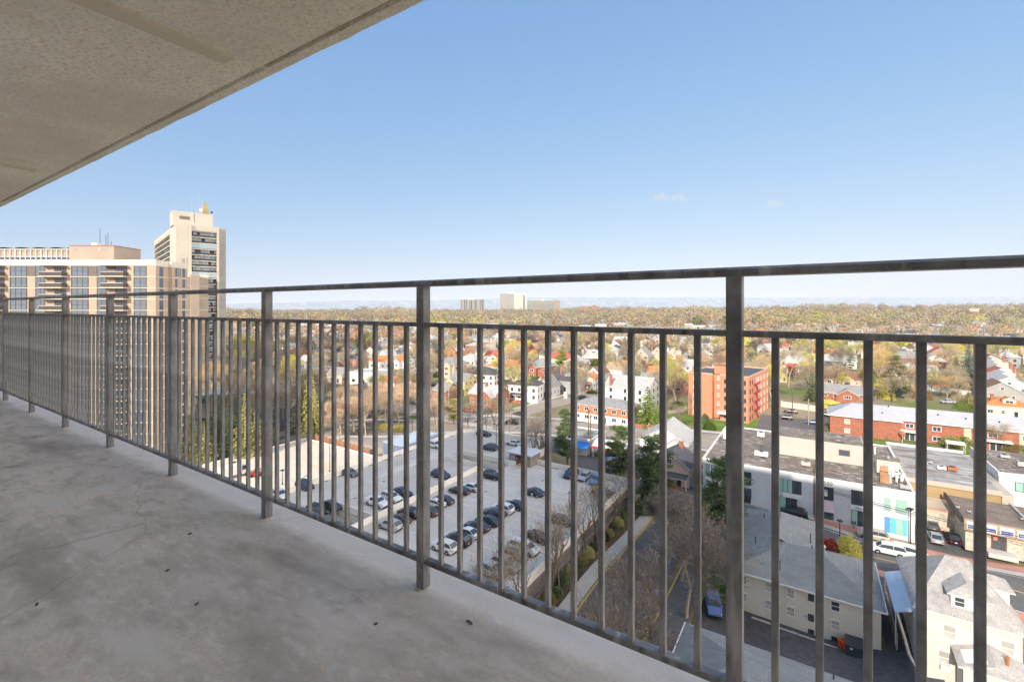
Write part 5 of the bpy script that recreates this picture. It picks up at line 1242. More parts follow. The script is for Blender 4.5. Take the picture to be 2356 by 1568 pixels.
for x, k in ((4.5,'blind'),(9.8,'pair'),(26.2,'pair'),(38.0,'pair'),(45.8,'tri'),(53,'blind'),(57,'pair'),(62,'tri'),(67,'tri'),(71,'pair')):
    y = 0 if x < 17.5 else 3.2 if not (43 < x < 48.5) else 3.1
    if x == 45.8:
        wall_window('pair', BA, (x-1.2,y,4.5), 'f', 1.6, 1.3); wall_window('pair', BA, (x+1.2,y,4.5), 'f', 1.6, 1.3); wall_window('tri', BA, (x,y,1.6), 'f', 3.6, 1.4); continue
    for z_ in (4.5,1.6):
        if x == 38.0 and z_ < 2: continue
        wall_window(k, BA, (x,y,z_), 'f', 2.0 if k == 'pair' else 1.4 if k == 'blind' else 2.6, 1.4)
for x0 in (20.0,38.6,60):
    e = MB(); e.box(x0-1.3,x0+1.3,3.05,3.2,.2,2.8,0); e.box(x0-1.15,x0-.1,3.0,3.05,.3,2.7,1); e.box(x0+.1,x0+1.15,3.0,3.05,.3,2.7,1); en = e.build('entrance', [white, glass], BA)
    MB().slab([(x0-3,1.2,3.1),(x0+3,1.2,3.1),(x0+3,3.2,3.4),(x0-3,3.2,3.4)],.2).build('entrance_canopy', white, BA)
    b = MB()
    for k in range(5): b.box(x0-2.2,x0+2.2,-1.5+k*.55,3.2,-.6,-.15*(4-k)+.2)
    b.build('front_steps', M('red_brick_steps', (.33,.14,.1), .9, .15, 3), BA)
    b = MB()
    for x in (x0-2.3,x0+2.3): b.tube((x,-1.6,.3),(x,2.8,1.2),.04,.04,5); b.tube((x,-1.6,-.6),(x,-1.6,.3),.04,.04,5)
    b.build('hand_rail', white, BA)
wall_window('pair', BA, (20,3.2,4.6), 'f', 2.0, 1.3)
b = MB()
for x, y in ((9,4),(13.5,3),(15.5,7.6),(22,5),(27,6.6),(33,6),(40,6),(46,5.4),(55,6),(60,5),(66,6)):
    zz = z+rh*min(1,(y-2.4)/6.6 if x > 17 else (y+.6)/7.1); b.box(x-.16,x+.16,y-.16,y+.16,zz-.1,zz+.28)
b.build('roof_vents', dark, BA)
MB().box(48.6,51.2,9,10.4,z+rh-1.2,z+rh+1.5).build('chimney', M('brown_chimney_brick', (.36,.17,.13), .85, .12, 2), BA)
o = gthing('parasol', 'orange red folded parasol by the left entrance of the brick row', 'parasol', 179.5, 22.4, -40.6); MB().tube((0,0,0),(0,0,3.6),.05,.05,6).build('pole', white, o)
b = MB(); b.loft([[(cos(t)*r,sin(t)*r,z_) for t in [2*pi*i/10 for i in range(10)]] for r,z_ in ((.75,2.4),(.85,2.9),(.4,3.5),(.02,3.7))]); b.build('cover', copper, o)
o = gthing('bus_shelter', 'small white open shelter on posts before the brick row', 'shelter', 176, 33.4, -40.6); MB().slab([(-2,-1,2.6),(2,-1,2.6),(2,1,3.0),(-2,1,3.0)],.12).build('roof', white, o)
for x in (-1.8,1.8):
    for y in (-.8,.8): MB().tube((x,y,0),(x,y,2.6),.06,.06,5).build('post', white, o)

# ================================================================ LEFT APARTMENT BUILDING (parallel to the picture's left wall)
LA = thing('apartment_building', 'wide tan brick apartment building with rows of balconies at the far left', 'apartment building', (-89,116,-43))
FHT = 2.8; TOPZ = 54.8; k_ = .02716
def lx(zx): return -(1425-zx)*k_
b = MB()
b.box(-62,0,0,9.8,-1,TOPZ-1.5,0); b.box(-62,-12,9.8,22,-1,TOPZ-1.5,0); b.box(-62,-12,9.9,22,TOPZ-1.5,TOPZ-.05,0); b.box(-10,.95,4.2,10.0,-1,TOPZ-1.52,0); 
b.build('wall', brickt, LA)
crm = M('cream_concrete_band', (.66,.6,.5), .8, .05, .5)
MB().box(-62,.06,-.12,9.9,TOPZ-1.5,TOPZ).build('cornice', crm, LA); MB().box(.07,1.0,4.1,10.05,TOPZ-1.53,TOPZ-.1).build('cornice', crm, LA)
pb_ = []
b = MB()
for f in range(1, 19):
    z = TOPZ-1.5-f*FHT; b.box(-62,.04,-.06,0,z,z+.16); b.box(.96,1.02,4.2,10,z,z+.16); b.box(.0,.05,.5,4.15,z,z+.16); b.box(.07,.97,4.14,4.2,z,z+.16)
b.build('floor_bands', crm, LA)
brownp = M('brown_grey_panel', (.17,.13,.115), .6, .1, .6)
nwin = 0; rest = MB(); rest2 = MB()
wcols = []
for rep in range(3):
    o_ = -565*rep
    wcols += [(650+o_,803+o_,3,0),(885+o_,970+o_,2,0),(1225+o_-0,1338+o_,2,0)] if rep == 0 else [(650+o_,803+o_,3,0),(885+o_,970+o_,2,0)]
wmeL = {n_: win_mesh('bay_window_%d'%n_, n_, 2, M('bronze_frame', (.06,.05,.045), .5, 0), M('bluegrey_glass', (.13,.17,.21), .1, .2, .2, spec=.9), .025, .03) for n_ in (2,3)}
for f in range(18):
    z0 = TOPZ-1.5-(f+1)*FHT+.2
    for x0, x1, n_, _ in wcols:
        xa, xb = lx(x0), lx(x1)
        if nwin < 92 and f < 14: obj('window', wmeL[n_], LA, ((xa+xb)/2,0,z0+1.27), 0, (xb-xa,1,2.5)); nwin += 1
        else: rest.box(xa,xb,-.05,.02,z0+.02,z0+2.52)
    if f == 0:
        for a_, c_ in ((803,885),(970,1050),(803-565,885-565)): MB().box(lx(a_),lx(c_),-.04,.02,z0,z0+2.55).build('panel', brownp, LA)
    # dark strip on the return and the side windows
rest.build('window', glassb, LA)['kind'] = 'stuff'
for f in range(18):
    z0 = TOPZ-1.5-(f+1)*FHT+.2
    rest2.box(.0,.05,1.2,2.4,z0,z0+2.4)
    for y0, y1 in ((5.4,6.1),(6.5,6.7),(7.1,7.3),(8.0,9.0)) if f == 0 else ((5.4,6.1),(8.0,9.0)):
        rest2.box(.96,1.01,y0,y1,z0+.3,z0+2.5)
rest2.build('side_windows', glassb, LA)['kind'] = 'stuff'
# balconies: slab, glazed railing, dark door
bslab = MB(); bslab.box(lx(397),lx(610),-1.5,.05,0,.22); bslab_me = bslab.mesh('balcony_slab',[crm])
brail = MB(); brail.box(lx(402),lx(608),-1.45,-1.4,.25,1.2,0); brail.box(lx(402),lx(402)+.05,-1.4,0,.25,1.2,0); brail.box(lx(608)-.05,lx(608),-1.4,0,.25,1.2,0); brail.box(lx(402),lx(608),-1.5,-1.38,1.2,1.3,1); brail_me = brail.mesh('balcony_rail',[M('smoked_rail_glass', (.1,.085,.075), .2, .1, 1), white])
bdoor = MB(); bdoor.box(lx(497),lx(600),-.05,.03,.2,2.6,0)
for i in range(5): xx = lerp(lx(497),lx(600),i/4); bdoor.box(xx-.04,xx+.04,-.09,-.05,.2,2.6,1)
bdoor_me = bdoor.mesh('balcony_door',[M('door_glass_blue', (.05,.07,.1), .08, .3, .6, spec=.9), dark])
for f in range(17):
    z0 = TOPZ-1.5-(f+1)*FHT-.03
    for sh in (0, 560*k_, -570*k_):
        bo = obj('balcony', bslab_me, LA, (sh,0,z0)); obj('railing', brail_me, bo); obj('balcony_door', bdoor_me, bo)
for sh in (0,560*k_,-570*k_): obj('balcony_roof', bslab_me, LA, (sh,0,TOPZ-1.55))
# roof structures
MB().box(-30.2,-18.2,9,18,TOPZ-.1,TOPZ+4.6).build('penthouse', brickt2, LA); MB().box(-30.3,-18.1,8.9,18.1,TOPZ+4.6,TOPZ+4.8).build('penthouse_roof', copper, LA)
b = MB(); 
for x in (-28.6,-19.9-2,-20.9+.2): b.box(x-.4,x+.4,8.93,9,TOPZ+3.5,TOPZ+4.1)
b.build('vents', concm, LA); MB().box(-25.2,-23.8,10,11.5,TOPZ+4.8,TOPZ+5.6).build('hatch', white, LA)
MB().box(-62,-30.3,14,22,TOPZ,TOPZ+4.2).build('roof_lounge', brickt2, LA)
b = MB(); b.box(-62,-30.3,13.85,13.98,TOPZ+.3,TOPZ+2.2)
b.build('lounge_glazing', glassb, LA)
b = MB()
for k in range(22): x = -61.5+k*1.45; b.box(x-.07,x+.07,13.7,13.85,TOPZ,TOPZ+4.2)
b.box(-62,-30.3,13.7,13.86,TOPZ+2.2,TOPZ+2.35); b.box(-62,-30.3,13.6,13.87,TOPZ+4.2,TOPZ+4.4); b.build('mullions', white, LA)
b = MB()
for k in range(6):
    c = -33.6-k*4.9; q = [(c+2.2*cos(t), TOPZ+4.35+.55*sin(t)) for t in [pi*i/8 for i in range(9)]]
    for i in range(8): b.slab([(q[i][0],13.8,q[i][1]),(q[i][0],21,q[i][1]),(q[i+1][0],21,q[i+1][1]),(q[i+1][0],13.8,q[i+1][1])],.1)
b.build('vaulted_roofs', dark, LA)
b = MB()
for x, h_ in ((-7.3,1.0),(-6.9,.8),(-2.0,1.6),(-1.6,1.5),(-1.3,1.6),(-.6,1.9),(-24.6,5),(-23,3.2),(-22.4,3.8),(-21.5,1.6)): zt = TOPZ if x > -10 else TOPZ+4.8; b.tube((x,12,zt),(x,12,zt+h_),.06,.05,5)
b.build('antennas', dark, LA)

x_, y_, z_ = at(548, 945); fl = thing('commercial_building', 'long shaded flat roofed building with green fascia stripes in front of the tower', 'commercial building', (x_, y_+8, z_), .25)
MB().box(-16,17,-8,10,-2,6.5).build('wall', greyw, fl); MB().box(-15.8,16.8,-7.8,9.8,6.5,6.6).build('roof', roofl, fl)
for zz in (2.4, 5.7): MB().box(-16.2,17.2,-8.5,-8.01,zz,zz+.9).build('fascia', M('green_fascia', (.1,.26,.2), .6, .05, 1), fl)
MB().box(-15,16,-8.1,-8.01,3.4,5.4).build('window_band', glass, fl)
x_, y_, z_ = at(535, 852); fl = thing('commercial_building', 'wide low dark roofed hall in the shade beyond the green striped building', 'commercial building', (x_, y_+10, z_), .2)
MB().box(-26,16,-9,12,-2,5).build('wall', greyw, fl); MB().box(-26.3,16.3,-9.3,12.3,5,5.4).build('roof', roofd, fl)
# ================================================================ TOWER
a46 = R(46.5); TWx = thing('apartment_tower', 'tall cream concrete apartment tower with dark balcony bands and roof antennas', 'apartment tower', (-165,228,-42), pi/2-a46)
# local x runs along the front (towards the right), local y back; the long left face is the local -x face
TT = 42+41; ccc = M('cream_tower_concrete', (.53,.48,.4), .85, .05, .12, var2=.03, scale2=.8)
b = MB(); b.box(0,6.2,0,20,0,TT); b.box(6.2,19.4,1.6,60,0,TT-.02); b.box(0,6.2,20,84,0,TT-.01) if False else b.box(2.2,6.2,20,84,0,TT-.01); b.box(0,2.2,82,84,0,TT-.01); b.box(0,2.2,20,82,TT-2.4,TT-.012); b.build('wall', ccc, TWx)
MB().box(17.2,18.1,-.9,1.6,0,TT+.3).build('fin', ccc, TWx); MB().box(5.4,6.25,-.9,-.0,0,TT+.2).build('fin', ccc, TWx); MB().box(6.26,17.2,-.3,1.58,TT-2.6,TT+.2).build('cornice', ccc, TWx)
MB().box(18.15,21.6,1.5,20,0,TT+.1).build('side_wing', concm, TWx)
MB().box(-.5,16.6,6,16,TT,TT+7.4).build('penthouse', ccc, TWx); MB().box(2.2,6.6,5.93,6,TT+3.4,TT+5.0).build('penthouse_louvre', brownp, TWx)
MB().box(8.4,8.55,5.93,6,TT+2.2,TT+7).build('cable_run', dark, TWx)
yb = M('ochre_box', (.42,.33,.14), .7, .05, 1); b = MB(); b.box(12.7,15.2,9,11.4,TT+7.4,TT+10.8); b.box(13.1,14.7,9.5,11.1,TT+10.8,TT+13.8); b.build('equipment_box', yb, TWx)
b = MB(); b.tube((11.9,8.6,TT+9.6),(11.7,8.3,TT+9.6),.9,.9,12); b.build('dish', white, TWx); b = MB(); b.tube((16.4,8.8,TT+9),(16.6,8.6,TT+9),.7,.7,12); b.build('dish', dark, TWx)
b = MB()
for x, h_ in ((.3,3.5),(5.5,3),(7.6,8),(9.5,3.5),(10.8,10),(11.8,6),(12.2,8.5),(16.2,2)): b.tube((x,8,TT+7.4),(x,8,TT+7.4+h_),.07,.04,4)
b.build('antennas', metal, TWx)
MB().box(-2,12.4,-6,-.02,0,TT-26.4).build('front_wing', brickt2, TWx); MB().box(-2.1,12.5,-6.1,-.01,TT-26.4,TT-25).build('wing_cornice', crm, TWx); MB().box(4.8,8.3,-8,-6.02,0,TT-25.2).build('front_wing', brickt2, TWx)
b = MB()
for k in range(9): z = TT-30.8-k*5.9; MB().box(-2.05,12.45,-6.08,-6.0,z,z+.25).build('wing_band', crm, TWx)
bf = MB(); bg_ = MB(); bsl = MB(); rnd = random.Random(3)
tg = [M('tower_glass_a', (.1,.16,.26), .08, .1, .3, spec=1), M('tower_glass_b', (.24,.34,.38), .15, .1, .3, spec=.9), dark, M('tower_curtain', (.42,.42,.38), .5, .1, 1)]
nf = 26
for f in range(nf):
    z = TT-2.7-f*2.95; x0 = 6.3 if f < 9 else 12.6
    bo = MB().box(x0,17.15,.1,1.58,z-.32,z).build('balcony', M('cream_slab_edge', (.7,.64,.54), .8, .04, 1), TWx)
    g_ = MB().box(x0,17.15,.12,.2,z-2.9,z-2.0) if f != 2 and f != 7 else MB().box(x0,17.15,.12,.2,z-2.7,z-.4); g_.build('railing', M('charcoal_rail_panel', (.045,.042,.045), .5, .1, 1) if f not in (2,7) else tg[1], bo)
    w_ = MB(); x = x0
    while x < 17:
        x2 = min(17.1, x+rnd.choice([1.0,1.3,1.6])); k = rnd.choice([0,0,1,1,2,3]); w_.box(x,x2-.12,1.5,1.57,z-2.75,z-.34,k); x = x2
    w_.build('glazing', tg, bo)
    # left face loggias
    ls = MB(); ls.box(-.05,2.2,20.2,81.8,z-.4,z,0); lo_ = ls.build('balcony', MATS['cream_slab_edge'], TWx)
    MB().box(.0,.08,20.2,81.8,z-2.95,z-2.0).build('railing', MATS['charcoal_rail_panel'], lo_)
    w2 = MB(); y = 20.4
    while y < 81: 
        y2 = y+rnd.uniform(1.5,4); k = rnd.choice([0,1,2,3,3]); 
        if rnd.random() < .6: w2.box(2.1,2.18,y,min(81.6,y2-.2),z-2.8,z-.42,k)
        if rnd.random() < .25: w2.box(.3,2.18,y2-.15,min(81.6,y2),z-2.9,z-.42,3)
        y = y2
    w2.build('glazing', tg, lo_)

# ================================================================ DISTANT TOWERS
def far_block(px0, px1, ptop, Y, base, label, rows, mode, m1, m2, top=None, dpt=18, rz=0):
    x0, x1 = (px0-1178)/F*Y, (px1-1178)/F*Y; zt = -(ptop-706)/F*Y; cx = (x0+x1)/2; hw = (x1-x0)/2
    o = thing('apartment_building', label, 'apartment building', (cx, Y+dpt/2, base), rz, 'distant apartment slabs on the ridge')
    H_ = zt-base; MB().box(-hw,hw,-dpt/2,dpt/2,0,H_).build('wall', m1, o)
    ob_ = MB(); MB_ = ob_
    for f in range(rows):
        z = H_*(1-(f+.9)/rows)
        if mode == 'band': ob_.box(-hw*.97,hw*.97 if True else 0,-dpt/2-.25,-dpt/2,z,z+H_/rows*.6)
        else:
            n_ = max(3, int(hw*2/3.2))
            for i in range(n_):
                if mode == 'half' and i > n_*.55: continue
                xx = -hw+hw*2*(i+.2)/n_; ob_.box(xx,xx+hw*2/n_*.78,-dpt/2-.2,-dpt/2,z,z+H_/rows*.62)
    r_ = ob_.build('windows', m2, o); r_['kind'] = 'stuff'
    if top: MB().box(-hw*top[0],hw*top[1],-dpt/4,dpt/4,H_,H_+top[2]).build('penthouse', m1, o)
    return o, hw, H_
fdk = M('far_dark_glass', (.08,.085,.09), .3, 0); fcon = M('far_pale_concrete', (.58,.55,.48), .85, .04, .05); fbr = M('far_grey_brown', (.3,.24,.2), .85, .05, .05)
o, hw, H_ = far_block(1060,1112,689,1290,-26,'dark and white striped apartment slab on the wooded ridge', 18, 'cell', fcon, fdk, (.3,.2,4.5), 22)
b = MB()
for i in range(13):
    x = -hw+hw*2*(i+.1)/13; 
    if i % 3 != 1: b.box(x,x+hw*.06,-11.6,-11.2,0,H_)
b.build('dark_pier', fdk, o)
MB().box(hw,hw+.3,-11,11,0,H_).build('dark_side', fdk, o)
o, hw, H_ = far_block(1150,1203,675,1330,-26,'tall cream apartment slab with rows of dark openings on the wooded ridge', 22, 'half', fcon, fdk, (.3,.3,5.5), 24)
b = MB()
for i in range(7): x = hw*(.2+.78*i/7); b.box(x,x+.6,-12.3,-12,0,H_)
b.build('ribs', fbr, o)
MB().box(hw+.1,hw+10,0,20,0,H_+.6).build('rear_wing', fcon, o)
o, hw, H_ = far_block(1211,1288,691,1240,-26,'long white banded apartment slab with a brown end on the wooded ridge', 14, 'band', fcon, fdk, (.1,.05,4), 20)
MB().box(hw*.6,hw+.4,-10.6,10.4,0,H_+.3).build('brown_end', fbr, o)
MB().box(-hw*.12,hw*.08,-10.7,-10,0,H_-1).build('brown_pier', fbr, o)
tcl = thing('low_dome_roof','broad low pale blue roof among the trees left of the tall cream slab','hall',( (1165-1178)/F*1150, 1160, -25))
b = MB(); b.box(-32,32,-14,14,0,5); b.slab([(-34,-15,5),(34,-15,5),(18,0,10),(-18,0,10)],.4); b.slab([(34,15,5),(-34,15,5),(-18,0,10),(18,0,10)],.4); b.build('roof', M('pale_blue_metal_roof', (.35,.43,.5), .5, .05, .1), tcl)
rbk = M('far_red_brick', (.4,.17,.11), .85, .08, .05)
rs = thing('school_building','long low red brick building rising above the far trees right of the slabs','school',((1350-1178)/F*1500,1500,-14),0)
b = MB(); b.box(-45,40,-10,10,0,13); b.box(-20,40,-8,8,13,17); b.box(20,28,-9,9,17,20); b.build('wall', rbk, rs); MB().box(-45,40,-10.3,-10,7.5,9).build('window_band', fdk, rs)
# ================================================================ CARS ON THE GARAGE DECK AND IN THE STREETS
G_D = 'cars parked on the garage roof deck'
def dcar(f, fx, fy, t, col, rz, label, z=DZ, group=G_D):
    x, y, _ = at(*pz(f,fx,fy), z=z+.5); vehicle(t, col, x, y, z+.002, rz, label, group)
for a in [('B',395,1225,'suv','white',AL,'white suv at the near end of the long parked row on the garage deck'),
 ('B',515,1165,'suv','black',AL,'black suv next to the white suv at the near end of the row'),
 ('B',600,1100,'sedan','white',AL,'white sedan third in the long row between two dark cars'),
 ('B',690,1040,'sedan','navy',AL,'navy sedan fourth in the long row just beyond the white sedan'),
 ('B',785,990,'sedan','dark grey',AL,'dark grey sedan with red tail lamps fifth in the long row'),
 ('B',835,925,'sedan','navy',AL,'navy sedan sixth in the long row before the white hatchback'),
 ('B',915,885,'suv','white',AL,'white hatchback seventh in the long row beside the last navy sedan'),
 ('B',1025,850,'sedan','navy',AL,'navy sedan at the far end of the long parked row'),
 ('A',1722,1205,'suv','silver',AL,'silver suv at the near end of the left parked row'),
 ('A',1822,1140,'sedan','brown',AL,'dark brown sedan beside the silver suv in the left row'),
 ('B',80,925,'suv','black',AL,'black suv with a shiny roof in the middle of the left row'),
 ('B',245,905,'sedan','brown',AL,'brown sedan behind the railing post in the left row'),
 ('B',310,835,'sedan','white',AL,'white sedan squeezed between dark cars in the left row'),
 ('B',385,805,'sedan','dark grey',AL,'dark grey sedan past the white one in the left row'),
 ('B',530,720,'sedan','black',AL,'black sedan near the far end of the left row'),
 ('B',635,690,'sedan','white',AL,'white sedan at the far end of the left row by the low wall'),
 ('A',1585,965,'pickup','white',AR,'white pickup truck with a black bed cover by the ramp wall'),
 ('A',1738,915,'suv','white',AR,'white car between the pickup and a navy sedan by the ramp wall'),
 ('A',1855,860,'sedan','navy',AR,'navy sedan parked right of the pickup by the ramp wall'),
 ('B',365,580,'suv','navy',AR,'dark navy suv alone beside the middle of the ramp wall'),
 ('A',1305,655,'sedan','grey',AR,'grey sedan alone against the left parapet'),
 ('A',835,790,'suv','navy',AR,'navy suv against the left parapet nearer the balcony'),
 ('A',565,890,'suv','white',AR,'white hatchback at the nearest left corner of the deck'),
 ('A',1115,1000,'sedan','dark grey',AR,'dark car with a pale roof behind the tan ramp wall'),
 ('A',960,1055,'suv','black',AR,'black car low behind the railing beside the tan ramp wall'),
 ('B',825,590,'suv','black',AR,'black suv alone in the middle of the far deck'),
 ('B',1195,735,'sedan','navy',AL,'navy sedan with a person standing at its open side'),
 ('B',1240,1140,'sedan','black',AR,'black sedan alone on the right of the near deck'),
 ('B',1110,1240,'van','white',AR,'white minivan in the right bottom row by the bare trees'),
 ('B',1010,1305,'sedan','grey',AR,'grey sedan beside the white minivan in the bottom right row'),
 ('B',950,1385,'suv','silver',AR,'silver suv in the bottom right row behind the bare twigs'),
 ('B',820,1440,'suv','silver',AR,'silver car at the nearest end of the bottom right row'),
 ('C',290,865,'sedan','dark grey',AR,'dark sedan beside the lamp post near the right parapet'),
 ('C',620,645,'sedan','brown',AR,'brown grey sedan in the far right corner of the deck'),
 ('C',360,500,'suv','navy',AI,'dark navy car leftmost of three along the far parapet'),
 ('C',470,520,'sedan','silver',AI,'silver sedan in the middle of three along the far parapet'),
 ('C',560,550,'suv','blue',AI,'blue suv rightmost of three along the far parapet'),
 ('B',1020,295,'sedan','white',AL,'white sports sedan behind the stair hut'),
 ('B',800,335,'suv','navy',AL,'navy suv behind the small yellow rail left of the stair hut'),
 ('B',752,213,'sedan','black',AR,'black sedan tucked against the far rounded parapet'),
 ('B',312,315,'suv','white',AR,'small white car at the far left parapet')]: dcar(*a)
S_G = 'cars in the streets'
def scar(f, fx, fy, t, col, rz, label, dz=.15):
    x, y, z = at(*pz(f,fx,fy), dz=dz+.4); vehicle(t, col, x, y, z-.4, rz, label, S_G)
x, y, z = at(1642,1400,dz=.15); vehicle('suv', 'blue', x, y, z, R(-108), 'blue suv seen from above in the rear car park, nose towards the balcony', S_G, 1.03)
for a in [('Q',1240,925,'suv','black',AL,'black suv parked in front of the white 550 building'),
 ('R',500,1320,'suv','tan',AL,'tan suv at the kerb of the main street before the blue shop window'),
 ('R',660,1470,'van','white',AL,'pale estate car in the main street behind a white one'),
 ('R',880,1500,'van','white',AR,'white car in the main street partly hidden by the cream house'),
 ('R',1115,1200,'sedan','grey',AO,'grey sedan in the back row of the shop car park on the left'),
 ('R',1290,1200,'sedan','silver',AO,'silver sedan in the back row of the shop car park by the stone wall'),
 ('R',1150,1335,'sedan','silver',AO,'silver sedan in the front row of the shop car park on the left'),
 ('R',1335,1340,'sedan','black',AO,'black car with a glossy blue rear window in the shop car park'),
 ('R',1530,1370,'suv','dark grey',AO,'dark suv behind the thick baluster in the shop car park'),
 ('R',1940,1010,'suv','navy',AO,'dark blue car behind the brown roofed shop on the right'),
 ('R',2040,1060,'sedan','silver',AO,'silver car beside the dark blue one behind the brown roofed shop'),
 ('6',680,1365,'sedan','black',AL,'black sedan at the back of the car park right of the orange block'),
 ('6',600,1460,'suv','black',AL,'black suv by the lawn in the car park right of the orange block'),
 ('6',1235,1420,'suv','navy',AL,'dark blue suv beside the end wall of the brick row'),
 ('6',1020,1530,'sedan','bright blue',AL,'bright blue car in the car park left of the brick row'),
 ('5',345,1165,'suv','black',R(25),'black suv parked on the side street behind the orange brick shop'),
 ('4',650,1345,'sedan','red',AR,'bright red car behind the bare trees before the brick house'),
 ('4',1400,1400,'sedan','brown',AL,'dark maroon car on the avenue near the white house'),
 ('4',1300,1530,'suv','black',AL,'black suv on the avenue behind the bare trees'),
 ('4',150,970,'sedan','black',AL,'black car parked under the tan twin houses'),
 ('4',920,1350,'sedan','dark grey',AL,'dark car beside the brick house with a grey gable'),
 ('G',270,1190,'sedan','navy',R(215),'dark blue car by the red edged filling station canopy'),
 ('G',260,1330,'suv','blue',R(190),'blue car in the shade beside the dark pine'),
 ('L',1880,560,'suv','silver',R(10),'silver suv in the dark marked car park on the left'),
 ('L',1700,555,'sedan','white',R(10),'white car in the dark marked car park on the left'),
 ('L',262,560,'suv','grey',R(60),'grey van half hidden behind the sunlit spruce'),
 ('5',1430,775,'sedan','black',R(10),'black car by the red leaved tree'),
 ('3',70,1300,'sedan','silver',R(10),'silver car on the street far left beyond the lamp'),
 ('7',100,1080,'van','white',R(-10),'white camper by the tall pale trunk behind the brick row'),
 ('7',1085,1225,'suv','silver',R(170),'silver car among bushes behind the brick row')]: scar(*a)
# a truck and a red machine on the low deck
x,y,_ = at(*pz('A',100,700),z=LZ); o = thing('box_truck','white box truck parked at the near left corner of the sunlit deck','truck',(x,y,LZ),AO)
MB().box(-3.2,1.2,-1.15,1.15,.9,3.2).build('cargo_box', white, o); b = MB(); b.box(1.3,3.0,-1.1,1.1,.6,1.6,0); b.slab([(1.35,-1.05,2.6),(2.3,-1.05,2.6),(2.3,1.05,2.6),(1.35,1.05,2.6)],1.0,0,1); b.build('cab', [white, glass], o)
for sx in (2.3,-2.2):
    for sy in (-1,1): MB().tube((sx,sy*1.15,.45),(sx,sy*.85,.45),.45,.45,14).build('wheel', black, o)
x,y,_ = at(*pz('A',320,690),z=LZ); o = thing('work_machine','small red and black work machine on the sunlit deck','machine',(x,y,LZ),.4)
b = MB(); b.box(-1.2,1.0,-.6,.6,.4,1.0,0); b.box(-.2,.6,-.5,.5,1.0,1.9,1); b.slab([(1.0,-.6,.9),(1.9,-.6,.3),(1.9,.6,.3),(1.0,.6,.9)],.1,0,0); b.build('body', [PAINT['red'], dark], o)
for sx in (.8,-.8):
    for sy in (-1,1): MB().tube((sx,sy*.75,.35),(sx,sy*.5,.35),.35,.35,12).build('wheel', black, o)
for k,(fx,fy) in enumerate(((95,548),(600,632))):
    x,y,_ = at(*pz('A',fx,fy),z=LZ+3.2); lamp_post(x,y,LZ,3.2,['disc topped lamp at the left of the sunlit deck','disc topped lamp behind the railing post on the sunlit deck'][k],'disc')

# ================================================================ PEOPLE
def person(x, y, z, rz, label, coat, legs, lean=0., h=1.72):
    vs = [(0,0,.95),(0,0,1.15),(lean*.15,0,1.35),(lean*.25,0,1.47),(lean*.32,0,1.55),(lean*.34,0,1.70),
          (0,.09,.9),(.03,.1,.5),(0,.1,.07),(.14,.1,.04),(0,-.09,.9),(-.08,-.1,.5),(-.2,-.1,.09),(-.07,-.1,.04),
          (lean*.22,.18,1.40),(lean*.22+.08,.23,1.13),(lean*.3+.26,.2,.98),(lean*.22,-.18,1.40),(lean*.22-.02,-.24,1.12),(lean*.3+.12,-.22,.9)]
    es = [(0,1),(1,2),(2,3),(3,4),(4,5),(0,6),(6,7),(7,8),(8,9),(0,10),(10,11),(11,12),(12,13),(3,14),(14,15),(15,16),(3,17),(17,18),(18,19)]
    rd = [.14,.13,.15,.09,.055,.1,.09,.06,.045,.035,.09,.06,.045,.035,.06,.045,.035,.06,.045,.035]
    me = bpy.data.meshes.new('person'); me.from_pydata(vs, es, []); o = bpy.data.objects.new('person', me); COL.objects.link(o)
    sk = o.modifiers.new('s','SKIN'); o.modifiers.new('u','SUBSURF').levels = 1
    for i, v in enumerate(me.skin_vertices[0].data): v.radius = (rd[i], rd[i]); v.use_root = (i == 0)
    bpy.context.view_layer.update(); m2 = bpy.data.meshes.new_from_object(o.evaluated_get(bpy.context.evaluated_depsgraph_get())); COL.objects.unlink(o); bpy.data.objects.remove(o)
    skin = M('skin', (.45,.26,.18), .6, 0); hair = M('dark_hair', (.03,.02,.015), .8, 0)
    m2.materials.clear()
    for m_ in (M('cloth_'+coat, PC[coat], .9, .1, 4), M('cloth_'+legs, PC[legs], .9, .1, 4), skin): m2.materials.append(m_)
    for p in m2.polygons: c = p.center; p.material_index = 2 if c.z > 1.5 else (1 if c.z < .92 and abs(c.y) < .19 else 0)
    r = obj('person', m2, None, (x,y,z), rz); tag(r, label, 'person')
    b = MB(); b.loft([[(lean*.33-.015+cos(t)*q,sin(t)*q,zz) for t in [2*pi*i/10 for i in range(10)]] for q,zz in ((.09,1.62),(.1,1.7),(.08,1.77),(.02,1.8))]); b.build('hair', hair, r); return r
PC = {'black': (.015,.015,.017), 'white': (.6,.6,.6), 'navy': (.02,.03,.07), 'red': (.3,.05,.05)}
x,y,_ = at(*pz('C',52,683),z=DZ); person(x,y,DZ,R(120),'person in a black coat and pale trousers stepping beside the navy sedan on the deck','black','white',.6)
x,y,z = at(*pz('Q',42,455)); person(x,y,z+.1,R(-60),'person in black standing at the door of the pink shop house','black','black')
x,y,z = at(*pz('G',438,1225)); person(x,y,z+.1,R(-30),'person in dark clothes walking by the filling station canopy','navy','black')

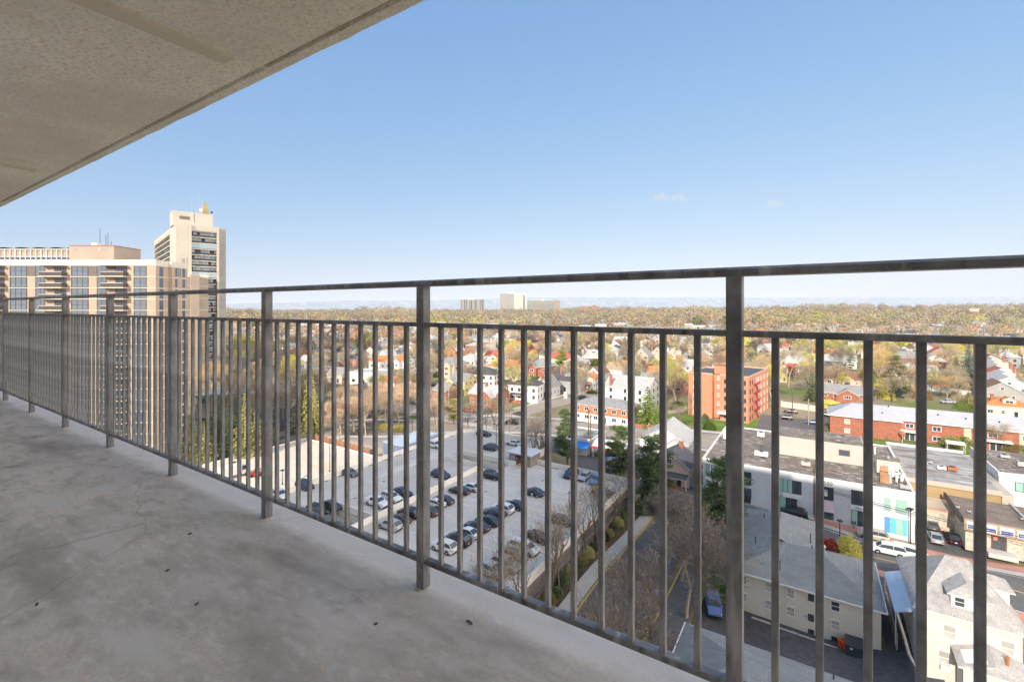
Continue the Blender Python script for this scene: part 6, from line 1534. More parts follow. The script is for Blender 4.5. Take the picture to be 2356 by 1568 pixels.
# ================================================================ HOUSES IDENTIFIED IN THE PHOTOGRAPH
def hp(f, cx, by, wpx, d, st, kind, wm, rmt, label, rot=0., **k):
    px, py = pz(f, cx, by); x, y, z = at(px, py); w_ = wpx/ZF[f][2]*.5752*y/F*.95
    rz = GZ+rot; x += -sin(rz)*d/2; y += cos(rz)*d/2
    x2 = x; z = terr(x2, y); hs.append((x, y, max(w_, d)*.5)); lms.append((x, y, k.pop('lm', None) or label))
    return house(x, y, w_, d, st, kind, wm, rmt, rz, label, **k)
hs = []; lms = []
hp('4',215,1200,260,9,1.3,'gx',brickr,roofg,'low red brick house with a plain grey gable behind the red shrubs')
hp('4',470,1110,320,9,2,'gx',yellow,roofg,'pale yellow house with a grey gabled roof and a side wing',gfront=(-.5,4.5),wk='sash')
hp('4',830,1015,460,12,2,'hip',white,roofd,'large bright white house with a charcoal hipped roof',wk='dark',pitch=.5,rot=.25)
hp('4',850,1300,500,10,1.6,'gx',brickr,roofl,'red brick house with a pale grey roof and a projecting front gable',gfront=(.5,6),chimney=(-.1,-.2))
hp('4',1460,1225,480,11,2.2,'hip',white,roofd,'long white house with a charcoal hipped roof and a row of tall porch windows',wk='dark',porch=(-.4,5.5),pitch=.4,rot=.2)
hp('4',290,850,390,11,2.4,'hip',beige,roofg,'twin tan houses with arched upper windows and a grey hipped roof',gfront=(.5,4.6),pitch=.5,wk='pair')
hp('4',610,765,360,11,2.2,'hip',white,roofl,'off white house with a pale hipped roof behind the large white one',wk='dark',pitch=.5)
hp('4',1000,690,300,10,2,'gx',cream,roofr,'cream house with a dull red gabled roof',gfront=(.4,5))
hp('4',1010,870,270,9,2,'hip',cream,roofo,'cream house with an orange hipped roof left of the tall bare tree',pitch=.5)
hp('4',1310,905,300,10,2.2,'gx',beige,roofo,'tan house with an orange tiled roof right of the tall bare tree',gfront=(.4,4.5),wk='pair')
hp('4',1680,890,330,10,2.2,'hip',brickr,roofg,'dark red brick house with steep grey roofs behind the twiggy tree',gfront=(-.4,5),pitch=.8)
hp('4',1730,1165,300,10,1.6,'gy',white,roofg,'white house with a steep gable and a red brick chimney',chimney=(.1,-1.0),pitch=.95)
hp('4',2090,1085,380,10,1.6,'gambrel',greyw,roofd,'grey house with a barn shaped charcoal roof and a wide dormer',dormer=[(.3,5)],chimney=(-.5,-.6),pitch=.9)
hp('4',690,490,210,9,1.7,'hip',brickr,roofl,'red brick house with a pale pyramid roof',pitch=.5)
hp('4',400,560,200,9,1.5,'gy',brickr,roofl,'brick and white cottage with a pale steep gable',pitch=.9)
hp('4',990,470,230,9,1.5,'hip',beige,rooft,'low tan roofed house beside a small dark evergreen')
hp('4',950,375,270,9,1.2,'hip',white,roofl,'low white roofed bungalow behind the tan roofed house',pitch=.4)
hp('4',1830,640,300,9,1.6,'gx',white,roofg,'white house half behind the spreading green pine')
hp('4',1660,470,260,10,1.7,'gx',brickp,roofb,'brown roofed house with a white gable at its right',gfront=(.7,4))
hp('4',1990,480,220,9,1.8,'gy',white,roofg,'pale pointed gable house among bare trees above the pine',pitch=1.0)
hp('4',120,540,180,9,1.6,'gx',brickr,roofd,'dark roofed brick house at the left by the railing post',chimney=(.3,0))
hp('4',480,610,150,8,1.4,'gy',brickr,roofo,'small orange brick gable between the twin tan houses and the pale cottage')
hp('5',390,1035,240,9,1.6,'gy',white,roofo,'white bungalow with an orange tiled roof and a triple window gable',porch=(0,6),wk='tri',pitch=.6)
hp('5',500,985,230,12,1.9,'gy',white,roofb,'tall white gabled house with a brown roof behind the bungalow',pitch=.85,nwin=1)
hp('5',1330,1065,320,10,1.4,'gx',white,roofg,'low white house with slate grey roofs left of the bright fir',gfront=(.2,6))
hp('5',460,645,280,9,1.7,'gx',white,roofl,'white house with a dormered pale roof and a slim red chimney',chimney=(-.7,-.9),dormer=[(.3,5)],lower=brickr,rot=.35)
hp('5',800,545,230,10,1.8,'hip',greyw,roofd,'dark roofed grey house among tan trees',pitch=.5)
hp('5',900,425,230,9,2.2,'gx',white,roofl,'tall white and brick house with a pale roof high on the left',gfront=(-.2,4))
hp('5',750,350,130,9,1.8,'gy',brickp,roofb,'brown gabled brick house left of the tall white and brick one')
hp('5',1290,445,180,9,2,'gy',white,roofd,'white house with a dark hood gable under bare trees',pitch=.5)
hp('5',1210,680,220,10,2,'gy',beige,roofg,'tan stucco house with a steep gable left of the red leaved tree',pitch=1.1)
hp('5',1450,640,200,10,2,'gy',beige,roofg,'tan stone faced gable house above the willow green tree',pitch=1.0,chimney=(-.8,-.8))
hp('5',1740,590,230,10,1.7,'gy',white,roofg,'white steep gabled house with a long dormer right of the baluster',pitch=.9,dormer=[(.5,3)])
hp('5',1910,520,200,10,1.4,'hip',beige,rooft,'tan roofed house with a small white dormer',dormer=[(.4,2.4)])
hp('5',1730,1090,260,11,2.2,'gy',brickp,roofb,'pinkish house with steep twin gables left of the orange block',gfront=(.4,4),pitch=.9)
hp('5',900,780,240,9,1.5,'hip',brickr,roofo,'orange roofed low brick house left of the red leaved tree',pitch=.4)
hp('5',1850,860,240,10,2,'gx',white,roofl,'white house hidden by budding trees left of the orange block')
hp('5',800,880,260,10,1.6,'gx',white,rooft,'white house with a tan roof in front of the pink blossom')
hp('5',2230,440,180,9,1.5,'gx',beige,roofd,'dark roofed tan house beside the thick railing post')
hp('6',260,520,280,11,2,'hip',white,roofr,'white house with a big brick red hipped roof above the orange block',pitch=.8)
hp('6',560,520,150,9,2,'gx',brickp,roofr,'pink brick house with a red roof right of the big red roofed one')
hp('6',560,600,140,8,1.6,'gx',white,roofl,'white cottage behind the forked pale trunk')
hp('6',1460,1000,520,12,1.1,'gx',pinkw,roofb,'low pale pink house with a wide brown orange roof',gfront=(.2,7),pitch=.55,nwin=3)
hp('6',1430,1215,540,11,1.0,'gx',brickr,roofg,'low grey roofed ranch house with a white triple window gable',gfront=(.3,7.5),pitch=.5,wk='tri')
hp('6',1430,715,400,10,1.3,'gx',white,roofl,'long white house behind the bare many limbed tree')
hp('6',1670,505,200,9,1.7,'gx',beige,roofl,'beige gabled house high above the long white one')
hp('6',1300,810,260,10,1.0,'gx',brickr,roofd,'low charcoal roofed brick house left of the brown orange roof')
hp('6',560,930,110,7,1.3,'gx',beige,rooft,'small tan cabin left of the forked pale trunk')
hp('6',700,840,150,8,1.2,'gx',brickd,roofr,'dark red cottage behind the forked pale trunk')
hp('7',900,700,260,11,1.3,'gy',white,roofl,'white gabled house with a red brick base between two thick balusters',lower=brickr)
hp('7',830,860,170,8,1.1,'gx',white,roofl,'small white house below the white and brick gable')
hp('7',1000,480,420,11,1.3,'gx',brickr,roofd,'brick house with a dark and a white gable at the top between balusters',gfront=(-.3,5))
hp('7',560,640,140,9,1.5,'gy',white,roofg,'white gable with a red chimney behind the forked bare tree',chimney=(.8,0))
hp('7',520,780,150,8,1.3,'gy',white,roofg,'white lean gable behind the forked bare tree')
hp('7',1340,960,220,7,1.0,'gx',white,roofg,'white garage with a grey roof behind the long white wall',door=False)
# the row of gables at the right edge
hp('7',1900,1340,500,12,2.2,'gy',greyw,roofb,'grey gabled house with a brown roof edge at the right behind the brick row',pitch=.62,nwin=2)
hp('7',2010,1470,580,11,1.3,'hip',cream,roofo,'cream house with an orange brown hipped roof and a small dormer at the right edge',dormer=[(.05,3.4)],pitch=.5,chimney=(-.55,-.3))
xw, yw, zw = at(*pz('7',1900,1340))
uu, vv = UV(xw, yw)
rowm = [(white,roofl,'pale blue white'),(white,roofl,'white'),(white,roofr,'white red roofed'),(white,roofl,'plain white'),(cream,roofl,'cream'),(white,rooft,'tan roofed white'),(cream,roofd,'dark roofed cream'),(brickr,roofg,'grey roofed brick')]
for k,(wm_,rm_,nm) in enumerate(rowm):
    x, y = W(uu+21+k*13.5, vv+6+k*2.2); hs.append((x,y,8)); lab = '%s house, %s behind the grey gabled one in the right edge row' % (nm, ['next','second','third','fourth','fifth','sixth','seventh','eighth'][k])
    lms.append((x,y,lab)); house(x, y, 15, 10, 2.0, 'gy', wm_, rm_, GZ, lab, chimney=(.55,-.7) if k%2 == 1 or k == 2 else None, pitch=.55, nwin=2, z=terr(x,y)+.4)
# left of the tower
hp('3',1400,975,560,12,1.9,'flat',white,roofl,'modern white house with a flat roof and dark wide windows',wk='darkpair',rot=.3,nwin=3)
hp('3',1690,1065,420,10,1.3,'hip',white,roofo,'low white house with a bright orange hipped roof',pitch=.5,rot=.2)
hp('3',960,950,270,9,1.5,'gx',beige,roofg,'beige house with a grey green gable left of the modern white one',rot=.3)
hp('3',1600,735,320,9,1.5,'gx',white,roofo,'white house with a long red orange roof above the modern one',rot=.2)
hp('3',1680,650,180,9,1.5,'gy',white,roofl,'white pointed dormer gable above the red orange roof',pitch=1.1)
hp('3',2020,500,290,10,1.6,'hip',white,roofl,'white house with pale hipped roofs near the railing post',pitch=.5)
hp('3',2080,1040,240,11,2.6,'hip',brickp,roofg,'tall pinkish brick house by the thick railing post',pitch=.6)
hp('3',1930,720,200,9,1.5,'gx',white,roofo,'white cottage with an orange roof beside the tall brick house',gfront=(0,4))
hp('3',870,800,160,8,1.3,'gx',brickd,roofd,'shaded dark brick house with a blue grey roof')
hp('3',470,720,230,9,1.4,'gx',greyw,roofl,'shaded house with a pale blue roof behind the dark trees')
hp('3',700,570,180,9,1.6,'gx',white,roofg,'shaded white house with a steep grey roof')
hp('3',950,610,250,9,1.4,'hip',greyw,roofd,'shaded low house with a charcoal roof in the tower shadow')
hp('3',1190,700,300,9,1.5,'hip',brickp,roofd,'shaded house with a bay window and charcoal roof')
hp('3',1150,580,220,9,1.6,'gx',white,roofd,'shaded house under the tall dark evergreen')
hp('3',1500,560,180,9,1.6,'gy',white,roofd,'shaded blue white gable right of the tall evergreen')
hp('3',1090,455,160,9,1.4,'hip',beige,roofo,'orange roofed house left of the tall evergreen')
hp('3',620,450,270,10,1.6,'gy',beige,rooft,'tan gabled house beyond the shaded ones')
hp('3',330,580,150,9,1.4,'gx',brickr,roofo,'brick cottage with an orange roof left of the shaded houses')
hp('3',220,440,160,9,1.6,'gx',white,roofg,'white house with a grey roof far left beyond the lamp')
hp('3',1690,420,180,9,1.7,'gy',beige,roofg,'tan gable with dark windows above the shaded houses')
hp('3',1900,580,180,9,1.6,'gy',white,roofg,'white double gable right of the pointed dormer',gfront=(.3,4))

# walls and fences
def uvfence(name, label, a, c, h, m, t=.15, cap=None):
    (ax, ay), (cx, cy) = a, c; L = sqrt((ax-cx)**2+(ay-cy)**2); o = thing(name, label, 'wall' if 'wall' in name else 'fence', (ax,ay,terr(ax,ay)), atan2(cy-ay,cx-ax))
    z1 = terr(cx,cy)-terr(ax,ay); b = MB(); b.slab([(0,-t,h),(L,-t,h+z1),(L,t,h+z1),(0,t,h)],h+1); b.build('panel', m, o)
    b = MB()
    for k in range(int(L/3)+1): x = min(L,k*3); b.box(x-.12,x+.12,-t-.06,t+.06,-.5+z1*x/L,h+.15+z1*x/L)
    b.build('posts', m, o); return o
uvfence('white_wall','long white fence wall behind the brick row between two balusters',at(*pz('7',770,1040))[:2],at(*pz('7',1480,1140))[:2],2.2,white)
uvfence('white_fence','long pale board fence behind the car park of the orange block',at(*pz('6',540,1290))[:2],at(*pz('6',1100,1370))[:2],2.2,M('pale_fence_boards', (.55,.5,.45), .85, .1, 1))
uvfence('retaining_wall','grey retaining wall under the lawn beside the orange block',at(*pz('5',1620,1400))[:2],at(*pz('5',1900,1350))[:2],1.2,concm)
uvfence('garden_wall','low red brick garden wall with white finials under the bright fir',at(*pz('5',1140,1600))[:2],at(*pz('5',1500,1625))[:2],1.2,brickr)
uvfence('red_hedge_wall','long red brick terrace wall behind the bare street trees',at(*pz('4',110,1340))[:2],at(*pz('4',480,1370))[:2],1.6,brickr)
# playground and small coloured things far right
x,y,z = at(*pz('7',450,400)); o = thing('playground_slide','orange tubular playground slide far away between the balusters','slide',(x,y,z)); b = MB()
for i in range(10): t=i*.6; b.tube((cos(t)*2,sin(t)*2,3.5-i*.3),(cos(t+.6)*2,sin(t+.6)*2,3.2-i*.3),.6,.6,8)
b.build('tube', orange, o); MB().box(-6,-2,-1,1,0,3.4).build('platform', orange, o)
x,y,z = at(*pz('7',980,1000)); o = thing('covered_boat','orange tarpaulin covered boat shape behind the white wall','covered boat',(x,y,z),.1); b = MB()
b.loft([[(xx,-w_,.4),(xx,-w_*.6,.4+h_),(xx,w_*.6,.4+h_),(xx,w_,.4)] for xx,w_,h_ in ((-4,.3,.3),(-2.5,1,.9),(0,1.2,1.2),(2.5,1,1),(4,.4,.4))]); b.build('cover', M('orange_tarpaulin', (.6,.2,.06), .7, .1, 1), o)
x,y,z = at(*pz('5',90,1165)); o = thing('portable_toilet','pale grey portable toilet at the corner of the side street','portable toilet',(x,y,z+.1),GZ); b = MB(); b.box(-.7,.7,-.7,.7,0,2.6); b.build('cabin', white, o); MB().box(-.45,.45,-.74,-.7,.1,2.1).build('door', M('pale_grey_door', (.5,.5,.5), .6, .05, 2), o)
# ================================================================ TREES AND PLANTS PLACED FROM THE PHOTOGRAPH
def tp(kind, f, fx, fy, h, wd=None, mat=None, label='', group='trees in the neighbourhood', cat='tree'):
    px, py = pz(f, fx, fy) if f else (fx, fy); x, y, z = at(px, py); ts.append((x, y)); return tree(kind, x, y, h, wd, mat, label, cat, group)
ts = []
E = 'evergreen tree'
x,y = W(85.5,-12.6); tree('pine', x, y, 16, 1.0, 'dark', 'tall dark green pine left of the thickest railing post', E)
x,y = W(96.5,-27.8); tree('pine', x, y, 15.5, 1.05, 'dark', 'big dark pine at the far right corner of the garage by the main street', E)
x,y = W(102.5,-37.5); tree('pineB', x, y, 14, .95, 'dark', 'dark pine just behind the far parapet of the garage', E)
x,y = W(108,-53); tree('pineB', x, y, 14, .75, 'dark', 'narrow pine with a sunlit top between the garage and the filling station', E)
tp('fir','5',1310,1575,13.5,1.1,'bright','bright green layered fir behind the low brick garden wall',cat=E)
tp('spruce','3',1340,640,20,1.1,'dark','tall dark evergreen standing over the shaded houses',cat=E)
tp('pineB','4',2050,760,12,1.0,'bright','spreading bright green pine above the pale gable houses',cat=E)
tp('pineB','4',430,480,14,.9,'bright','green pine behind the brick and white cottage',cat=E)
tp('spruce','4',1070,480,8,.5,'dark','small pointed evergreen beside the tan roofed house',cat=E)
tp('pineB','6',2260,1120,17,1.2,'dark','large dark green pine right of the tall pale trunk',cat=E)
tp('pineB','7',330,1200,8,.8,'blue','blue green pine bush behind the brick row',cat=E)
tp('spruce','7',1400,960,22,1.0,'blue','tall blue green spruce left of the last thick baluster',cat=E)
tp('spruce','7',1400,1330,7,.9,'olive','low olive evergreen behind the brick row near the brown chimney',cat=E)
tp('spruce','3',590,1620,21,1.05,'olive','tall sunlit spruce behind the low parking deck, the leftmost of three',cat=E)
tp('spruce','3',480,1600,19,.95,'olive','tall sunlit spruce in the middle of the three behind the low deck',cat=E)
tp('spruce','N',820,1290,15,.9,'olive','shorter sunlit spruce, the rightmost of three behind the low deck',cat=E)
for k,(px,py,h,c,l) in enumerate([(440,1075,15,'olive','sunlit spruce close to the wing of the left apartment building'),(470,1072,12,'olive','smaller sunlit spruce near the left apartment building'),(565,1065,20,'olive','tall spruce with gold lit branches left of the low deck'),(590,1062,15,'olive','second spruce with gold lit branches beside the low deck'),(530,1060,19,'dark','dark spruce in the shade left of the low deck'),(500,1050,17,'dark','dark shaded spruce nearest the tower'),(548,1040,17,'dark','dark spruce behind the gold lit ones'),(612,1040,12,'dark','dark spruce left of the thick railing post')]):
    tp('spruce',None,px,py,h,.95,c,l,cat=E)
# shaded bare trees in front of the tower and behind the low deck
for k,(px,py,h) in enumerate([(520,985,15),(550,975,14),(585,990,15),(640,985,16),(650,960,15),(690,960,14),(610,950,14),(560,940,14),(530,930,13),(740,950,15),(705,930,15),(470,1010,13)]):
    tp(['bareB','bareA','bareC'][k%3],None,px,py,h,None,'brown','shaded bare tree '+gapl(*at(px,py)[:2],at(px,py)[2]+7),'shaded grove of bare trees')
# salmon street trees
sal = [(785,1000,12.5),(815,992,12),(842,1001,12),(865,986,13),(838,972,12.5),(890,975,13),(918,978,12),(900,958,12),(868,955,13),(935,965,12),(800,965,13),(775,975,13),(960,968,12),(985,965,11),(940,945,12),(1005,978,10)]
for px,py,h in sal: tp('vase',None,px,py,h,1.1,'salmon','salmon bare tree '+gapl(*at(px,py)[:2],at(px,py)[2]+7),'salmon twigged trees round the small car park')
tp('vase','L',728,935,10.5,.95,'salmon','pale trunked bare tree alone on the grass beside the small car park')
for k,(fx,fy,h) in enumerate([(160,1400,9),(440,1150,9)]): tp('openB','4',fx,fy+150,h,1.2,'tan','thin budding bare tree %s the pale wooden pole' % ['left of','right of'][k])
# dark open trees beyond the garage
for k,(fx,fy,h,l) in enumerate([(660,1640,11,'dark open bare tree in front of the red car'),(930,1660,12,'dark many stemmed bare tree beyond the garage parapet'),(1020,1640,12,'dark bare tree beside the many stemmed one beyond the garage'),(1250,1680,11,'dark bare tree with spreading limbs on the avenue before the white house'),(420,1560,9,'small olive pine by the garage left corner')]):
    if k == 4: tp('pineB','4',fx,fy,h,.6,'olive',l,cat=E)
    else: tp('openA','4',fx,fy,h,1.0,'brown',l)
for k,(fx,fy,h) in enumerate([(60,390,12),(110,400,14),(150,380,13),(95,300,12)]): tp('openA','C',fx,fy,h,.95,'grey',['leftmost','tallest','rightmost','hindmost'][k]+' of the grey bare trees by the rounded garage corner')
# bare trees along the garage wall and drive
for k,(u,v,h,kd) in enumerate([(88,-31.6,11,'openA'),(76,-31.4,13,'openB'),(72.5,-31.8,13,'openA'),(62,-31.6,14,'openA'),(58,-31.5,12.5,'openB'),(50,-31.4,14.5,'openA'),(45,-31.6,13,'openB')]):
    x,y = W(u,v); tree(kd,x,y,h,1.15 if kd == 'openB' else .95,'brown',['farthest','second farthest','third','fourth','fifth','sixth','nearest'][k]+' of the upright bare trees along the garage wall','tree','bare trees along the garage wall')
for k,(u,v,h,kd,m_,w_) in enumerate([(80,-18.6,12,'bareB','grey',1.0),(74,-17.0,13,'bareA','grey',.95),(66.3,-14.6,14,'bareA','grey',1.15),(70,-13.6,12,'bareB','grey',1.1),(60,-17.5,12,'bareB','grey',1.0),(88,-17,9,'openA','grey',.9),(84,-19,9,'bareB','brown',.7),(52,-16.5,12,'bareB','grey',1.0),(57,-20.2,11,'openA','brown',1.0),(79,-14.5,11,'bareA','brown',.9),(46,-18.6,12,'openA','brown',1.1)]):
    x,y = W(u,v); tree(kd,x,y,h,w_,m_,['bare grey tree near the top of the drive','bare forked tree between the two drives','large bare tree with thick trunk beside the blue suv','bare grey tree behind the blue suv','bare tree in the narrow bed between the drives','small bare tree at the street end of the second drive','brown twiggy tree at the mouth of the drive','bare tree low down by the slab edge','brown forked tree leaning over the lower drive','brown bare tree on the lawn beside the pale block','lowest brown bare tree near the slab edge'][k],'tree','trees between the drives')
rnd = random.Random(12)
for k in range(22):
    u = 44+k*2.4; x,y = W(u, -31.9+rnd.uniform(-.4,.5)); tree('hedge' if k%3 else 'bush', x, y, rnd.uniform(1.1,2.4), rnd.uniform(.6,.9), rnd.choice(['dark','dark','olive','olive']), 'planting bed shrub '+gapl(x,y,terr(x,y)+1),'shrub','shrubs in the planting bed')
for k in range(9):
    x,y = W(rnd.uniform(40,60), rnd.uniform(-14.8,-12.6)); tree('bush',x,y,rnd.uniform(1.2,3),.9,rnd.choice(['dark','olive','brown']),'dark bed shrub '+gapl(x,y,terr(x,y)+1),'shrub','shrubs below the blue suv')
for k,(u,v) in enumerate([(96,-27.5),(98,-29.5),(97,-25.6),(94.5,-29.8)]): x,y = W(u,v); tree('bush',x,y,2.0+.4*(k%2),1.1,'dark','%s of the rounded shrubs under the big pine at the garage corner' % ['nearest','leftmost','rightmost','smallest'][k],'shrub','shrubs under the corner pine')
x,y,_ = at(*pz('R',250,1520)); tree('bush',x,y,3.0,1.2,'yellow','bright yellow green round bush behind the pale block','bush')
x,y,_ = at(*pz('R',50,1490)); tree('shrub',x,y,2.4,1.1,'red','dull red shrub beside the bright yellow green bush','shrub')
x,y,_ = at(*pz('5',1290,850)); tree('bareB',x,y,9,.85,'red','dark red leaved tree among the houses left of the orange block','tree')
x,y,_ = at(*pz('6',720,880)); tree('bareB',x,y,8,.7,'red','small dark red tree behind the forked pale trunk','tree')
for k,(fx,fy,kd,h,w_,m_,l) in enumerate([(1430,355,'bush',3.6,1.9,'green','big bright green round bush before the brick row entrance'),(1320,365,'bush',2.8,1.7,'olive','dull olive round bush beside the bright green one'),(650,290,'bush',1.8,.8,'green','small green bush by the left entrance steps of the brick row'),(1070,285,'hedge',1.2,.7,'green','small planter shrub beside the middle entrance steps'),(2000,450,'bush',2.6,1.9,'olive','olive shrub under the twisted bare tree')]): 
    x,y,_ = at(*pz('R',fx,fy+10)); tree(kd,x,y,h,w_,m_,l,'bush')
tp('bareB','R',1890,440,8.5,1.0,'tan','twisted low bare tree in front of the right part of the brick row')
tp('bareC','6',650,1000,21,1.15,'tan','tall pale trunked forked tree behind the green bank')
tp('bareA','6',1440,790,16,1.25,'grey','bare many limbed tree behind the low pink house')
tp('bareC','6',2010,1130,23,1.2,'orange','tall pale trunked tree with a reddish crown right of the third baluster')
tp('openA','7',535,1120,20,1.0,'brown','slender forked bare tree left of the thick baluster')
tp('bareC','4',1390,915,17,1.1,'tan','tall bare tree standing between two orange roofed houses')
tp('bareA','5',1740,1240,18,1.1,'olive','large olive budding tree left of the orange block')
tp('bareC','5',970,990,14,.9,'tan','bare forked tree right of the pink blossom')
tp('bareB','5',1150,980,15,.9,'tan','bare tree with reddish branches left of the bright fir')
tp('openB','5',1720,1640,9,1.6,'tan','low pale bare tree at the avenue left of the orange block')
for k,(fx,fy,m_,h) in enumerate([(1200,1500,'dark',2.2),(1330,1500,'green',2.4),(1500,1450,'green',2.2),(1100,1250,'olive',3)]): pass
for k,(f,fx,fy,m_,h,w_,l) in enumerate([('5',2170,1540,'dark',3.2,.8,'clipped dark green hedge at the corner of the orange block'),('Q',360,45,'green',2.6,1.3,'round clipped green bush before the orange block'),('4',640,1090,'yellow',2.6,1.3,'yellow green shrub beside the pale yellow house'),('4',1640,890,'green',2.4,1.8,'green hedge in front of the dark red brick house'),
    ('5',760,640,'yellow',4,1.8,'yellow green shrub below the dark roofed grey house'),('5',530,680,'green',4,1.7,'bright green shrub right of the red chimney house'),('5',930,960,'yellow',2.6,.9,'tiny bright yellow shrub near the pink blossom'),('5',1420,700,'olive',4.5,2.6,'wide willow green shrub behind the red leaved tree'),('5',2080,1000,'olive',3,1.3,'olive bush against the left wall of the orange block'),
    ('5',1760,1330,'dark',3,1.8,'dark green shrub on the bank left of the orange block'),('7',820,930,'green',3,2.4,'bright green bank of shrubs behind the white wall'),('7',1340,1330,'green',2.5,2,'bright green shrub by the brown chimney'),('6',1260,1300,'yellow',2.6,2.6,'yellow green shrubbery at the hip end of the brick row'),('7',1730,900,'orange',3,1.5,'rust coloured shrub left of the gabled row'),
    ('4',160,850,'green',2.4,.9,'small green bush between the brick house and the twin tan houses'),('5',480,1090,'green',1.2,1.6,'low green hedge before the white bungalow'),('L',1560,700,'yellow',1.4,1.4,'low yellow green hedge beside the whitish pole'),('L',1830,740,'yellow',1.6,1.6,'clipped yellow green shrub near the dark car park')]):
    x,y,_ = at(*pz(f,fx,fy)); ts.append((x,y)); tree('bush',x,y,h,w_,m_,l,'bush')
# thicket behind the brick row and on the banks
for k in range(34):
    px = rnd.uniform(1900,2290); py = rnd.uniform(868,935)
    x,y,_ = at(px,py)
    if any((x-a)**2+(y-c)**2 < (r+3)**2 for a,c,r in hs): continue
    kd = rnd.choice(['bareB','bareA','bush','bush','openA','pineB' if px < 2100 else 'bush']); hh = {'bush':rnd.uniform(2,4)}.get(kd, rnd.uniform(6,12)); ts.append((x,y))
    tree(kd,x,y,hh,hh/{'bush':1.8,'bareA':14,'bareB':13,'openA':13,'pineB':14}[kd]*1.1,rnd.choice(['olive','olive','yellow','tan','orange','brown']) if kd != 'pineB' else 'olive','thicket %s %s' % ('bush' if kd == 'bush' else 'tree', gapl(x,y,terr(x,y)+hh/2)),'tree','thicket behind the brick row')

# ================================================================ FILL: houses and trees further out
rnd = random.Random(21)
WMs = [(white,'white'),(white,'white'),(white,'white'),(cream,'cream'),(cream,'cream'),(brickr,'red brick'),(brickp,'pinkish brick'),(beige,'beige'),(greyw,'grey'),(pinkw,'pale pink')]
RMs = [(roofg,'grey'),(roofl,'pale grey'),(roofl,'pale grey'),(roofd,'charcoal'),(roofb,'brown'),(rooft,'tan'),(roofl,'pale grey'),(roofg,'grey'),(rooft,'tan'),(roofo,'orange'),(roofg,'grey'),(roofr,'red'),(roofl,'pale grey')]
FH = []
for i in range(6):
    kind = ['gx','gy','hip','gx','gy','hip'][i]; w_, d, st = [(12,9,2),(9,11,2),(11,10,2),(14,9,1.5),(9,12,1.6),(13,10,1.6)][i]; h = st*2.8+.5; g_, rb = roof_geo(kind, w_, d, h, .7, .5, .2)
    wb = MB(); wb.box(-w_/2,w_/2,-d/2,d/2,-3,h,0,skip='tb')
    for q in g_: wb.face(q,0)
    for fl in range(int(st)):
        for fc in range(4):
            n_ = 3 if fc % 2 == 0 else 2
            for k in range(n_):
                t = (k+.5)/n_-.5; zc = .6+fl*2.8
                if fc in (0,2):
                    y_ = (-1 if fc == 0 else 1)*(d/2+.03); wb.box(t*w_-.6,t*w_+.6,y_-.03,y_+.03,zc,zc+1.5,1)
                else:
                    x_ = (-1 if fc == 3 else 1)*(w_/2+.03); wb.box(x_-.03,x_+.03,t*d-.6,t*d+.6,zc,zc+1.5,1)
    ch_ = MB(); ch_.box(-.45,.45,-.4,.4,h,h+(d/2 if kind != 'gy' else w_/2)*.7+1.4)
    FH.append((wb.mesh('far_wall',[white,glass]), rb.mesh('far_roof',[roofg,white]), ch_.mesh('far_chimney',[brickr]), max(w_,d)/2))
def zone(y): return 'in the middle distance' if y < 330 else 'towards the ridge' if y < 650 else 'on the far ridge'
def side(x, y):
    p = x/y; return 'left' if p < -.35 else 'centre left' if p < -.05 else 'centre right' if p < .4 else 'right'
nh = 0; cand = []
v0 = -60
for j in range(60):                       # streets parallel to the grid, blocks of back to back houses
    u = 235 + j*19.5 + (j//2)*15
    if u > 1450: break
    for i in range(120):
        v = -760 + i*16.5 + rnd.uniform(-2,2) + (i//9)*10; uu_ = u + rnd.uniform(-2,2); x, y = W(uu_, v)
        if y < 215 or abs(x/y) > 1.25 or x/y < -.66: continue
        if rnd.random() < .22 + .35*sst(300,1100,y): continue
        if any((x-a)**2+(y-c)**2 < (r+8.5)**2 for a,c,r in hs): continue
        if y < 320 and any((x-a)**2+(y-c)**2 < 36 for a,c in ts): continue
        ii = (x/y*F+1178, 706-(terr(x,y)+4)/y*F)
        if 330 < y and rnd.random() < .12: continue
        cand.append((y, x, j))
cand.sort(); cand = cand[:285]
far_r = []
for y, x, j in cand:
    i = rnd.randrange(6); wm_, wn = rnd.choice(WMs); rm_, rn = rnd.choice(RMs); o = thing('house', '%s house %s' % (wn.split()[-1], gapl(x,y,terr(x,y)+4)), 'house', (x,y,terr(x,y)), GZ + (pi if j%2 else 0)*0 + rnd.choice([0,0,0,pi/2,.15,-.2]), '%s houses with %s roofs %s' % (wn, rn, zone(y)))
    a = obj('wall', FH[i][0], o); setmat(a, 0, wm_); c = obj('roof', FH[i][1], o); setmat(c, 0, rm_)
    if rnd.random() < .4: obj('chimney', FH[i][2], o, (FH[i][3]*.3,.5,0))
    far_r.append((x,y)); nh += 1
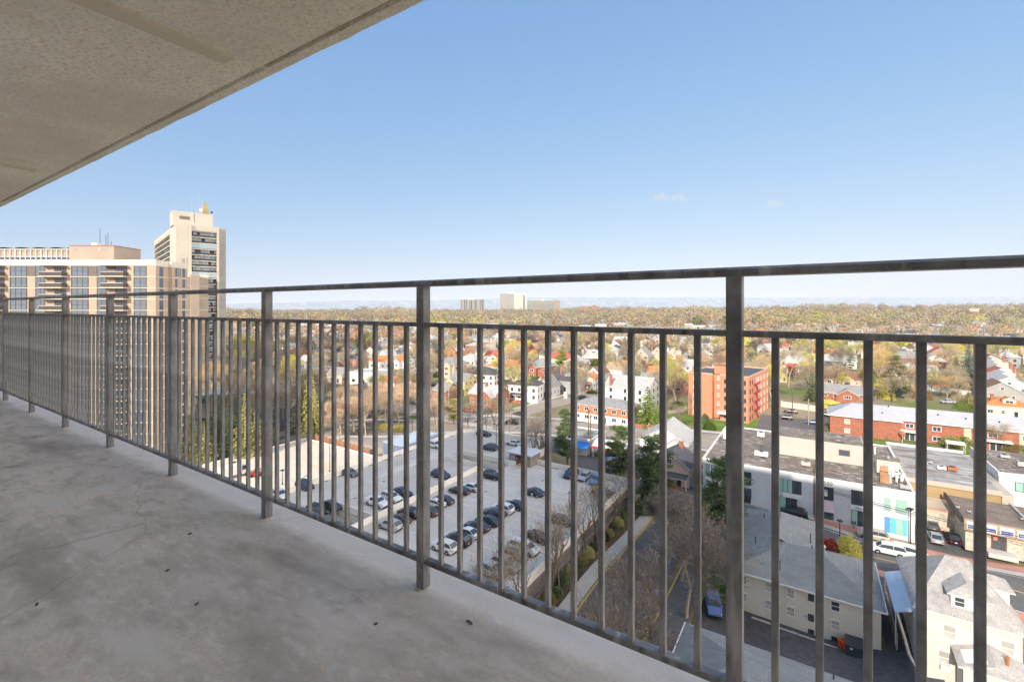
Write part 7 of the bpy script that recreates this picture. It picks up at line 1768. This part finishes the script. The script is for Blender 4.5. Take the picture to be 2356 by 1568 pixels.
# individually grown trees up to about three hundred bare trees
tc_ = []
for j in range(5200):
    Y = 190*(1500/190)**(rnd.random()**1.25); xr = rnd.uniform(-.66,1.16); x, y = xr*Y, Y
    if y < 235 and xr < .35 and rnd.random() < .45: continue
    if any((x-a)**2+(y-c)**2 < (r+1.0)**2 for a,c,r in hs) or any((x-a)**2+(y-c)**2 < 5.5**2 for a,c in far_r): continue
    if rnd.random() < .88 and any(y < c and c-y < 60 and abs(x*c/y-a) < r+3.5 for a,c,r in hs): continue
    u_, v_ = UV(x,y)
    if 140 < u_ < 200 and v_ > -50: continue
    if 125 < u_ < 168 and -60 < v_ <= -15: continue
    tc_.append((y, x))
tc_.sort(); acc = []; stuff_t = []; grid = {}
for y, x in tc_:
    d = 13.5 if y < 300 else 11.5 if y < 420 else 9.5 if y < 600 else 12
    k = (int(x/12), int(y/12)); ok = True
    for a in (-1,0,1):
        for c in (-1,0,1):
            for q in grid.get((k[0]+a,k[1]+c),()):
                if (q[0]-x)**2+(q[1]-y)**2 < d*d: ok = False
    if not ok: continue
    grid.setdefault(k,[]).append((x,y)); acc.append((y,x))
NT = 215
cols = ['tan','tan','orange','brown','brown','olive','tan','tan','grey','yellow']
for y, x in acc[:NT]:
    p_ = .5+.5*noise.noise(Vector((x*.012,y*.012,2))); r_ = rnd.random()
    if r_ < .045: tree('farpine',x,y,rnd.uniform(11,18),1.1,'dark' if rnd.random() < .7 else 'bright','dark evergreen '+gapl(x,y,terr(x,y)+7),E,'evergreens %s' % zone(y)); continue
    c = rnd.choice(['yellow','olive','tan']) if p_ > .62 and x/y > -.1 else rnd.choice(cols)
    kd = rnd.choice(['bareA','bareB','bareC'] if y < 300 else ['farA','farB','farC']); h = rnd.uniform(10,17)
    tree(kd,x,y,h,h/13*rnd.uniform(.9,1.15),c,'%s bare tree %s' % (c,gapl(x,y,terr(x,y)+h/2)),'tree','%s twigged trees %s' % (c,zone(y)))
# the wooded suburb beyond reads as one mass
def wood_mesh(name, pts, mats, density=120, s0=1.5):
    b = MB(); rr_ = random.Random(5)
    for y, x in pts:
        big = y > 520; h = rr_.uniform(11,20) if big else rr_.uniform(9,17); R0 = h*(rr_.uniform(.42,.62) if big else rr_.uniform(.36,.5)); z0 = terr(x,y); p_ = .5+.5*noise.noise(Vector((x*.006,y*.006,2))); 
        q_ = rr_.random()
        mi = 5 if q_ < .03 else (rr_.choice([0,2,2,3,0,0]) if p_ > .66 else rr_.choice([0,0,1,4,4,0,7,7,2 if p_ > .5 else 0]))
        h *= 1+.5*sst(.45,.75,.5+.5*noise.noise(Vector((x*.004,y*.004,7))))
        b.tube((x,y,z0-1),(x,y,z0+h*.6),.35,.2,3,6,cap=False)
        for k in range(density):
            d = Vector((rr_.gauss(0,1),rr_.gauss(0,1),rr_.gauss(.1,.85))).normalized(); r = rr_.uniform(.55,1.02)
            c = Vector((x+d.x*R0*r, y+d.y*R0*r, z0+h*.6+d.z*h*.38*r)); nn = (d+Vector((rr_.gauss(0,.22),rr_.gauss(0,.22),rr_.gauss(.1,.22)))).normalized(); e = nn.orthogonal().normalized(); e = Matrix.Rotation(rr_.random()*6.28, 3, nn) @ e; sd_ = nn.cross(e)
            s_ = s0*rr_.uniform(.6,1.3); b.face([c-sd_*s_*.3, c+sd_*s_*.3, c+e*s_],mi)
    o = b.build(name, mats); o['kind'] = 'stuff'; return o
def wmat(n_, c): m = M('wood_'+n_, c, .95, .16, .012, var2=.12, scale2=.05); m.node_tree.nodes['Principled BSDF'].inputs['Specular IOR Level'].default_value = .05; return m
wm6 = [wmat('tan',(.37,.29,.185)),wmat('orange',(.4,.29,.155)),wmat('olive',(.35,.33,.14)),wmat('yellow',(.44,.41,.13)),wmat('brown',(.29,.23,.165)),ndl['dark'],bark,wmat('grey',(.31,.265,.21))]
rest_t = acc[NT:]; near_ = [p for p in rest_t if p[0] < 520]; far_ = [p for p in rest_t if p[0] >= 520]
extra = [(rnd.uniform(560,1650), 0) for _ in range(1700)]; ex2 = []
for y,_ in extra:
    x = y*rnd.uniform(-.68,1.18)
    if any((x-a)**2+(y-c)**2 < 49 for a,c in ()) : continue
    if 1180 < y < 1400 and -200 < x < 160: 
        if y < 1230: ex2.append((y,x))
        continue
    ex2.append((y,x))
o = wood_mesh('woodland', near_, wm6, 170, 1.3); tag(o, 'bare suburban trees spreading over the middle slope', 'trees')
o = wood_mesh('woodland', far_+ex2, wm6, 150, 2.1); tag(o, 'mass of tan and yellow green bare trees covering the far ridge', 'trees')
# far houses and low buildings on the ridge, too small and too many to tell apart
b = MB(); rr_ = random.Random(8)
for k in range(720):
    y = rr_.uniform(480,1600); x = y*rr_.uniform(-.66,1.16); z0 = terr(x,y); w_, d, h = rr_.uniform(8,15)*(1 if k%9 else 2.5), rr_.uniform(8,12), rr_.uniform(6,11)
    mi = rr_.choice([0,0,0,1,2,3]); b.box(x-w_/2,x+w_/2,y-d/2,y+d/2,z0-2,z0+h,mi); rm = rr_.choice([4,4,5,6]); rt = h+rr_.uniform(1.5,3.2)
    if k%9:
        b.face([(x-w_/2-.4,y-d/2-.4,z0+h),(x+w_/2+.4,y-d/2-.4,z0+h),(x+w_/2+.4,y,z0+rt),(x-w_/2-.4,y,z0+rt)],rm); b.face([(x+w_/2+.4,y+d/2+.4,z0+h),(x-w_/2-.4,y+d/2+.4,z0+h),(x-w_/2-.4,y,z0+rt),(x+w_/2+.4,y,z0+rt)],rm)
    for i in range(3): b.box(x-w_/2+w_*(i+.3)/3,x-w_/2+w_*(i+.6)/3,y-d/2-.1,y-d/2,z0+1.5,z0+h-1.5,7)
o = b.build('far_suburb', [white,brickr,cream,beige,roofl,roofg,roofo,fdk]); o['kind'] = 'stuff'; tag(o, 'scattered small houses and flat roofs among the trees of the far ridge', 'houses')
# the plain beyond: warehouses, a plant and a skyline in the haze
b = MB(); rr_ = random.Random(9)
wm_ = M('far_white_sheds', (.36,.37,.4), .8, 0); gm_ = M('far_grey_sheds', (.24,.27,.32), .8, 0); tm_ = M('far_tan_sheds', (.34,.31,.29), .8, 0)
for k in range(2600):
    y = 3600*(13500/3600)**rr_.random(); px = rr_.uniform(430,2500); x = (px-1178)/F*y
    zz = hillz(px, y) if y > 11000 else -75
    if y > 13400: continue
    s_ = y/6000; b.box(x-rr_.uniform(6,40)*s_,x+rr_.uniform(6,40)*s_,y,y+30,zz-10,zz+rr_.uniform(6,20)*s_,rr_.choice([0,0,1,2]))
for k in range(1300):
    y = 11200+2300*rr_.random()**1.5; px = rr_.uniform(430,2500); x = (px-1178)/F*y; zz = hillz(px, y)
    if rr_.random() > .35+.65*noise.noise(Vector((px*.02,y*.004,1))): continue
    b.box(x-rr_.uniform(12,70),x+rr_.uniform(12,70),y,y+40,zz-10,zz+rr_.uniform(10,26),rr_.choice([0,0,1,2]))
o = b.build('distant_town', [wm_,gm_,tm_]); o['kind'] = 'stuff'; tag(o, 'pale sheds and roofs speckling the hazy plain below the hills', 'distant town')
b = MB()
for k in range(46):
    px = rr_.gauss(845,42); y = 12500; x = (px-1178)/F*y; h = abs(rr_.gauss(0,1))*55*max(.25,1-abs(px-840)/120)+35; w_ = rr_.uniform(18,42); b.box(x-w_,x+w_,y,y+40,-75,-75+h+50,rr_.choice([1,1,0]))
o = b.build('city_skyline', [wm_,gm_]); o['kind'] = 'stuff'; tag(o, 'faint blue city skyline in the haze left of the dark striped slab', 'skyline')
b = MB()
for k in range(14):
    px = 938+k*2.2; y = 8200; x = (px-1178)/F*y; b.box(x-8,x+8,y,y+60,-75,-75+rr_.uniform(25,50),0)
b.tube(((951-1178)/F*8200,8200,-75),((951-1178)/F*8200,8200,20),6,5,8,0); b.box((885-1178)/F*6500-60,(885-1178)/F*6500+45,6500,6600,-75,-40,0)
o = b.build('power_plant', [wm_]); tag(o, 'white industrial plant with a slim chimney on the hazy plain', 'plant')
b = MB(); x = (2210-1178)/F*5200; b.box(x-110,x+230,5200,5300,-75,-38,0); b.box(x-100,x+225,5199,5200,-66,-48,1)
tag(b.build('stadium', [wm_,gm_]), 'long blue grey building standing out on the plain at the far right', 'stadium')
x, y = (2236-1178)/F*900, 900; o = thing('billboard_tower','red brick block with white panels on top among the far right trees','brick block',(x,y,terr(x,y))); MB().box(-9,9,-5,5,0,13).build('wall', rbk, o); b = MB()
for k in range(6): b.box(-9+k*3.1,-7.4+k*3.1,-5.2,-4.8,13,18)
b.build('panels', white, o)
# ================================================================ LABELS OF LOOK-ALIKES
byl = {}
for o in COL.objects:
    if o.parent is None and o.get('label') and o.get('group'): byl.setdefault(o['label'], []).append(o)
for lab, os_ in byl.items():
    if len(os_) < 2: continue
    os_.sort(key=lambda o: o.location.y); n_ = len(os_)
    for i, o in enumerate(os_):
        nm = (['nearer','farther'] if n_ == 2 else ['nearest','second nearest'] + ['%s nearest' % ORD[q] for q in range(2, min(n_-1,12))] + ['farthest'])[min(i, n_-1)] if n_ < 12 else None
        if nm and len(lab.split())+len(nm.split()) <= 16: o['label'] = nm+' '+lab
        elif nm and len(lab.split()) < 16: o['label'] = ['near','far','back','rear','last','hind'][min(i,5)]+' '+lab
# ================================================================ HAZE
hz = bpy.data.materials.new('haze'); hz.use_nodes = True; n = hz.node_tree.nodes; l = hz.node_tree.links; n.clear()
out = n.new('ShaderNodeOutputMaterial'); pv = n.new('ShaderNodeVolumePrincipled'); pv.inputs['Color'].default_value = (.8,.89,1,1); pv.inputs['Density'].default_value = 8e-5; pv.inputs['Anisotropy'].default_value = -0.15
l.new(pv.outputs[0], out.inputs['Volume'])
b = MB(); b.box(-56000,56000,-1000,56000,-79,360)
if 1:
    o = b.build('haze', hz); o['kind'] = 'stuff'; tag(o, 'pale blue haze filling the air over the plain', 'haze')
